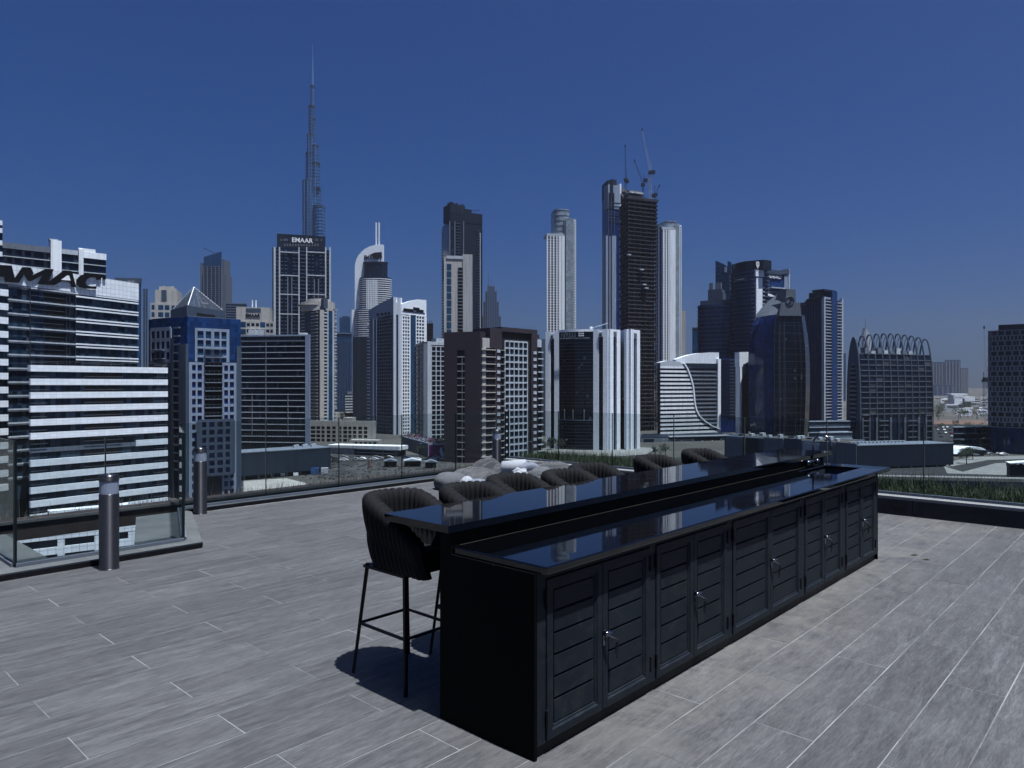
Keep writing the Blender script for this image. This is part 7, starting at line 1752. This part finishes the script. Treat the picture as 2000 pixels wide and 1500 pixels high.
# cars
def make_car(label, paint, p, rz):
    root = empty('parked_car', (p.x, p.y, GZ + .2), rz, label, 'car', 'cars on the streets below')
    m = MB(); pts = [(-2.2, .35), (2.2, .35), (2.25, .75), (1.3, .95), (.7, 1.42), (-1.1, 1.45), (-1.9, 1.0), (-2.25, .9)]
    m.wall_poly(AX, pts, -.85, .85); obj('body', m, paint, root)
    m = MB(); m.wall_poly(AX, [(-1.6, .98), (1.1, .98), (.62, 1.36), (-1.05, 1.38)], -.87, .87); obj('side_glass', m, 'glass_pane', root)
    for x in (-1.4, 1.4):
        for y in (-.8, .8): m = MB(); m.bar((x, y - .1, .33), (x, y + .1, .33), .33, None, 10); obj('wheel', m, 'tyre', root)
    return root
spots = [(672, 900, 'white car on the street below the cream building'), (708, 898, 'white car in the middle of the street before the canopy'), (742, 897, 'pale car on the street under the canopy end'), (757, 896, 'last car on the street near the billboard'),
         (655, 903, 'dark car turning beside the screened car park'), (1880, 872, 'car at the kerb below the swept canopy'), (1905, 890, 'car on the curved road at the right'), (1930, 884, 'car before the glazed base of the checkered tower'), (1958, 889, 'white car near the right edge of the road')]
for i, (px, py, lab) in enumerate(spots): make_car(lab, 'car_paint_%d' % ((0, 0, 2, 1, 1, 0, 2, 4, 0)[i]), gp(px, py, GZ + .2), random.uniform(-.3, .3) + (0 if i < 5 else .4))
for row, (py, where) in enumerate(((836, 'farthest'), (841, 'second farthest'), (847, 'second nearest'), (854, 'nearest'))):
    k = 0
    for j in range(9):
        px = 1828 + j * 11.5 + random.uniform(-2, 2) + row * 3
        if px > 1922 or random.random() < .2: continue
        hue = random.choice((0, 0, 0, 1, 2, 3)); k += 1
        make_car('%s car, %s from the left, %s row, lot by the checkered tower' % (['white', 'black', 'grey', 'dark red', 'dark blue'][hue], 'first second third fourth fifth sixth seventh eighth ninth'.split()[k - 1], where), 'car_paint_%d' % hue, gp(px, py, GZ + .2), random.uniform(-.1, .1) + 1.2)['group'] = 'cars parked in the lot'
# villas of the low district far right
for i in range(26):
    Y = random.uniform(900, 1900); px = random.uniform(1824, 1926); q = P(px, Y); w, d, hh_ = random.uniform(12, 24), random.uniform(10, 18), random.uniform(5, 10)
    F = Face(q, q + Vector((w, random.uniform(-3, 3)))); b = Bld('villa', 'pale low villa far off in the district left of the checkered tower', q, 'house', 'far pale villas'); core(b, quad_plan(F.pt(0), F.pt(F.L), depth=d), GZ + hh_, random.choice(('offwhite', 'cream', 'white_paint'))); b.p('window', 'glass_pane').box(F, w * .15, w * .85, GZ + hh_ * .55, GZ + hh_ * .75, -.05, .1); b.done()
F = Face(P(1856, 1250), P(1905, 1250)); b = Bld('white_pavilion', 'white flat-roofed pavilion with terraces among the far villas', F.pt(20, -10)); S, h = F.s, F.h
for x0, x1, y0, y1 in ((1858, 1890, 772, 769), (1862, 1884, 778, 775), (1864, 1880, 790, 772), (1884, 1904, 784, 775)): b.piece('terrace', 'white_paint', F, S(x0), S(x1), h(x0, y0), h(x0, y1), -18, 0)
b.piece('wall', 'mid_grey', F, S(1866), S(1898), GZ, h(1866, 780), -16, -2); b.done()
# trees: a trunk and a crown of many small leaf faces
def tree(label, p, H_, R_, n=260, name='street_tree', group='trees between the streets', z0=GZ):
    root = empty(name, (p[0], p[1], z0), 0, label, 'tree', group); m = MB(); m.bar((0, 0, 0), (0, 0, H_ * .55), H_ * .035, H_ * .018, 6)
    for k in range(4): a = k * 1.7 + random.random(); m.bar((0, 0, H_ * .38), (math.cos(a) * R_ * .6, math.sin(a) * R_ * .6, H_ * .7), H_ * .014, H_ * .005, 4)
    obj('trunk', m, 'soil', root); m = MB(); cl_ = [(random.gauss(0, R_ * .45), random.gauss(0, R_ * .45), H_ * random.uniform(.48, .9), R_ * random.uniform(.3, .55)) for _ in range(9)]
    for k in range(n):
        cx_, cy_, cz_, cr_ = random.choice(cl_); v = Vector((random.gauss(0, 1), random.gauss(0, 1), random.gauss(0, .8))).normalized() * cr_ * random.random() ** .4; c = Vector((cx_, cy_, cz_)) + v
        a = Vector((random.gauss(0, 1), random.gauss(0, 1), random.gauss(0, 1))).normalized(); e = a.orthogonal().normalized(); s = R_ * random.uniform(.07, .14); m.quad([c - a * s, c + e * s * .6, c + a * s, c - e * s * .6])
    o = obj('crown', m, 'leaf_dark', root); return root
TREES = ['tree above the middle of the lot by the checkered tower', 'tree in the lot, second from the vaulted office side', 'tree in the lot under the white pavilion', 'tree at the lot end nearest the dark glass lowrise', 'tallest tree beside the dark glass lowrise roof', 'tree at the corner of the right car park screen', 'tree on the island of the curved road', 'tree on the verge above the curved road', 'tree close to the right end of the vaulted office', 'tall tree before the glazed base of the checkered tower', 'tree beside the white swept canopy',
         'tree left of the white-pier office forecourt', 'middle tree before the white-pier office left pier', 'tree nearest the black curved front of the white-pier office', 'tree at the foot of the white window grid', 'tree at the right foot of the brown block', 'tree between the striped office and the sail tower foot', 'tree right below the small striped office', 'tree left of the small striped office foot', 'small tree in front of the billboard block wall', 'dark tree beside the magenta billboard', 'small tree left of the framed podium', 'small tree before the framed podium windows']
for i, (px, py, H_) in enumerate([(1866, 838, 8), (1880, 845, 7), (1893, 842, 8), (1905, 850, 7), (1918, 846, 9), (1852, 880, 7), (1888, 906, 8), (1900, 898, 7), (1838, 842, 7), (1925, 868, 9), (1912, 862, 8),
                                  (1060, 886, 8), (1075, 883, 9), (1090, 882, 8), (1010, 895, 7), (1035, 892, 7), (690, 800, 12), (705, 806, 12), (668, 808, 11), (820, 892, 7), (870, 893, 8), (1280, 893, 7), (1300, 890, 7)]):
    tree(TREES[i], gp(px, py) if py > 815 else P(px, 760), H_, H_ * .5)
for i in range(30):
    Y = random.uniform(800, 1500); tree('dark tree among the far villas at the right', P(random.uniform(1826, 1928), Y), random.uniform(9, 14), random.uniform(6, 9), 120, group='trees among the far villas')
# street furniture on the lot: hoarding, tarpaulin, stacks
for i, (px, py, w, hh_, mat, lab) in enumerate(((500, 931, 9, 9, 'sign_white', 'white notice board below the left car park screen'), (525, 933, 8, 6, 'sign_white', 'small white board second from the left under the screen'), (548, 932, 8, 6, 'sign_white', 'white board in the middle under the screen'), (573, 931, 9, 6, 'sign_white', 'white board near the blue box'), (607, 928, 14, 12, 'tarp_blue', 'dark blue site box beside the boards'), (627, 927, 13, 11, 'offwhite', 'pale site box right of the blue one'), (718, 915, 5, 14, 'red_sand', 'rusty brown rig standing on the building lot'))):
    q = gp(px, py); k = q.y / 1400; F = Face(q, q + Vector((w * k, .5))); b = Bld('site_box', lab, q, 'site box'); b.p('panel', mat).box(F, 0, F.L, GZ + .4, GZ + .4 + hh_ * k, -2 if w > 10 else -.2, 0); b.p('frame', 'metal_grey').box(F, 0, .2, GZ, GZ + .39, -.2, 0); b.p('frame', 'metal_grey').box(F, F.L - .2, F.L, GZ, GZ + .39, -.2, 0); b.done()
m = MB()
for k in range(260):
    q = gp(random.uniform(590, 860), random.uniform(905, 940)); s = random.uniform(.15, .9); a = random.random() * 3
    m.prism([(q.x - s, q.y - s * .4), (q.x + s, q.y - s * .6), (q.x + s * .7, q.y + s), (q.x - s * .6, q.y + s * .5)], GZ + .15, GZ + .2 + random.random() * .5)
tag(obj('site_rubble', m, 'paving'), 'scattered rubble and building material on the sandy lot', 'rubble', kind='stuff')
m = MB()
for k in range(300):
    q = gp(random.uniform(620, 690), random.uniform(922, 938)); s = random.uniform(.2, .8); z = GZ + .2 + random.random() * 1.2; m.bar((q.x - s, q.y, z), (q.x + s, q.y + random.uniform(-1, 1), z + random.uniform(-.4, .4)), .08)
tag(obj('rubbish_heap', m, 'beanbag_grey'), 'heap of pale rubbish and timber on the lot below the canopy', 'heap', kind='stuff')

# road markings and lamp posts
m = MB()
for k in range(60):
    for y0, x0, x1 in ((896.5, 560, 900), (952, 420, 1000), (886, 1560, 2200)):
        px = x0 + (x1 - x0) * (k + .2) / 60; q = gp(px, y0); w = (x1 - x0) / 60 * .45 * q.y / 1400; m.aabb(q.x, q.x + w, q.y - .12, q.y + .12, GZ + .06, GZ + .075)
tag(obj('lane_marking', m, 'line_paint'), kind='stuff')
lamp = None
for i, (px, py) in enumerate([(590, 903), (640, 899), (690, 896), (730, 895), (775, 899), (815, 902), (1030, 897), (1100, 893), (1290, 892), (1875, 893), (1915, 888), (1950, 884), (1985, 886), (1845, 900)]):
    q = gp(px, py)
    if lamp is None:
        lamp = empty('street_lamp', (q.x, q.y, GZ), 0, 'x', 'street lamp', 'street lamps along the roads below'); m = MB(); m.bar((0, 0, 0), (0, 0, 9), .11, .06, 8); obj('pole', m, 'metal_grey', lamp)
        m = MB(); m.tube([(0, 0, 9), (.5, 0, 9.5), (1.6, 0, 9.6)], .05, 6); obj('arm', m, 'metal_grey', lamp); m = MB(); m.aabb(1.4, 2.3, -.16, .16, 9.5, 9.68); obj('lamp_head', m, 'offwhite', lamp); c = lamp
    else: c = copy_tree(lamp); c.location = (q.x, q.y, GZ)
    c['label'] = ['street lamp at the left end of the street before the banded office', 'street lamp beside the left car park screen corner', 'street lamp in the street below the cream building', 'street lamp in front of the long canopy', 'street lamp at the canopy end near the billboard', 'street lamp below the magenta billboard', 'street lamp right of the brown block', 'street lamp before the white-pier office forecourt', 'street lamp below the framed podium', 'street lamp at the swept canopy on the right', 'street lamp on the curved road verge at the right', 'street lamp before the checkered tower base', 'street lamp nearest the right picture edge', 'street lamp at the end of the right car park screen'][i]
ORD = 'first second third fourth fifth sixth seventh eighth ninth tenth eleventh twelfth'.split()
HUE = ['white', 'black', 'grey', 'dark red', 'dark blue']
for lane, (py, x0, x1, n, where) in {'far': (895.3, 575, 870, 11, 'lane of the canopy street'), 'near': (898.5, 580, 868, 11, 'lane of the canopy street'), 'back': (884, 1868, 1990, 6, 'lane of the right-hand road'), 'front': (888.5, 1866, 1988, 6, 'lane of the right-hand road')}.items():
    for k, px in enumerate(sorted(random.uniform(x0, x1) for _ in range(n))):
        hue = random.choice((0, 0, 0, 1, 2, 2, 4)); make_car('%s car, %s from the left in the %s %s' % (HUE[hue], ORD[k], lane, where), 'car_paint_%d' % hue, gp(px, py, GZ + .2), random.uniform(-.06, .06))['group'] = 'cars driving on the streets'

# ================================================================== the hazy air
m = MB(); m.aabb(-9500, 9500, -3500, 9500, GZ - 1.5, 815)
hz_m = bpy.data.materials.new('haze'); hz_m.use_nodes = True; nt = hz_m.node_tree; nt.nodes.clear()
out = nt.nodes.new('ShaderNodeOutputMaterial'); pv = nt.nodes.new('ShaderNodeVolumePrincipled')
pv.inputs['Color'].default_value = (.90, .84, .83, 1); pv.inputs['Density'].default_value = 1.0e-4; pv.inputs['Anisotropy'].default_value = 0.82
nt.links.new(pv.outputs[0], out.inputs['Volume']); MATS['haze'] = hz_m
tag(obj('haze', m, 'haze'), kind='stuff')
